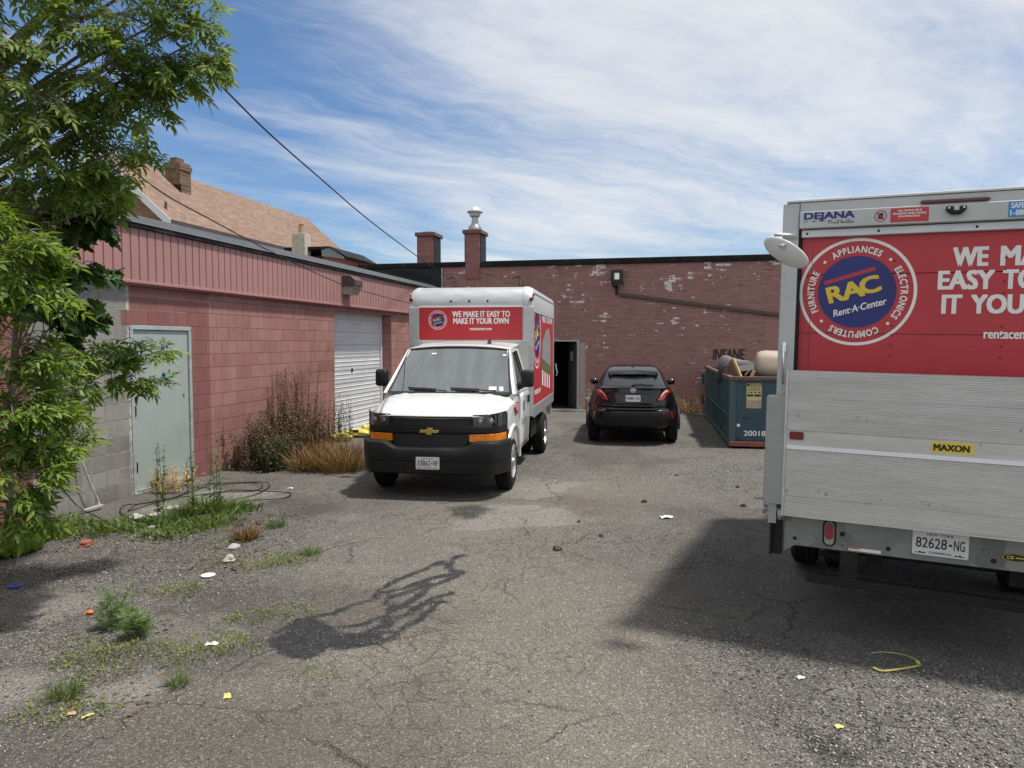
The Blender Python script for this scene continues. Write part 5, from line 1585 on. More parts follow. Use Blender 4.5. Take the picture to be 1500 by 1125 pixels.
    b = B(); b.box(0.036, 1.95, -0.126, -0.1215, 1.308, 1.334); b.obj('lift_stripe', M['bright_strip'], pf)
    b = B(); b.box(0.018, 0.033, -0.125, -0.065, 0.862, 1.825); b.box(0.036, 1.95, -0.1225, -0.12, 1.00, 1.006); b.box(0.30, 1.95, -0.1225, -0.12, 1.646, 1.652); b.obj('lift_edge', M['aluminium'], pf)
    b = B(); b.prism(rrect(0.052, 0.138, 1.372, 1.424, 0.010), lambda u, v, e: (u, -0.1225 - e, v), 0, 0.008); b.obj('reflector', M['red_plastic'], pf)
    b = B(); b.box(0.862, 1.082, -0.1236, -0.1224, 1.352, 1.418); sg = b.obj('maker_label', M['yellow_vinyl'], t)
    b = B(); write(b, 'MAXON', 0.872, 1.062, 1.364, 1.405, lambda u, v: (u, -0.1246, v), bold=0.06); b.obj('lettering', M['black_vinyl'], sg)
    for x0 in (-0.100, 1.95):
        b = B(); b.prism(rrect(x0, x0 + 0.128, 0.93, 1.65, 0.012), lambda u, v, e: (u, -0.015 - e, v), 0.0, 0.10)
        sc = b.obj('lift_column', M['galvanised_plate'], t, bev=0.006)
        b = B(); b.box(x0 + 0.035, x0 + 0.085, -0.10, -0.02, 0.80, 0.928); b.tube([(x0 + 0.005, -0.06, 0.885), (x0 + 0.125, -0.06, 0.885)], 0.022, 12); b.tube([(x0 - 0.005, -0.06, 0.885), (x0 + 0.012, -0.06, 0.885)], 0.034, 12); b.tube([(x0 + 0.095, -0.06, 0.86), (x0 + 0.118, -0.06, 0.86)], 0.045, 12)
        b.obj('lift_roller', M['galvanised_plate'], sc, smooth=True)
        b = B(); b.box(x0 + 0.045, x0 + 0.060, -0.06, 0.03, 0.575, 0.798); b.box(x0 + 0.063, x0 + 0.12, -0.03, 0.03, 0.575, 0.80); b.obj('lift_arm', M['dark_metal'], sc)
    # galvanised sill with lamps, plate and stickers
    b = B(); b.prism([(0.03, 0.585), (0.03, 0.862), (1.95, 0.862), (1.95, 0.60), (1.88, 0.655), (0.10, 0.642)], lambda u, v, e: (u, 0.02 - e, v), 0.0, 0.02)
    sl = b.obj('rear_sill', M['galvanised'], t, bev=0.004)
    b = B()
    for x, z, r in ((0.10, 0.69, 0.013), (0.39, 0.755, 0.017), (0.66, 0.695, 0.015), (1.23, 0.700, 0.016), (0.395, 0.682, 0.006), (1.5, 0.76, 0.017)):
        b.tube([(x, -0.0012, z), (x, 0.01, z)], r, 16)
    b.obj('sill_hole', M['black_gap'], sl)
    for x in (0.312, 1.64):
        def oval(w, hh): return [(x + px, 0.755 + py) for px, py in rrect(-w, w, -hh, hh, w * 0.98, 6)]
        b = B(); b.prism(oval(0.040, 0.088), lambda u, v, e: (u, -0.001 - e, v), 0, 0.012); tl = b.obj('tail_light', M['rubber'], t, bev=0.004)
        b = B(); b.prism(oval(0.030, 0.078), lambda u, v, e: (u, -0.0135 - e, v), 0, 0.006); b.obj('lamp_lens', M['lens_grey'], tl, bev=0.003)
        b = B(); b.prism([(x + px, 0.77 + py) for px, py in rrect(-0.025, 0.025, -0.055, 0.055, 0.022, 6)], lambda u, v, e: (u, -0.0198 - e, v), 0, 0.003); b.obj('red_lens', M['red_plastic_bright'], tl)
    plate(t, 0.945, 0.765, 0.305, 0.155, ('82628', 'NG'), lambda u, v, e: (u, -0.002 - e, v))
    b = B(); b.box(0.43, 0.62, -0.0012, 0.0, 0.656, 0.676); sg = b.obj('warning_label', M['white_vinyl'], t)
    b = B(); b.box(0.432, 0.497, -0.0022, -0.0013, 0.667, 0.675); b.obj('label_stripe', M['red_vinyl'], sg)
    b = B(); b.prism([(1.34 + 0.075 * math.cos(a), 0.735 + 0.024 * math.sin(a)) for a in [2 * math.pi * i / 32 for i in range(32)]], lambda u, v, e: (u, -0.0012 - e, v), 0, 0.001); sg = b.obj('oval_label', M['black_vinyl'], t)
    b = B(); disc(b, 0, 0, 0.88, 0.94, lambda u, v: (1.34 + 0.075 * u, -0.0028, 0.735 + 0.024 * v), 32); write(b, 'CE', 1.295, 1.33, 0.726, 0.745, lambda u, v: (u, -0.0028, v), bold=0.05); b.add([(1.34, -0.0028, 0.732), (1.395, -0.0028, 0.732), (1.395, -0.0028, 0.738), (1.34, -0.0028, 0.738)], [(0, 1, 2, 3)])
    b.obj('lettering', M['yellow_vinyl'], sg)
    b = B(); b.box(0.18, 1.82, 0.0, 0.07, 0.405, 0.465); b.box(0.38, 0.49, 0.01, 0.06, 0.46, 0.66); b.box(1.49, 1.60, 0.01, 0.06, 0.46, 0.66)
    b.obj('step_bar', M['dark_metal'], t, bev=0.006)
    b = B(); b.tube([(0.25, 0.3, 0.60), (0.48, 0.06, 0.62)], 0.03, 10); b.tube([(0.25, 0.35, 0.52), (0.50, 0.08, 0.56)], 0.025, 10); b.box(0.5, 1.45, 0.3, 0.9, 0.55, 0.75)
    b.obj('lift_ram', M['dark_metal'], t, smooth=True)

simple('chrome_dark', (0.12, 0.125, 0.13), 0.3, metal=0.6, var=0.3, scale=20)
simple('print_green', (0.10, 0.14, 0.04), 0.5, var=0.4, scale=6)
simple('mirror_white', (0.70, 0.72, 0.72), 0.22, var=0.05, dirt=0.15, dirtcol=(0.45, 0.46, 0.46), coat=0.4)
simple('red_plastic_bright', (0.25, 0.03, 0.028), 0.25, var=0.15, scale=40, coat=0.5)
simple('bright_strip', (0.80, 0.82, 0.84), 0.30, var=0.06, scale=3)

def lift_mat():
    m, g = new_mat('lift_aluminium')
    co = g.obj()
    n = g.noise(g.scale(co, (0.6, 1, 5)), 4.0, 6.0, 0.7)
    c = g.ramp(n, [(0.3, (0.46, 0.46, 0.445)), (0.7, (0.62, 0.62, 0.60))])
    x, y, z = g.sep(co)
    band = g.m('MAXIMUM', g.m('MULTIPLY', g.step(g.m('ABSOLUTE', g.m('SUBTRACT', z, 1.02)), 0.07, 0.0), 1.0), g.step(g.m('ABSOLUTE', g.m('SUBTRACT', z, 1.52)), 0.06, 0.0))
    sc = g.noise(g.scale(co, (1, 1, 0.55)), 34.0, 5.0, 0.75)
    f = g.step(g.m('ADD', sc, g.m('MULTIPLY', band, 0.07)), 0.64, 0.70)
    zone = g.step(g.noise(co, 2.2, 3.0), 0.42, 0.6)
    c = g.mix(g.m('MULTIPLY', f, g.m('MULTIPLY', zone, 0.75)), c, (0.10, 0.10, 0.10))
    ln = g.m('MULTIPLY', g.step(g.noise(g.scale(co, (0.15, 1, 9)), 6.0, 3.0), 0.60, 0.72), 0.25)
    c = g.mix(ln, c, (0.22, 0.22, 0.22))
    finish(g, c, 0.45, 0.2, g.bump(n, 0.1, 0.003), 0.5)
lift_mat()
if 'lens_grey' not in MATS:
    simple('lens_grey', (0.30, 0.29, 0.27), 0.3)
VAN = build_van()
build_truck(VAN)


# ------------------------------------------------------------------ black car
simple('car_black', (0.004, 0.004, 0.005), 0.14, var=0.3, scale=2, spec=0.35, coat=0.45, dirt=0.12, dirtcol=(0.03, 0.028, 0.025))
simple('car_trim', (0.012, 0.0125, 0.013), 0.48, spec=0.35, var=0.2, dirt=0.25, dirtcol=(0.05, 0.047, 0.042))
simple('car_glass', (0.012, 0.014, 0.016), 0.06, var=0.2, coat=0.15, spec=0.5)
simple('car_red', (0.24, 0.007, 0.012), 0.14, var=0.25, scale=15, coat=0.8)
simple('car_clear', (0.62, 0.42, 0.40), 0.15, var=0.2, scale=25, coat=0.8)

CAR_O = Vector((2.335, 14.19, 0))
CLEV = [  # z, rear y, half width, front y, corner power
    (0.22, 0.34, 0.70, 4.15, 4.0), (0.30, 0.16, 0.80, 4.28, 4.0), (0.40, 0.05, 0.855, 4.36, 4.2), (0.52, 0.01, 0.885, 4.38, 4.2), (0.63, 0.00, 0.897, 4.36, 4.0),
    (0.672, 0.012, 0.898, 4.34, 4.0), (0.70, 0.06, 0.897, 4.32, 4.0), (0.745, 0.075, 0.896, 4.28, 3.9), (0.775, 0.02, 0.893, 4.24, 3.4), (0.84, 0.015, 0.880, 4.15, 3.0),
    (0.92, 0.04, 0.855, 4.00, 2.9), (1.00, 0.075, 0.825, 3.72, 2.9), (1.07, 0.10, 0.790, 3.40, 3.0), (1.115, 0.10, 0.760, 3.18, 3.2), (1.135, 0.15, 0.735, 3.10, 3.4)]
CTOP = [(1.135, 0.16, 0.72, 3.08, 3.4), (1.18, 0.25, 0.700, 2.96, 3.4), (1.26, 0.42, 0.660, 2.74, 3.4), (1.36, 0.63, 0.605, 2.46, 3.4), (1.43, 0.78, 0.560, 2.26, 3.4), (1.49, 0.95, 0.515, 2.02, 3.2), (1.525, 1.15, 0.46, 1.85, 3.0), (1.545, 1.35, 0.36, 1.68, 2.8), (1.55, 1.48, 0.15, 1.55, 2.5)]

def ring_at(z, r, w, f, n, k=64):
    yc, L = (r + f) / 2, (f - r) / 2
    P = []
    for i in range(k):
        a = 2 * math.pi * i / k
        c, s = math.cos(a), math.sin(a)
        P.append((w * math.copysign(abs(c) ** (2 / n), c), yc + L * math.copysign(abs(s) ** (2 / (n + 2)), s), z))
    return P

def car_y(x, z, tab=CLEV):
    """rear surface of the body at (x, z)"""
    z = min(max(z, tab[0][0]), tab[-1][0])
    for a, c in zip(tab[:-1], tab[1:]):
        if z <= c[0]:
            t = (z - a[0]) / (c[0] - a[0])
            zz, r, w, f, n = [p + (q - p) * t for p, q in zip(a, c)]
            break
    yc, L = (r + f) / 2, (f - r) / 2
    u = min(abs(x) / w, 0.999)
    return yc - L * (1 - u ** n) ** (1 / (n + 2))

def car_patch(b, lo, up, off, nv=3, tab=CLEV, n=12, thick=0.02):
    """raised piece on the rear between two polylines of (x, z), off = height above the surface"""
    def samp(P, t):
        k = t * (len(P) - 1); i = min(int(k), len(P) - 2); q = k - i
        return (P[i][0] + (P[i + 1][0] - P[i][0]) * q, P[i][1] + (P[i + 1][1] - P[i][1]) * q)
    rows = []
    for j in range(nv + 1):
        row = []
        for i in range(n + 1):
            (x0, z0), (x1, z1) = samp(lo, i / n), samp(up, i / n)
            x, z = x0 + (x1 - x0) * j / nv, z0 + (z1 - z0) * j / nv
            row.append((x, car_y(x, z, tab) - off, z))
        rows.append(row)
    vs = [p for r in rows for p in r]
    back = [(x, y + thick, z) for x, y, z in vs]
    w = n + 1; N = len(vs)
    fs = [(j * w + i, j * w + i + 1, (j + 1) * w + i + 1, (j + 1) * w + i) for j in range(nv) for i in range(n)]
    fb = [tuple(N + q for q in reversed(f)) for f in fs]
    edge = [i for i in range(w)] + [j * w + n for j in range(1, nv + 1)] + [nv * w + i for i in range(n - 1, -1, -1)] + [j * w for j in range(nv - 1, 0, -1)]
    fe = [(edge[i], edge[(i + 1) % len(edge)], N + edge[(i + 1) % len(edge)], N + edge[i]) for i in range(len(edge))]
    b.add(vs + back, fs + fb + fe)
    return b

def mirrored(P, sx):
    return [(sx * x, z) for x, z in P]

def build_car():
    M = MATS
    t = thing('parked_car', 'black crossover car parked rear first view against the brick wall', 'car', CAR_O, 8.8)
    b = B(); b.loft([ring_at(*l) for l in CLEV])
    body = b.obj('body', M['car_black'], t)
    c = B()
    for yy in (0.76, 3.40):
        c.tube([(-1.2, yy, 0.34), (-0.62, yy, 0.34)], 0.40, 36); c.tube([(0.62, yy, 0.34), (1.2, yy, 0.34)], 0.40, 36)
    boolcut(body, c)
    body.data.polygons.foreach_set('use_smooth', [True] * len(body.data.polygons))
    try: body.data.set_sharp_from_angle(angle=R(38))
    except Exception: pass
    b = B(); b.loft([ring_at(*l) for l in CTOP]); cb = b.obj('cabin', M['car_black'], t, smooth=True, angle=50)
    # black cladding: bumper and arches
    b = B(); car_patch(b, [(-0.80, 0.39), (-0.50, 0.375), (-0.2, 0.385), (0.2, 0.385), (0.50, 0.375), (0.80, 0.39)], [(-0.70, 0.50), (-0.56, 0.655), (-0.2, 0.660), (0.2, 0.660), (0.56, 0.655), (0.70, 0.50)], 0.022, 5, n=24)
    bp = b.obj('bumper', M['car_trim'], t, smooth=True, angle=40)
    b = B(); car_patch(b, [(-0.55, 0.575), (0.55, 0.575)], [(-0.56, 0.60), (0.56, 0.60)], 0.034, 1, n=20); b.obj('bumper_crease', M['car_trim'], bp, smooth=True)
    b = B(); car_patch(b, [(-0.16, 0.345), (-0.12, 0.335), (0.12, 0.335), (0.16, 0.345)], [(-0.20, 0.40), (-0.13, 0.375), (0.13, 0.375), (0.20, 0.40)], 0.03, 1, n=12); b.obj('skid_plate', M['car_trim'], bp)
    for sx in (-1, 1):
        b = B()
        car_patch(b, mirrored([(0.68, 0.50), (0.82, 0.46), (0.86, 0.50)], sx), mirrored([(0.60, 0.665), (0.78, 0.668), (0.86, 0.665)], sx), 0.006, 3)
        b.obj('corner_vent', M['car_trim'], t)
    for sx in (-1, 1):
        b = B(); car_patch(b, mirrored([(0.745, 0.515), (0.785, 0.52)], sx), mirrored([(0.715, 0.655), (0.775, 0.655)], sx), 0.02, 3, n=3); b.obj('reflector', M['car_red'], t)
        b = B(); car_patch(b, mirrored([(0.475, 0.885), (0.56, 0.895), (0.70, 1.00), (0.80, 1.045)], sx), mirrored([(0.475, 0.91), (0.555, 1.02), (0.63, 1.095), (0.785, 1.075)], sx), 0.045, 5, n=16)
        tl = b.obj('tail_light', M['car_red'], t, smooth=True, angle=50)
        b = B(); car_patch(b, mirrored([(0.525, 0.945), (0.60, 1.015), (0.70, 1.055)], sx), mirrored([(0.53, 0.965), (0.585, 1.045), (0.645, 1.083)], sx), 0.052, 2, n=8); b.obj('clear_lens', M['car_clear'], tl, smooth=True)
        b = B(); car_patch(b, mirrored([(0.50, 0.78), (0.70, 0.83), (0.84, 0.80)], sx), mirrored([(0.60, 0.865), (0.72, 0.93), (0.82, 0.93)], sx), 0.022, 4, n=12); b.obj('haunch', M['car_black'], t, smooth=True, angle=60)
        pts = [(sx * (0.895 if 0.35 < z else 0.88), 0.76 + 0.41 * math.cos(a), z) for a in [R(-5 + 190 * i / 20) for i in range(21)] for z in [0.34 + 0.41 * math.sin(a)]]
        for dy in (0, 2.64):
            b = B(); b.tube([(x, y + dy, z) for x, y, z in pts], 0.028, 8); b.obj('wheel_arch', M['car_trim'], t, smooth=True)
        b = B(); b.box(min(sx * 0.86, sx * 0.905), max(sx * 0.86, sx * 0.905), 1.15, 3.0, 0.24, 0.36); b.obj('side_sill', M['car_trim'], t, bev=0.01)
        wheel(t, sx * 0.775, 0.76, 0.34, 0.225, sx, rim='dark_metal', spokes=5); wheel(t, sx * 0.775, 3.40, 0.34, 0.225, sx, rim='dark_metal', spokes=5)
        b = B(); b.ball((sx * 0.865, 2.66, 1.12), (0.095, 0.07, 0.075), 16, 10); b.bar((sx * 0.70, 2.70, 1.09), (sx * 0.82, 2.68, 1.09), 0.06, 0.05); b.obj('mirror', M['car_black'], t, smooth=True)
        # side glass
        b = B()
        rows = []
        for z, r, w, f, n in CTOP[1:5]:
            yy = [r + (f - r) * q for q in (0.22, 0.4, 0.6, 0.8)]
            yc, L = (r + f) / 2, (f - r) / 2
            rows.append([(sx * (w * (1 - min(0.999, abs(y - yc) / L) ** (n + 2)) ** (1 / n) + 0.006), y, z) for y in yy])
        b.loft(rows, False, False); b.obj('side_window', M['car_glass'], cb)
    # tailgate
    b = B(); car_patch(b, [(-0.44, 0.79), (0.44, 0.79)], [(-0.52, 0.815), (0.52, 0.815)], 0.022, 2, n=20, thick=0.03)
    tg = b.obj('tailgate_lip', M['car_black'], t, smooth=True, angle=50)
    b = B(); car_patch(b, [(-0.42, 0.776), (0.42, 0.776)], [(-0.42, 0.789), (0.42, 0.789)], 0.026, 1, n=20); b.obj('chrome_strip', M['chrome_dark'], tg)
    b = B()
    car_patch(b, [(-0.30, 0.83), (0.30, 0.83)], [(-0.35, 1.02), (0.35, 1.02)], 0.003, 4, n=14); b.obj('plate_recess', M['car_black'], t, smooth=True)
    b = B()
    for P, Q in (([(-0.315, 0.82), (0.315, 0.82)], [(-0.30, 0.836), (0.30, 0.836)]), ([(-0.345, 1.015), (0.345, 1.015)], [(-0.35, 1.03), (0.35, 1.03)])):
        car_patch(b, P, Q, 0.014, 1, n=14)
    for sx in (-1, 1):
        car_patch(b, mirrored([(0.30, 0.83), (0.318, 0.83)], sx), mirrored([(0.345, 1.02), (0.362, 1.02)], sx), 0.014, 4, n=2)
    b.obj('recess_edge', M['car_black'], t)
    yp = lambda z: car_y(0, z) - 0.012
    plate(t, 0.0, 0.925, 0.285, 0.125, ('MBK', '4376'), lambda u, v, e: (u, yp(0.87) - 0.012 - e, v), state=False)
    # badge: three ovals
    b = B(); c_ = (0.0, 1.072)
    for rx, rz, dz in ((0.052, 0.034, 0), (0.020, 0.032, 0.0), (0.040, 0.013, 0.012)):
        b.tube([(c_[0] + rx * math.cos(a), car_y(0, 1.07) - 0.014, c_[1] + dz + rz * math.sin(a)) for a in [2 * math.pi * i / 24 for i in range(25)]], 0.0055, 6, caps=False)
    b.obj('badge', M['chrome'], t, smooth=True)
    b = B(); write(b, 'TOYOTA', -0.44, -0.32, 1.00, 1.022, lambda u, v: (u, car_y(u, v) - 0.006, v), bold=0.03); b.obj('lettering', M['chrome_dark'], t)
    b = B(); car_patch(b, [(-0.55, 1.118), (-0.3, 1.122), (0.3, 1.122), (0.55, 1.118)], [(-0.52, 1.132), (-0.3, 1.142), (0.3, 1.142), (0.52, 1.132)], 0.035, 2, n=20, thick=0.06); b.obj('tail_spoiler', M['car_black'], t, smooth=True, angle=60)
    # rear window, roof spoiler with its three gaps, wiper
    b = B(); car_patch(b, [(-0.60, 1.155), (0.60, 1.155)], [(-0.50, 1.39), (0.50, 1.39)], 0.008, 6, tab=CTOP, n=16, thick=0.006); rw = b.obj('rear_window', M['car_glass'], t, smooth=True)
    b = B()
    def sp(u, v, e):
        k = 2 * u - 1
        return (k * (0.50 - 0.02 * v), 0.52 + 0.10 * k * k + v * 0.40, 1.412 - 0.03 * (1 - v) + 0.05 * v - 0.012 * k * k - e)
    rings = [[sp(i / 16, 0, 0), sp(i / 16, 0.5, 0), sp(i / 16, 1, 0), sp(i / 16, 1, 0.05), sp(i / 16, 0.4, 0.035), sp(i / 16, 0, 0.022)] for i in range(17)]
    b.loft(rings)
    for sx in (-1, 1):
        b.prism([(0.28, 0), (0.34, 0), (0.32, 0.12), (0.27, 0.12)], lambda u, v, d_: (sx * u, 0.56 + d_ + 0.03, 1.37 - v * 0.9), 0.0, 0.10) if False else None
        b.bar((sx * 0.185, 0.55, 1.385), (sx * 0.185, 0.60, 1.30), 0.035, 0.03); b.bar((sx * 0.47, 0.60, 1.385), (sx * 0.40, 0.55, 1.265), 0.05, 0.035)
    b.bar((-0.40, 0.52, 1.265), (0.40, 0.52, 1.265), 0.03, 0.03)
    b.obj('roof_spoiler', M['car_black'], t, smooth=True, angle=35)
    b = B(); z = 1.185; b.tube([(0.36, car_y(0.36, 1.17, CTOP) - 0.03, 1.165), (0.10, car_y(0.1, 1.19, CTOP) - 0.035, 1.195), (-0.02, car_y(0, 1.17, CTOP) - 0.03, 1.175)], 0.010, 6); b.tube([(0.40, car_y(0.4, 1.185, CTOP) - 0.02, 1.185), (-0.03, car_y(0, 1.165, CTOP) - 0.018, 1.165)], 0.007, 6); b.obj('wiper', M['black_plastic'], rw, smooth=True)
    b = B(); b.prism([(0.98, 0.0), (1.10, 0.0), (1.075, 0.05), (1.045, 0.062)], lambda u, v, d_: (d_ * (1 - 7 * v), u, 1.492 + v + (u - 0.98) * 0.15), -0.022, 0.022); b.obj('aerial', M['car_black'], t)
    b = B(); b.box(-0.6, 0.6, 0.3, 4.0, 0.24, 0.34); b.tube([(-0.7, 0.76, 0.34), (0.7, 0.76, 0.34)], 0.06); b.tube([(-0.7, 3.4, 0.34), (0.7, 3.4, 0.34)], 0.06); b.obj('underbody', M['black_gap'], t)

# ------------------------------------------------------------------ skip with its rubbish
def build_skip():
    M = MATS
    simple('skip_blue', (0.027, 0.068, 0.092), 0.55, var=0.16, scale=3, dirt=0.55, dirtcol=(0.055, 0.075, 0.08), bump=0.25, bscale=14)
    simple('skip_rim', (0.115, 0.072, 0.066), 0.75, var=0.25, scale=6, dirt=0.5, dirtcol=(0.16, 0.085, 0.06), bump=0.3)
    simple('skip_rail', (0.225, 0.075, 0.055), 0.8, var=0.25, scale=6, dirt=0.4, dirtcol=(0.10, 0.06, 0.045), bump=0.3)
    simple('skip_rib', (0.050, 0.092, 0.105), 0.65, var=0.25, scale=5, dirt=0.6, dirtcol=(0.12, 0.09, 0.07))
    simple('sign_yellow', (0.55, 0.50, 0.22), 0.6, var=0.12, scale=20, dirt=0.3, dirtcol=(0.40, 0.30, 0.20))
    simple('sign_pale', (0.42, 0.30, 0.24), 0.6, var=0.3, scale=14)
    t = thing('skip', 'long blue steel rubbish skip with rusty rim, heaped with old furniture', 'skip', (4.13, 13.9, 0), 10.7)
    Wd, Ln = 2.35, 6.7
    b = B()
    b.box(0.03, 0.06, 0.02, Ln - 0.02, 0.14, 1.30); b.box(Wd - 0.06, Wd - 0.03, 0.02, Ln - 0.02, 0.14, 1.30)
    b.box(0.06, Wd - 0.06, 0.02, 0.05, 0.14, 1.30); b.box(0.06, Wd - 0.06, Ln - 0.05, Ln - 0.02, 0.14, 1.30); b.box(0.06, Wd - 0.06, 0.05, Ln - 0.05, 0.14, 0.18)
    body = b.obj('body', M['skip_blue'], t)
    b = B()
    for x0, x1 in ((-0.03, 0.07), (Wd - 0.07, Wd + 0.03)):
        b.box(x0, x1, -0.02, Ln, 1.285, 1.365)
    b.box(0.072, Wd - 0.072, -0.02, 0.075, 1.287, 1.363); b.box(0.072, Wd - 0.072, Ln - 0.08, Ln, 1.287, 1.363)
    b.obj('rim', M['skip_rim'], t, bev=0.010)
    for x0, x1 in ((-0.025, 0.028), (Wd - 0.028, Wd + 0.025)):
        for i in range(12):
            y = 0.16 + i * 0.555
            b = B(); b.box(x0, x1, y, y + 0.075, 0.15, 1.283)
            b.obj('side_rib', M['skip_rib'], t, bev=0.006)
    b = B(); b.tube([(-0.035, 0.2, 0.63), (-0.035, Ln - 0.7, 0.63)], 0.014, 8); b.obj('tie_rail', M['skip_rib'], t)
    b = B()
    for x0, x1 in ((-0.03, 0.05), (Wd - 0.05, Wd + 0.03)):
        b.box(x0, x1, 0.0, Ln, 0.055, 0.138)
    b.obj('floor_rail', M['skip_rib'], t, bev=0.008)
    b = B(); b.box(-0.012, Wd + 0.012, -0.045, 0.035, 0.045, 0.136); b.box(0.4, 0.55, 0.1, Ln - 0.1, 0.0, 0.10); b.box(Wd - 0.55, Wd - 0.4, 0.1, Ln - 0.1, 0.0, 0.10); b.obj('end_rail', M['skip_rail'], t, bev=0.008)
    b = B(); b.prism([(0.10, 0.30)] + [(0.10 + 0.15 * (1 - math.cos(R(a))), 0.30 - 0.15 * math.sin(R(a))) for a in range(0, 91, 15)] + [(Wd - 0.25, 0.15), (Wd - 0.1, 0.30), (Wd - 0.1, 1.22), (0.10, 1.22)], lambda u, v, e: (u, 0.018 - e, v), 0.0, 0.022)
    dp = b.obj('end_plate', M['skip_blue'], t, bev=0.006)
    b = B(); b.box(-0.02, 0.10, -0.012, 0.02, 0.14, 1.283); b.obj('corner_post', M['skip_rib'], t, bev=0.006)
    b = B(); b.tube([(0.24, -0.006, 0.605), (0.26, -0.03, 0.585), (0.33, -0.03, 0.585), (0.35, -0.006, 0.605)], 0.008, 6); b.tube([(0.66, -0.006, 0.605), (0.68, -0.03, 0.585), (0.75, -0.03, 0.585), (0.77, -0.006, 0.605)], 0.008, 6); b.obj('hook', M['dark_metal'], dp)
    b = B(); b.box(-0.10, -0.03, Ln - 0.12, Ln - 0.02, 0.85, 1.15); b.box(-0.10, -0.03, Ln - 0.12, Ln - 0.02, 0.30, 0.55); b.obj('door_hinge', M['skip_blue'], t, bev=0.01)
    # caution sign and number
    f = lambda u, v, e=0.0: (u, -0.0065 - e, v)
    b = B(); b.prism([(0.29, 0.77), (0.56, 0.77), (0.56, 1.24), (0.29, 1.24)], lambda u, v, e: f(u, v, e), 0.0, 0.003); sg = b.obj('caution_sign', M['sign_yellow'], t)
    b = B(); b.add([f(u, v, 0.0036) for u, v in ((0.295, 1.18), (0.555, 1.18), (0.555, 1.234), (0.295, 1.234))], [(0, 1, 2, 3)])
    for u0, u1 in ((0.30, 0.415), (0.43, 0.55)):
        b.add([f(u, v, 0.0036) for u, v in ((u0, 0.99), (u1, 0.99), (u1, 1.03), (u0, 1.03))], [(0, 1, 2, 3)])
    write(b, 'NO HAZARDOUS', 0.32, 0.53, 1.135, 1.160, lambda u, v: f(u, v, 0.0036), bold=0.04); write(b, 'WASTE ACCEPTED', 0.31, 0.54, 1.10, 1.125, lambda u, v: f(u, v, 0.0036), bold=0.04)
    for k, (u, w) in enumerate(((0.31, 0.02), (0.36, 0.035), (0.43, 0.03), (0.50, 0.04))):
        b.add([f(a, c, 0.0036) for a, c in ((u, 1.05), (u + w, 1.05), (u + w, 1.08), (u, 1.08))], [(0, 1, 2, 3)])
    b.obj('sign_print', M['black_vinyl'], sg)
    b = B(); write(b, 'CAUTION', 0.335, 0.545, 1.19, 1.225, lambda u, v: f(u, v, 0.0045), bold=0.05); b.obj('lettering', M['sign_yellow'], sg)
    b = B(); b.add([f(u, v, 0.0036) for u, v in ((0.295, 0.78), (0.555, 0.78), (0.555, 0.92), (0.295, 0.92))], [(0, 1, 2, 3)]); b.obj('sign_panel', M['sign_pale'], sg)
    b = B(); write(b, '20018', 0.252, 0.645, 0.245, 0.345, f, bold=0.02); b.obj('number', M['white_vinyl'], dp)
    b = B(); b.add([f(u, v) for u, v in ((0.125, 0.415), (0.18, 0.415), (0.18, 0.47), (0.125, 0.47))], [(0, 1, 2, 3)]); b.obj('sticker', M['white_vinyl'], dp)
    Fy = R(10.7)
    def D(x, y, z):
        return Vector((4.13 + x * math.cos(Fy) + y * math.sin(Fy), 13.9 - x * math.sin(Fy) + y * math.cos(Fy), z))
    # heap filling the skip
    simple('rubbish', (0.05, 0.048, 0.046), 0.9, var=0.6, scale=5, dirt=0.6, dirtcol=(0.20, 0.17, 0.14), bump=0.6, bscale=9)
    rr = random.Random(3)
    ph = [(rr.uniform(2, 7), rr.uniform(2, 7), rr.uniform(0, 6)) for _ in range(7)]
    hgt = lambda x, y: 1.05 + sum(math.sin(a * x + c) * math.cos(bb * y + c) for a, bb, c in ph) * 0.035
    b = B(); b.grid(lambda u, v: D(0.065 + u * (Wd - 0.13), 0.06 + v * (Ln - 0.12), hgt(u * Wd, v * Ln)), 26, 60)
    o = b.obj('rubbish', M['rubbish'], recalc=False)
    tag(o, 'dark bagged rubbish filling the blue skip below its rim', 'rubbish', kind='stuff')
    simple('sofa_beige', (0.36, 0.30, 0.235), 0.75, var=0.10, scale=3, dirt=0.25, dirtcol=(0.22, 0.18, 0.14), bump=0.5, bscale=9)
    simple('cushion_grey', (0.16, 0.145, 0.14), 0.85, var=0.2, scale=4, bump=0.7, bscale=8, stretch=(1, 1, 3))
    simple('cushion_dark', (0.045, 0.052, 0.058), 0.7, var=0.2, scale=4, bump=0.5, bscale=7)
    simple('wood_pale', (0.45, 0.30, 0.14), 0.7, var=0.15, scale=5, stretch=(8, 8, 1))
    simple('board_grey', (0.075, 0.08, 0.085), 0.6, var=0.15)
    def pillow(name, c, ax, ay, az, yaw, tilt, mat, label, cat, power=0.35, extra=None):
        b = B()
        vs = 20
        def sg(v, p): return math.copysign(abs(v) ** p, v)
        rows = []
        for i in range(15):
            th = math.pi * i / 14
            row = []
            for j in range(28):
                a = 2 * math.pi * j / 28
                x, y, z = sg(math.sin(th), power) * sg(math.cos(a), power), sg(math.sin(th), power) * sg(math.sin(a), power), sg(math.cos(th), 0.6)
                row.append((x * ax, y * ay, z * az + 0.04 * math.sin(4 * x + 1) * math.cos(3 * y)))
            rows.append(row)
        b.loft(rows, True, True)
        o = b.obj(name, mat, smooth=True, angle=70)
        o.location = D(*c); o.rotation_euler = (R(tilt[0]), R(tilt[1]), -R(10.7 + yaw))
        return tag(o, label, cat)
    t2 = thing('sofa', 'beige padded sofa lying on its back in the skip beside the box truck', 'sofa', D(1.15, 1.5, 1.03), 10.7)
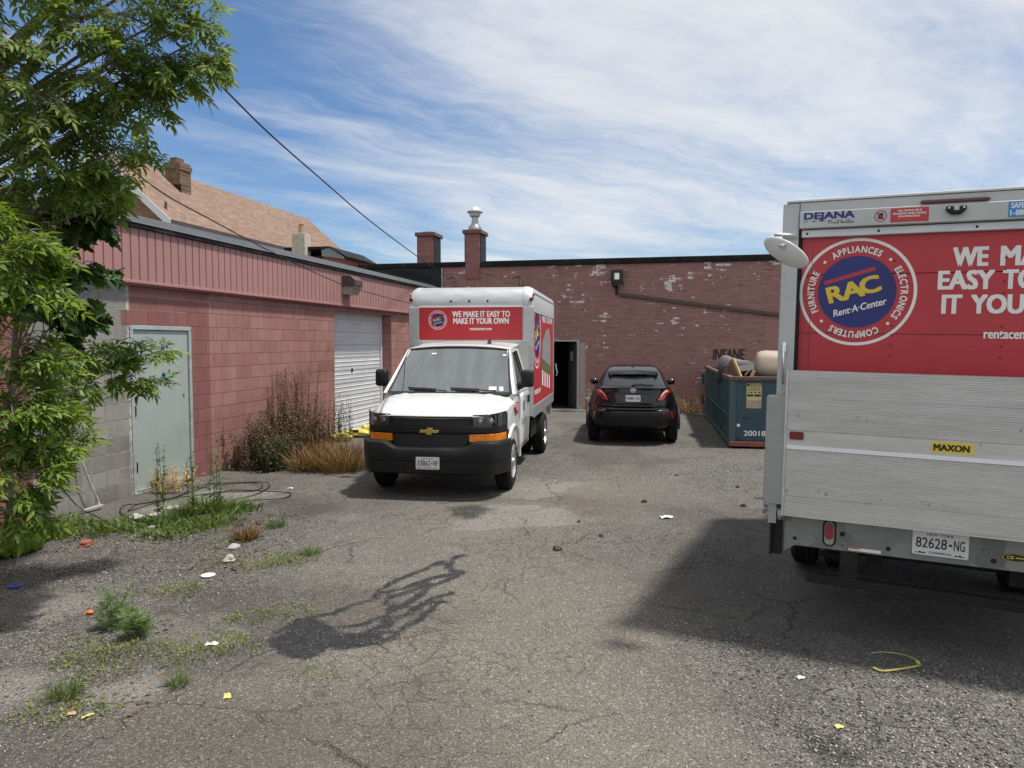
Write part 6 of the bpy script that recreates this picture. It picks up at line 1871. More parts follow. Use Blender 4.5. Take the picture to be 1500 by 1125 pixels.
    for nm, c, a, tl in (('seat', (0.05, -0.15, 0.42), (0.62, 0.42, 0.235), (-14, 6)), ('armrest', (0.50, -0.42, 0.28), (0.36, 0.20, 0.24), (20, -24)), ('backrest', (0.25, 0.40, 0.56), (0.70, 0.22, 0.20), (10, 4))):
        b = B()
        rows = []
        sgn = lambda v, p: math.copysign(abs(v) ** p, v)
        for i in range(15):
            th = math.pi * i / 14
            rows.append([(sgn(math.sin(th), 0.32) * sgn(math.cos(q), 0.3) * a[0], sgn(math.sin(th), 0.32) * sgn(math.sin(q), 0.3) * a[1], sgn(math.cos(th), 0.55) * a[2]) for q in [2 * math.pi * j / 28 for j in range(28)]])
        b.loft(rows)
        rot = Matrix.Rotation(R(tl[0]), 3, 'X') @ Matrix.Rotation(R(tl[1]), 3, 'Y')
        b.v = [tuple(rot @ Vector(p) + Vector(c)) for p in b.v]
        b.obj(nm, M['sofa_beige'], t2, smooth=True, angle=70)
    b = B(); b.box(-0.30, 0.9, -0.2, 0.5, -0.05, 0.24); b.obj('frame', M['cushion_dark'], t2, bev=0.03)
    pillow('cushion', (0.02 + 0.26, 2.0, 1.46), 0.34, 0.36, 0.17, 10, (-12, 12), M['cushion_grey'], 'soft grey cushion heaped above the dark mattress in the skip', 'cushion')
    pillow('mattress', (0.62, 1.9, 1.38), 0.72, 0.55, 0.16, -6, (-14, -5), M['cushion_dark'], 'dark slate mattress sagging across the heap in the skip', 'mattress')
    b = B(); b.prism([(0, 0), (0.30, 0.02), (0.30, 0.16), (-0.02, 0.14)], lambda u, v, e: (u, e, v), 0, 0.04)
    o = b.obj('grey_board', M['board_grey'], bev=0.006); o.location = D(0.26, 0.95, 1.42); o.rotation_euler = (R(-35), R(-6), -R(10)); tag(o, 'small dark grey board leaning on the pale plank in the skip', 'board')
    t3 = thing('wood_drawer', 'broken wooden drawer with a pale front edge sticking out of the skip', 'drawer', D(0.22, 0.8, 1.26), 10.7)
    b = B(); b.bar((-0.10, 0, 0.42), (0.06, -0.12, 0.02), 0.05, 0.05); b.obj('front_edge', M['wood_pale'], t3, bev=0.004)
    b = B(); b.add([(-0.12, 0.02, 0.43), (0.03, -0.10, 0.02), (-0.18, 0.15, 0.0), (-0.26, 0.25, 0.18)], [(0, 1, 2, 3)]); b.obj('panel', M['old_wood'], t3, solid=0.015)
    b = B(); b.bar((0.12, -0.1, 0.10), (0.20, -0.12, 0.2), 0.06, 0.03); b.bar((0.22, -0.08, 0.02), (0.30, -0.05, 0.2), 0.10, 0.02); b.obj('splinter', M['wood_pale'], t3)

simple('old_wood', (0.16, 0.11, 0.075), 0.8, var=0.3, scale=5)
build_car()
build_skip()


# ------------------------------------------------------------------ plants
def leaf_mat(name, dark, light, trans=0.35, rough=0.45, clump=1.6):
    m, g = new_mat(name)
    r = g.n('NewGeometry').outputs['Random Per Island']
    n = g.noise(g.obj(), clump, 3.0, 0.5)
    f = g.m('ADD', g.m('MULTIPLY', r, 0.55), g.m('MULTIPLY', n, 0.6))
    c = g.ramp(f, [(0.25, dark), (0.85, light)])
    p = g.n('BsdfPrincipled', {'Base Color': c, 'Roughness': rough, 'Specular IOR Level': 0.4})
    tl = g.n('BsdfTranslucent', {'Color': g.mix(1.0, c, (1.25, 1.25, 0.55), 'MULTIPLY')})
    mx = g.n('MixShader', {0: trans, 1: p.outputs[0], 2: tl.outputs[0]})
    g.n('OutputMaterial', {0: mx.outputs[0]})
    return m
leaf_mat('elder_leaf', (0.072, 0.125, 0.024), (0.25, 0.33, 0.085), 0.48)
leaf_mat('elder_bright', (0.07, 0.14, 0.020), (0.24, 0.33, 0.06), 0.42)
leaf_mat('maple_leaf', (0.022, 0.058, 0.018), (0.07, 0.135, 0.032), 0.28)
leaf_mat('dry_leaf', (0.045, 0.034, 0.020), (0.155, 0.105, 0.055), 0.15, 0.7, 2.5)
leaf_mat('dull_leaf', (0.022, 0.035, 0.014), (0.085, 0.090, 0.035), 0.2, 0.6, 2.5)
leaf_mat('brown_grass', (0.085, 0.052, 0.022), (0.26, 0.155, 0.065), 0.25, 0.7, 3)
leaf_mat('straw', (0.30, 0.20, 0.085), (0.62, 0.46, 0.24), 0.25, 0.7, 3)
leaf_mat('green_grass', (0.045, 0.082, 0.020), (0.145, 0.21, 0.05), 0.3)
leaf_mat('lime_weed', (0.075, 0.11, 0.018), (0.22, 0.26, 0.055), 0.3)
leaf_mat('feather_weed', (0.075, 0.14, 0.045), (0.24, 0.34, 0.13), 0.3)
leaf_mat('litter_leaf', (0.060, 0.042, 0.028), (0.24, 0.165, 0.11), 0.1, 0.8)
simple('bark', (0.17, 0.15, 0.13), 0.9, var=0.3, scale=14, bump=0.6, bscale=40)
simple('stem_brown', (0.085, 0.055, 0.035), 0.85, var=0.3)
simple('stem_green', (0.09, 0.13, 0.045), 0.7, var=0.3)

LEAF_V = np.array([(0, 0, 0), (0.28, 0.20, 0.05), (0.30, 0, 0.0), (0.28, -0.20, 0.05), (0.62, 0.15, 0.0), (0.65, 0, -0.04), (0.62, -0.15, 0.0), (1, 0, -0.14)])
LEAF_F = np.array([(0, 2, 1), (0, 3, 2), (1, 2, 5), (1, 5, 4), (2, 3, 6), (2, 6, 5), (4, 5, 7), (5, 6, 7)])
def compound(pairs, ln, wd=1.0, term=True, spread=55, start=0.3):
    V, F = [], []
    items = []
    for i in range(pairs):
        x = start + (0.95 - start) * i / max(1, pairs)
        for s in (-1, 1):
            items.append((x, s * spread, ln * (0.8 + 0.2 * i / max(1, pairs))))
    if term:
        items.append((0.78, 0, ln * 1.1))
    for x, a, l in items:
        c, s = math.cos(R(a)), math.sin(R(a))
        v = LEAF_V * np.array([l, l * wd, l])
        q = np.stack([x + v[:, 0] * c - v[:, 1] * s, v[:, 0] * s + v[:, 1] * c, v[:, 2] - 0.10 * x * x], -1)
        F.append(LEAF_F + 8 * len(V)); V.append(q)
    return np.concatenate(V), np.concatenate(F)
ELDER = compound(2, 0.64, 0.80)
FEATHER = compound(6, 0.42, 0.42, True, 50, 0.12)
_mp = [(0, 0), (-0.10, 0.30), (0.10, 0.26), (0.16, 0.55), (0.34, 0.36), (0.52, 0.50), (0.56, 0.24), (0.78, 0.20), (1.0, 0.0)]
_mv = _mp + [(x, -y) for x, y in reversed(_mp[1:-1])]
MAPLE = (np.array([(x, y, -0.12 * abs(y) - 0.10 * x * x) for x, y in _mv] + [(0.35, 0, 0.02)]), np.array([(i, (i + 1) % 16, 16) for i in range(16)]))
SMALL = (np.array([(0, 0, 0), (0.5, 0.26, 0.06), (1, 0, -0.08), (0.5, -0.26, 0.06)]), np.array([(0, 1, 2), (0, 2, 3)]))
BLADE = (np.array([(0, -0.035, 0), (0, 0.035, 0), (0.45, -0.03, 0.02), (0.45, 0.03, 0.02), (0.8, -0.02, -0.05), (0.8, 0.02, -0.05), (1.0, 0, -0.14)]), np.array([(0, 2, 3), (0, 3, 1), (2, 4, 5), (2, 5, 3), (4, 6, 5)]))

def frames(D, up=None, twist=None):
    """rotation matrices whose x axis is D and whose z axis is as near up as can be"""
    D = D / np.linalg.norm(D, axis=1, keepdims=True)
    U = np.tile(np.array([[0, 0, 1.0]]), (len(D), 1)) if up is None else up
    Yv = np.cross(U, D); Yv /= np.maximum(np.linalg.norm(Yv, axis=1, keepdims=True), 1e-6)
    Zv = np.cross(D, Yv)
    if twist is not None:
        c, s = np.cos(twist)[:, None], np.sin(twist)[:, None]
        Yv, Zv = Yv * c + Zv * s, Zv * c - Yv * s
    return np.stack([D, Yv, Zv], -1)

def foliage(name, parent, tpl, P, D, S, mat, seed=0, tw=0.5, label=None):
    rg = np.random.default_rng(seed)
    Rm = frames(D, None, rg.normal(0, tw, len(P))) * S[:, None, None]
    base = np.array(parent.location) if parent is not None else np.zeros(3)
    me = scatter_mesh(name, tpl[0], tpl[1], P - base, Rm, mat)
    me.polygons.foreach_set('use_smooth', np.ones(len(me.polygons), bool))
    o = bpy.data.objects.new(name, me); COL.objects.link(o)
    if parent is not None:
        o.parent = parent
    if label: o['label'] = label
    return o

def tree(name, label, cat, base, fork, r0, clusters, tpl, size, mat, seed, per_twig=9, twigs=15, group=None, droop=0.35, limbs=()):
    rg = np.random.default_rng(seed)
    t = thing(name, label, cat, base, group=group)
    o3 = Vector(base)
    b = B()
    fork = Vector(fork)
    k = 7
    pts = [o3.lerp(fork, i / k) + Vector((math.sin(i * 1.3) * 0.03, math.cos(i * 1.7) * 0.03, 0)) * min(i, 2) for i in range(k + 1)]
    b.tube([p - o3 for p in pts], [r0 * (1.25 if i == 0 else 1 - 0.45 * i / k) for i in range(k + 1)], 10)
    b.obj('trunk', MATS['bark'], t, smooth=True)
    bb = B()
    P, D, S = [], [], []
    for (c, r) in clusters:
        c = Vector(c)
        # where the limb leaves the trunk
        s = min(1.0, max(0.25, (c.z - o3.z) / max(0.1, fork.z - o3.z) * 0.62))
        a = o3.lerp(fork, s)
        mid = a.lerp(c, 0.5) + Vector((rg.normal(0, 0.08), rg.normal(0, 0.08), 0.10))
        bb.tube([q - o3 for q in (a, a.lerp(mid, 0.6), mid, mid.lerp(c, 0.6), c)], [r0 * 0.22, r0 * 0.18, r0 * 0.14, r0 * 0.10, 0.005], 5, caps=False)
        for _ in range(max(4, int(twigs * (r / 0.35) ** 1.6))):
            v = rg.normal(size=3); v /= np.linalg.norm(v); v[2] = v[2] * 0.75 - 0.05
            e = c + Vector(v) * r * (0.55 + 0.5 * rg.random())
            e.z -= 0.10 * r
            st = c + Vector(v) * r * 0.08
            bb.tube([q - o3 for q in (st, st.lerp(e, 0.5) + Vector((0, 0, 0.03)), e)], [0.005, 0.004, 0.002], 3, caps=False)
            td = (e - st).normalized()
            for i in range(per_twig):
                f = 0.30 + 0.75 * i / per_twig
                p = st.lerp(e, min(f, 1.0))
                side = td.cross(Vector((0, 0, 1)))
                side = side.normalized() if side.length > 1e-3 else Vector((1, 0, 0))
                d_ = td * (0.5 + 0.5 * f) + side * (0.85 if i % 2 else -0.85) * (1.15 - 0.7 * f) + Vector(rg.normal(0, 0.28, 3)) + Vector((0, 0, -droop))
                P.append(p); D.append(d_); S.append(size * (0.45 + 0.80 * rg.random()))
    for L in limbs:
        bb.tube([Vector(q) - o3 for q in L[0]], L[1], 8)
    bb.obj('branches', MATS['bark'], t, smooth=True, weld=False, recalc=False)
    foliage('foliage', t, tpl, np.array(P), np.array(D), np.array(S), MATS[mat], seed + 1)
    return t

def stems(name, label, cat, spots, h, lean, tpl, size, per, mat, smat, seed, group=None, leafdir=0.5, bushy=0.0, start=0.15, extra=None, thick=0.004):
    """plant of many stems: spots = ground points"""
    rg = np.random.default_rng(seed)
    c = Vector((sum(p[0] for p in spots) / len(spots), sum(p[1] for p in spots) / len(spots), 0))
    t = thing(name, label, cat, c, group=group)
    b = B(); P, D, S = [], [], []
    for sp_ in spots:
        hh = h * (0.55 + 0.6 * rg.random()) if not callable(h) else h(sp_) * (0.7 + 0.4 * rg.random())
        lx, ly = rg.normal(0, lean, 2)
        a = Vector((sp_[0], sp_[1], 0)); e = a + Vector((lx * hh, ly * hh, hh)); md = a.lerp(e, 0.5) + Vector((lx, ly, 0)) * -0.12 * hh
        q = [a, a.lerp(md, 0.5), md, md.lerp(e, 0.5), e]
        b.tube([p - c for p in q], [thick, thick * 0.9, thick * 0.75, thick * 0.55, thick * 0.3], 4, caps=False)
        for i in range(per):
            f = start + (1 - start) * rg.random()
            k = f * 4; j = min(int(k), 3); p = q[j].lerp(q[j + 1], k - j)
            p = p + Vector(rg.normal(0, 1, 3)) * bushy * (1.05 - 0.6 * f)
            if p.z < 0.01: p.z = 0.02
            az = rg.random() * 2 * math.pi
            d_ = Vector((math.cos(az), math.sin(az), leafdir + rg.normal(0, 0.35)))
            P.append(p); D.append(d_); S.append(size * (0.5 + 0.8 * rg.random()) * (1.1 - 0.45 * f))
    b.obj('stems', MATS[smat], t, weld=False, recalc=False)
    foliage('leaves', t, tpl, np.array(P), np.array(D), np.array(S), MATS[mat], seed + 1)
    if extra:
        tp, sz, fr, mt, nm = extra
        n = int(len(P) * fr)
        ii = rg.choice(len(P), n, replace=False)
        foliage(nm, t, tp, np.array(P)[ii] + rg.normal(0, 0.02, (n, 3)), rg.normal(size=(n, 3)), np.full(n, sz) * (0.6 + 0.8 * rg.random(n)), MATS[mt], seed + 2)
    return t

def tuft(name, label, cat, c, n, rad, h, mat, seed, group=None, tpl=BLADE, flat=0.5, kind=None, wid=1.0):
    """clump of blades as one mesh; c = one ground point or several"""
    rg = np.random.default_rng(seed)
    C = np.array([tuple(q) for q in c]) if isinstance(c, list) else np.array([tuple(c)])
    ii = rg.integers(0, len(C), n)
    a = rg.random(n) * 2 * np.pi; r = rad * np.sqrt(rg.random(n))
    P = np.stack([C[ii, 0] + r * np.cos(a), C[ii, 1] + r * np.sin(a), np.full(n, 0.004)], -1)
    D = np.stack([np.cos(a) * flat + rg.normal(0, 0.3, n), np.sin(a) * flat + rg.normal(0, 0.3, n), 0.35 + rg.random(n) * 0.9 * (1 - flat * 0.7)], -1)
    S = h * (0.4 + 0.8 * rg.random(n))
    Rm = frames(D, None, rg.normal(0, 0.5, n)) * S[:, None, None]
    Rm[:, :, 1] *= wid
    base = Vector((C[:, 0].mean(), C[:, 1].mean(), 0))
    me = scatter_mesh(name, tpl[0], tpl[1], P - np.array(base), Rm, MATS[mat])
    o = bpy.data.objects.new(name, me); COL.objects.link(o); o.location = base
    return tag(o, label, cat, group, kind)

def CL(L):
    return [(at(u, v, y), r) for u, v, y, r in L]

tree('box_elder_tree', 'tall box elder tree with drooping compound leaves against the sky', 'tree', (-5.35, 5.6, 0), (-5.1, 5.7, 4.6), 0.13,
     CL([(10, 60, 5.2, .34), (120, 30, 5.4, .34), (190, 30, 5.6, .40), (255, 20, 5.8, .26), (150, 105, 5.6, .45), (60, 140, 5.4, .48), (232, 80, 5.8, .36), (283, 62, 6.0, .28), (303, 92, 6.0, .27), (270, 112, 6.0, .27), (322, 80, 6.0, .12), (292, 30, 6.0, .2),
         (195, 150, 5.8, .34), (222, 150, 5.9, .22), (120, 190, 5.7, .42), (40, 225, 5.5, .42), (165, 222, 5.8, .30), (178, 250, 5.9, .22), (200, 226, 6.0, .13), (90, 255, 5.7, .36), (150, 272, 6.0, .24), (180, 290, 6.1, .15), (25, 290, 5.6, .35),
         (-110, 40, 5.2, .6), (-130, 200, 5.3, .6), (-60, -90, 5.2, .55), (70, -90, 5.4, .5), (170, -70, 5.6, .45), (250, -50, 5.8, .3), (-200, 100, 5.6, .6), (-100, -220, 5.4, .6), (60, -220, 5.6, .5)]),
     ELDER, 0.125, 'elder_leaf', 11, twigs=15, per_twig=10, limbs=[([(-4.95, 5.95, 3.2), at(-40, 150, 5.5), at(40, 45, 5.4), at(110, -25, 5.4)], [0.06, 0.05, 0.036, 0.02]), ([at(-60, 175, 5.6), at(30, 120, 5.6), at(75, 65, 5.6), at(100, -10, 5.6)], [0.045, 0.036, 0.03, 0.018]),
                                        ([at(30, 112, 5.6), at(90, 28, 5.7), at(180, 20, 5.8), at(240, 48, 5.9)], [0.02, 0.018, 0.012, 0.006]), ([at(-80, 100, 5.6), at(10, 125, 5.5), at(45, 145, 5.5)], [0.03, 0.02, 0.012])])
tree('maple_sapling', 'dark maple sapling with broad lobed leaves in front of the grey blocks', 'tree', (-4.85, 6.95, 0), (-4.35, 6.6, 2.9), 0.035,
     CL([(118, 292, 6.3, .34), (150, 322, 6.6, .22), (80, 345, 6.2, .34), (112, 392, 6.4, .26), (62, 420, 6.2, .32), (98, 452, 6.5, .26), (150, 268, 6.4, .22), (128, 465, 6.7, .14), (30, 380, 6.0, .3), (90, 505, 6.5, .18), (145, 455, 6.8, .10), (168, 400, 6.9, .07), (60, 300, 6.2, .3)]),
     MAPLE, 0.125, 'maple_leaf', 21, per_twig=7, twigs=26, droop=0.5)
tree('elder_sapling', 'bright green box elder sapling reaching out over the grey steel door', 'tree', (-4.25, 5.3, 0), (-3.75, 5.15, 2.2), 0.04,
     CL([(18, 375, 5.0, .34), (50, 425, 5.1, .26), (25, 500, 5.0, .36), (62, 545, 5.2, .22), (45, 600, 5.1, .24), (95, 612, 5.5, .16), (70, 660, 5.3, .20), (40, 755, 5.2, .18), (15, 590, 5.0, .36), (50, 640, 5.2, .28), (85, 668, 5.5, .20), (108, 645, 5.6, .15), (28, 700, 5.0, .28), (5, 745, 5.0, .22), (60, 720, 5.3, .16), (40, 335, 5.1, .26), (-40, 450, 5.0, .4), (-60, 600, 5.0, .45), (-50, 330, 5.0, .4),
         (100, 515, 5.7, .20), (145, 515, 6.0, .18), (178, 498, 6.2, .15), (208, 525, 6.3, .14), (238, 512, 6.4, .10), (160, 545, 6.1, .13), (222, 560, 6.3, .09), (85, 570, 5.6, .16), (72, 600, 5.4, .18), (118, 560, 5.8, .12), (195, 550, 6.2, .11)]),
     ELDER, 0.13, 'elder_bright', 31, twigs=18, limbs=[([at(40, 540, 5.4), at(110, 550, 5.8), at(180, 520, 6.1), at(245, 508, 6.4)], [0.012, 0.010, 0.007, 0.003])])
# pole-like stem beside the grey wall: an old vine
L0 = lambda u, v, x: W(*LX(u, v, x))
b = B(); b.tube([L0(96, 455, .30), L0(100, 500, .28), L0(107, 560, .26), L0(113, 600, .22), L0(116, 615, .2)], 0.012, 6)
tag(b.obj('dry_vine', MATS['stem_brown'], smooth=True), 'thin dark dead vine hanging down the grey block wall', 'vine')

rs = random.Random(5)
def wspots(y0, y1, x0, x1, n): return [tuple(W(rs.uniform(x0, x1), rs.uniform(y0, y1)))[:2] for _ in range(n)]
stems('dry_shrub', 'dense brown and dull green shrub at the foot of the pink block wall', 'shrub', wspots(1.35, 3.3, 0.10, 0.80, 130), 0.85, 0.16, SMALL, 0.052, 100, 'dry_leaf', 'stem_brown', 41, bushy=0.045, start=0.05, extra=(SMALL, 0.030, 0.05, 'straw', 'seed_heads'))
stems('green_shrub', 'low dark green shrub beside the brown shrub at its end nearest the grey door', 'shrub', wspots(1.30, 2.25, 0.45, 0.90, 60), 0.52, 0.20, SMALL, 0.045, 90, 'dull_leaf', 'stem_green', 43, bushy=0.04, start=0.03)
stems('tall_dry_weed', 'tall brown dead weed stalks standing against the pink wall', 'weed', wspots(2.55, 3.9, 0.08, 0.42, 60), 1.45, 0.07, SMALL, 0.048, 60, 'dry_leaf', 'stem_brown', 45, bushy=0.022, start=0.22, thick=0.005)
stems('tall_dry_weed', 'sparse brown weed stalks beside the white roller door', 'weed', wspots(4.3, 5.25, 0.10, 0.55, 40), 0.95, 0.10, SMALL, 0.048, 34, 'dull_leaf', 'stem_brown', 47, bushy=0.03, start=0.12, thick=0.004)
q = [tuple(gnd(u, v))[:2] for u, v in ((440, 678), (460, 672), (485, 680), (505, 676), (470, 688), (495, 690), (450, 688), (515, 688))]
tuft('brown_grass', 'rounded tuft of long brown dry grass before the roller door', 'grass tuft', q, 2600, 0.26, 0.42, 'brown_grass', 51, flat=0.45, wid=0.35)
q = [tuple(gnd(u, v))[:2] for u, v in ((232, 722), (250, 722), (266, 716), (225, 718), (272, 712))]
stems('straw_plant', 'bleached straw coloured dead plant against the grey door', 'weed', [(x + rs.gauss(0, .08), y + rs.gauss(0, .05)) for x, y in q for _ in range(9)], 0.30, 0.28, SMALL, 0.042, 26, 'straw', 'straw', 53, bushy=0.02, start=0.1, thick=0.003)
for u, v, hh, lab in ((240, 772, 0.95, 'tall green weed stalk in front of the grey door and straw plant'), (289, 762, 1.02, 'tallest bushy green weed stalk beside the door frame and maroon blocks'), (318, 752, 0.78, 'slim green weed stalk between the door and the brown shrub')):
    p = gnd(u, v)
    stems('tall_weed', lab, 'weed', [(p.x + rs.gauss(0, .045), p.y + rs.gauss(0, .05)) for _ in range(4)], hh, 0.05, SMALL, 0.055, 48, 'green_grass', 'stem_green', 60 + u, group='tall green weeds by the grey door', leafdir=0.7, start=0.1, thick=0.005)
for u, v, hh, n, lab in ((166, 918, 0.30, 7, 'feathery pale green weed growing alone in the cracked asphalt, taller of two'), (204, 932, 0.17, 7, 'low feathery green weed spreading beside the taller one')):
    p = gnd(u, v)
    stems('feathery_weed', lab, 'weed', [(p.x + rs.gauss(0, .035), p.y + rs.gauss(0, .04)) for _ in range(n)], hh, 0.22, FEATHER, 0.085, 26, 'feather_weed', 'stem_green', 70 + u, group='feathery weeds on the asphalt', leafdir=0.5, start=0.12, thick=0.003)
# low weeds hugging the ground
lw = [(20, 785), (45, 775), (75, 770), (110, 772), (140, 778), (180, 772), (215, 782), (250, 778), (285, 772), (310, 762), (330, 755), (350, 745), (20, 800), (240, 765), (270, 758), (300, 765)]
tuft('low_weeds', 'strip of leafy green weeds growing along the foot of the block wall', 'weeds', [tuple(gnd(u + rs.gauss(0, 10), v + rs.gauss(0, 5)))[:2] for u, v in lw for _ in range(3)], 2400, 0.24, 0.07, 'green_grass', 81, tpl=SMALL, flat=0.45, kind='stuff')
tuft('low_weeds', 'ragged grass blades along the foot of the block wall', 'weeds', [tuple(gnd(u + rs.gauss(0, 10), v + rs.gauss(0, 5)))[:2] for u, v in lw for _ in range(2)], 1500, 0.22, 0.16, 'green_grass', 83, flat=0.7, wid=0.6, kind='stuff')
tuft('wall_weeds', 'bushy weeds at the left edge under the sapling', 'weeds', [tuple(gnd(u, v))[:2] for u, v in ((-20, 790), (10, 770), (30, 790), (55, 785), (0, 810))], 4200, 0.30, 0.10, 'elder_bright', 82, tpl=SMALL, flat=0.3, kind='stuff')
for i, (u, v, n, rad, h, mt, lab) in enumerate((
        (300, 752, 420, .16, .26, 'green_grass', 'thick clump of green grass at the middle of the weed strip'),
        (265, 762, 260, .14, .20, 'green_grass', 'grass clump at the left part of the weed strip'),
        (340, 745, 220, .16, .18, 'green_grass', 'grass clump beside the cable coil'),
        (403, 772, 160, .09, .13, 'green_grass', 'small dark grass tuft alone on bare asphalt past the cable coil'),
        (360, 790, 220, .09, .20, 'brown_grass', 'small rusty brown grass tuft on the asphalt'),
        (455, 812, 120, .08, .12, 'green_grass', 'thin grass tuft beside the lime green weed patch'),
        (262, 1003, 120, .05, .10, 'green_grass', 'little grass tuft at the crack in the foreground'),
        (95, 1020, 170, .07, .11, 'green_grass', 'little grass tuft nearest the lower left corner'),
        (460, 992, 130, .12, .05, 'lime_weed', 'short sparse yellowish grass tuft below the wet stain'))):
    tuft('grass_tuft', lab, 'grass tuft', tuple(gnd(u, v))[:2], n, rad, h, mt, 90 + i, group='grass tufts in the asphalt', flat=0.55, wid=0.6)
lime = [(410, 822), (425, 818), (395, 826), (375, 832), (440, 815), (110, 965), (135, 955), (160, 950), (200, 950), (250, 960), (290, 955), (310, 950), (260, 862), (280, 868), (435, 893), (355, 905), (65, 1040), (120, 1045), (345, 950), (150, 990), (335, 800), (320, 820)]
tuft('lime_weeds', 'low yellowish green mats of weeds spreading in cracks of the asphalt', 'weeds', [tuple(gnd(u + rs.gauss(0, 14), v + rs.gauss(0, 6)))[:2] for u, v in lime for _ in range(3)], 4200, 0.17, 0.024, 'lime_weed', 99, tpl=SMALL, flat=0.6, kind='stuff')
tuft('leaf_litter', 'scattered brown dead leaves on the left part of the yard', 'leaf litter', [tuple(gnd(u, v))[:2] for u, v in [(u, v) for u, v in lw] + [(330, 830), (360, 805), (350, 815), (310, 835), (120, 800), (250, 795), (60, 800), (200, 800), (130, 1045), (170, 1000), (180, 925), (340, 690), (420, 690), (470, 692), (520, 690)]], 1500, 0.30, 0.045, 'litter_leaf', 101, tpl=SMALL, flat=3.0, kind='stuff')
q = [tuple(W(x, YB - 0.15 - 0.1 * abs(math.sin(x * 9))))[:2] for x in (7.0, 7.2, 7.35, 7.55)]
stems('dry_weed', 'dry straw coloured weeds at the brick wall between the car and the skip', 'weed', [(x + rs.gauss(0, .08), y + rs.gauss(0, .05)) for x, y in q for _ in range(7)], 0.55, 0.25, SMALL, 0.05, 20, 'straw', 'straw', 111, bushy=0.03, start=0.05)

# ------------------------------------------------------------------ things lying about
simple('bag_yellow', (0.62, 0.55, 0.10), 0.45, var=0.15, scale=6, bump=0.8, bscale=16, dirt=0.25, dirtcol=(0.35, 0.32, 0.15))
simple('rubble_white', (0.36, 0.35, 0.325), 0.9, var=0.2, scale=12, bump=0.5)
simple('orange_plastic', (0.75, 0.16, 0.03), 0.4)
simple('blue_plastic', (0.02, 0.10, 0.55), 0.35)
simple('strap_yellow', (0.62, 0.56, 0.16), 0.55, var=0.2, scale=20)
simple('rope_white', (0.50, 0.48, 0.44), 0.8, var=0.2, scale=30)
p = gnd(520, 640)
t = thing('yellow_bag', 'crumpled yellow plastic bag lying by the roller door', 'bag', p, 10)
b = B(); b.ball((0.05, 0, 0.085), (0.33, 0.17, 0.085), 26, 14, fn=lambda d: 1 + 0.12 * math.sin(5 * d.x + 3 * d.y) + 0.08 * math.sin(9 * d.y + 7 * d.z)); b.obj('bag_body', MATS['bag_yellow'], t, smooth=True, angle=80)
b = B(); b.ball((0.20, 0.10, 0.16), (0.10, 0.08, 0.11), 16, 9, fn=lambda d: 1 + 0.2 * math.sin(6 * d.x + 4 * d.z)); b.obj('bag_neck', MATS['bag_yellow'], t, smooth=True, angle=80)
b = B(); b.grid(lambda u, v: (-0.06 + 0.2 * u, -0.13 - 0.03 * math.sin(3 * u), 0.12 + 0.05 * v), 4, 2); b.obj('print', MATS['black_vinyl'], t)
p = gnd(500, 646)
b = B(); b.ball((0, 0, 0.08), (0.22, 0.16, 0.08), 22, 12, fn=lambda d: 1 + 0.15 * math.sin(6 * d.x + 2 * d.y) + 0.1 * math.sin(8 * d.y)); o = b.obj('yellow_bag', MATS['bag_yellow'], smooth=True, angle=80); o.location = p
tag(o, 'smaller pale yellow bag half hidden by the weeds at the roller door', 'bag')

# black cable lying in loops, its tail climbing to the wall
def gp(L, z=0.012): return [gnd(u, v, z) for u, v in L]
def smooth_path(P, k=6):
    out = []
    for i in range(len(P) - 1):
        p0, p1, p2, p3 = P[max(i - 1, 0)], P[i], P[i + 1], P[min(i + 2, len(P) - 1)]
        for j in range(k):
            s = j / k
            out.append(0.5 * ((2 * p1) + (p2 - p0) * s + (2 * p0 - 5 * p1 + 4 * p2 - p3) * s * s + (3 * p1 - p0 - 3 * p2 + p3) * s ** 3))
    return out + [P[-1]]
coil = [(180, 755), (176, 748), (185, 742), (215, 737), (260, 729), (300, 716), (335, 709), (365, 708), (385, 712), (372, 719), (330, 722), (300, 728), (285, 736), (310, 741), (340, 735), (375, 724), (395, 713), (385, 708), (350, 707), (315, 709), (285, 716), (260, 727), (225, 736), (200, 742), (188, 748), (205, 745), (250, 733), (300, 724), (345, 719), (395, 722), (425, 722), (418, 730), (395, 734), (365, 733), (345, 740)]
b = B(); b.tube(smooth_path([p + Vector((0, 0, 0.010 * (i % 3))) for i, p in enumerate(gp(coil))]), 0.0065, 6)
tail = [L0(60, 655, .35), L0(75, 690, .35), gnd(110, 738, .16), gnd(140, 756, .05), gnd(163, 765, .013), gnd(180, 755, .012)]
b.tube(smooth_path(tail), 0.0065, 6)
tag(b.obj('black_cable', MATS['black_plastic'], smooth=True), 'black cable thrown in loose loops on the ground before the grey door', 'cable')
b = B(); b.tube(smooth_path([L0(108, 592, .12), L0(112, 625, .10), L0(118, 650, .08), L0(122, 680, .10), L0(131, 705, .10), L0(143, 732, .10), L0(146, 742, .12)]), [0.008 + 0.006 * abs(math.sin(i * 0.9)) for i in range(37)], 6)
tag(b.obj('white_rope', MATS['rope_white'], smooth=True), 'frayed white rope hanging down the grey block wall to the ground', 'rope')
b = B(); q0, q1 = gnd(120, 749, .03), gnd(150, 740, .05); b.bar(q0, q1, 0.05, 0.03)
tag(b.obj('white_board', MATS['rubble_white'], bev=0.006), 'short white board lying at the foot of the hanging rope', 'board')
rr2 = random.Random(9)
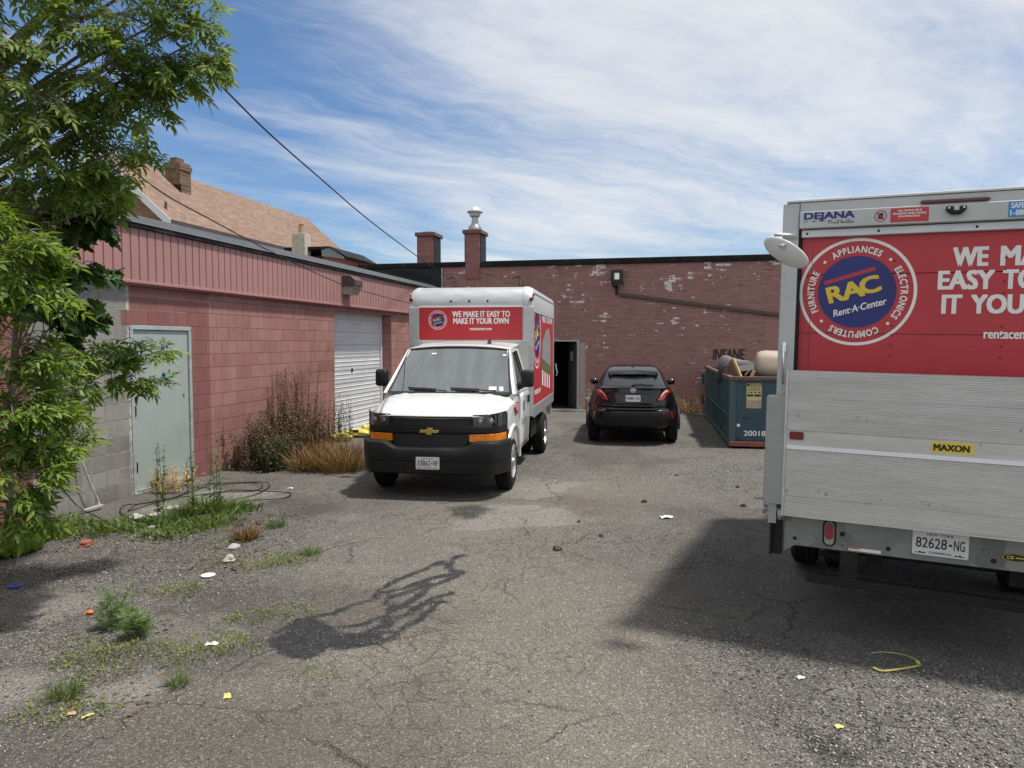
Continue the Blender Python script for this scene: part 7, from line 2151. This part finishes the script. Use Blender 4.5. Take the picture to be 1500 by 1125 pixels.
for i, (u, v, s, lab) in enumerate(((200, 762, .10, 'flat white rubble lump beside the end of the cable'), (250, 752, .13, 'largest white plaster lump behind the weed strip'), (228, 757, .09, 'pale plaster lump left of the largest one'), (226, 776, .07, 'rounded cream stone in front of the weed strip'), (336, 822, .07, 'pale stone beside the rusty grass tuft'), (342, 803, .06, 'white crumpled lump near the rusty grass tuft'), (127, 800, .08, 'brownish brick fragment at the left weeds'))):
    p = gnd(u, v)
    ph = [rr2.uniform(0, 6) for _ in range(3)]
    b = B(); b.ball((0, 0, s * 0.28), (s, s * 0.7, s * 0.42), 12, 7, fn=lambda d: 1 + 0.2 * math.sin(3.1 * d.x + ph[0]) + 0.18 * math.sin(4.3 * d.y + ph[1]) + 0.15 * math.sin(5 * d.z + ph[2]))
    o = b.obj('rubble_lump', MATS['shed_brick'] if i == 6 else MATS['rubble_white']); o.location = p; o.rotation_euler = (0, 0, rr2.uniform(0, 6))
    tag(o, lab, 'rubble', 'rubble lumps on the left side')
p = gnd(305, 844)
b = B(); b.lathe([(0.0, 0.0), (0.002, 0.052), (0.012, 0.060), (0.012, 0.052), (0.009, 0.045), (0.010, 0.0)], 24, 'z'); o = b.obj('round_litter', MATS['white_vinyl'], smooth=True); o.location = p; tag(o, 'round white plastic lid lying flat on the asphalt', 'litter')
p = gnd(20, 862)
b = B(); b.tube([(-0.05, 0, 0.012), (0.03, 0.01, 0.014), (0.05, 0.015, 0.02)], [0.010, 0.013, 0.006], 8); o = b.obj('blue_wrapper', MATS['blue_plastic'], smooth=True); o.location = p; tag(o, 'small bright blue plastic piece on the bare gravelly ground', 'litter')
p = gnd(132, 899)
b = B(); b.ball((0, 0, 0.014), (0.030, 0.022, 0.014), 10, 6); o = b.obj('orange_cap', MATS['orange_plastic'], smooth=True); o.location = p; tag(o, 'small orange cap near the feathery weed', 'litter')
def scrap(name, u, v, w, h, mat, lab, cat='litter', yaw=0.3):
    p = gnd(u, v)
    b = B(); b.grid(lambda a, c: ((a - .5) * w * (1 - 0.3 * c), (c - .5) * h * (1 - 0.2 * a), 0.006 + 0.25 * w * abs(math.sin(4 * a + 2 * c)) * 0.5), 6, 5)
    o = b.obj(name, MATS[mat], smooth=True, solid=0.0015); o.location = p; o.rotation_euler = (0, 0, yaw)
    return tag(o, lab, cat)
scrap('paper_scrap', 310, 945, 0.09, 0.06, 'plate_white', 'pale blue white wrapper on the asphalt beyond the feathery weeds')
scrap('paper_scrap', 975, 759, 0.16, 0.10, 'white_vinyl', 'torn white paper scrap in the middle of the yard')
scrap('paper_scrap', 333, 1021, 0.045, 0.07, 'strap_yellow', 'yellow leaf shaped scrap on bare asphalt in the foreground')
scrap('paper_scrap', 1228, 1066, 0.05, 0.04, 'strap_yellow', 'tiny yellow scrap at the edge of the gravel')
scrap('paper_scrap', 337, 748, 0.08, 0.06, 'cyan_vinyl', 'crumpled light blue wrapper behind the weed strip')
scrap('paper_scrap', 128, 1051, 0.07, 0.02, 'strap_yellow', 'thin yellow strip near the lower left corner', yaw=0.9)
scrap('paper_scrap', 105, 1047, 0.05, 0.04, 'wood_pale', 'tan scrap near the lower left corner')
scrap('paper_scrap', 467, 686, 0.14, 0.10, 'white_vinyl', 'white litter at the foot of the brown grass')
scrap('paper_scrap', 425, 716, 0.08, 0.05, 'white_vinyl', 'white scrap at the far end of the cable loops')
scrap('paper_scrap', 1172, 994, 0.05, 0.04, 'white_vinyl', 'white chip at the edge of the gravel near the yellow strap')
# yellow strapping loop
b = B()
sp_ = smooth_path([gnd(u, v, z) for u, v, z in ((1279, 977, .012), (1290, 982, .01), (1310, 981, .012), (1345, 975, .012), (1346, 972, .03), (1338, 964, .035), (1315, 957, .03), (1290, 955, .02), (1276, 957, .012))], 5)
for i in range(len(sp_) - 1):
    thin = i > 22
    b.bar(sp_[i], sp_[i + 1], 0.006 if thin else 0.020, 0.002)
tag(b.obj('yellow_strap', MATS['strap_yellow'], weld=False), 'loop of yellow packing strap lying behind the truck in the foreground', 'strap')
# dark stones and clods with their own shadows
for i, (u, v, s) in enumerate(((817, 806, .045), (880, 786, .03), (848, 765, .025), (943, 736, .04), (1088, 742, .04), (1080, 714, .03), (992, 697, .03), (380, 768, .05), (350, 770, .05))):
    p = gnd(u, v); ph = [rr2.uniform(0, 6) for _ in range(3)]
    b = B(); b.ball((0, 0, s * 0.3), (s, s * 0.8, s * 0.55), 9, 6, fn=lambda d: 1 + 0.2 * math.sin(3.1 * d.x + ph[0]) + 0.2 * math.sin(4.3 * d.y + ph[1]))
    o = b.obj('dark_clod', MATS['rubbish']); o.location = p
    tag(o, 'small dark asphalt clod lying loose on the bare yard', 'clod', 'dark clods on the yard')
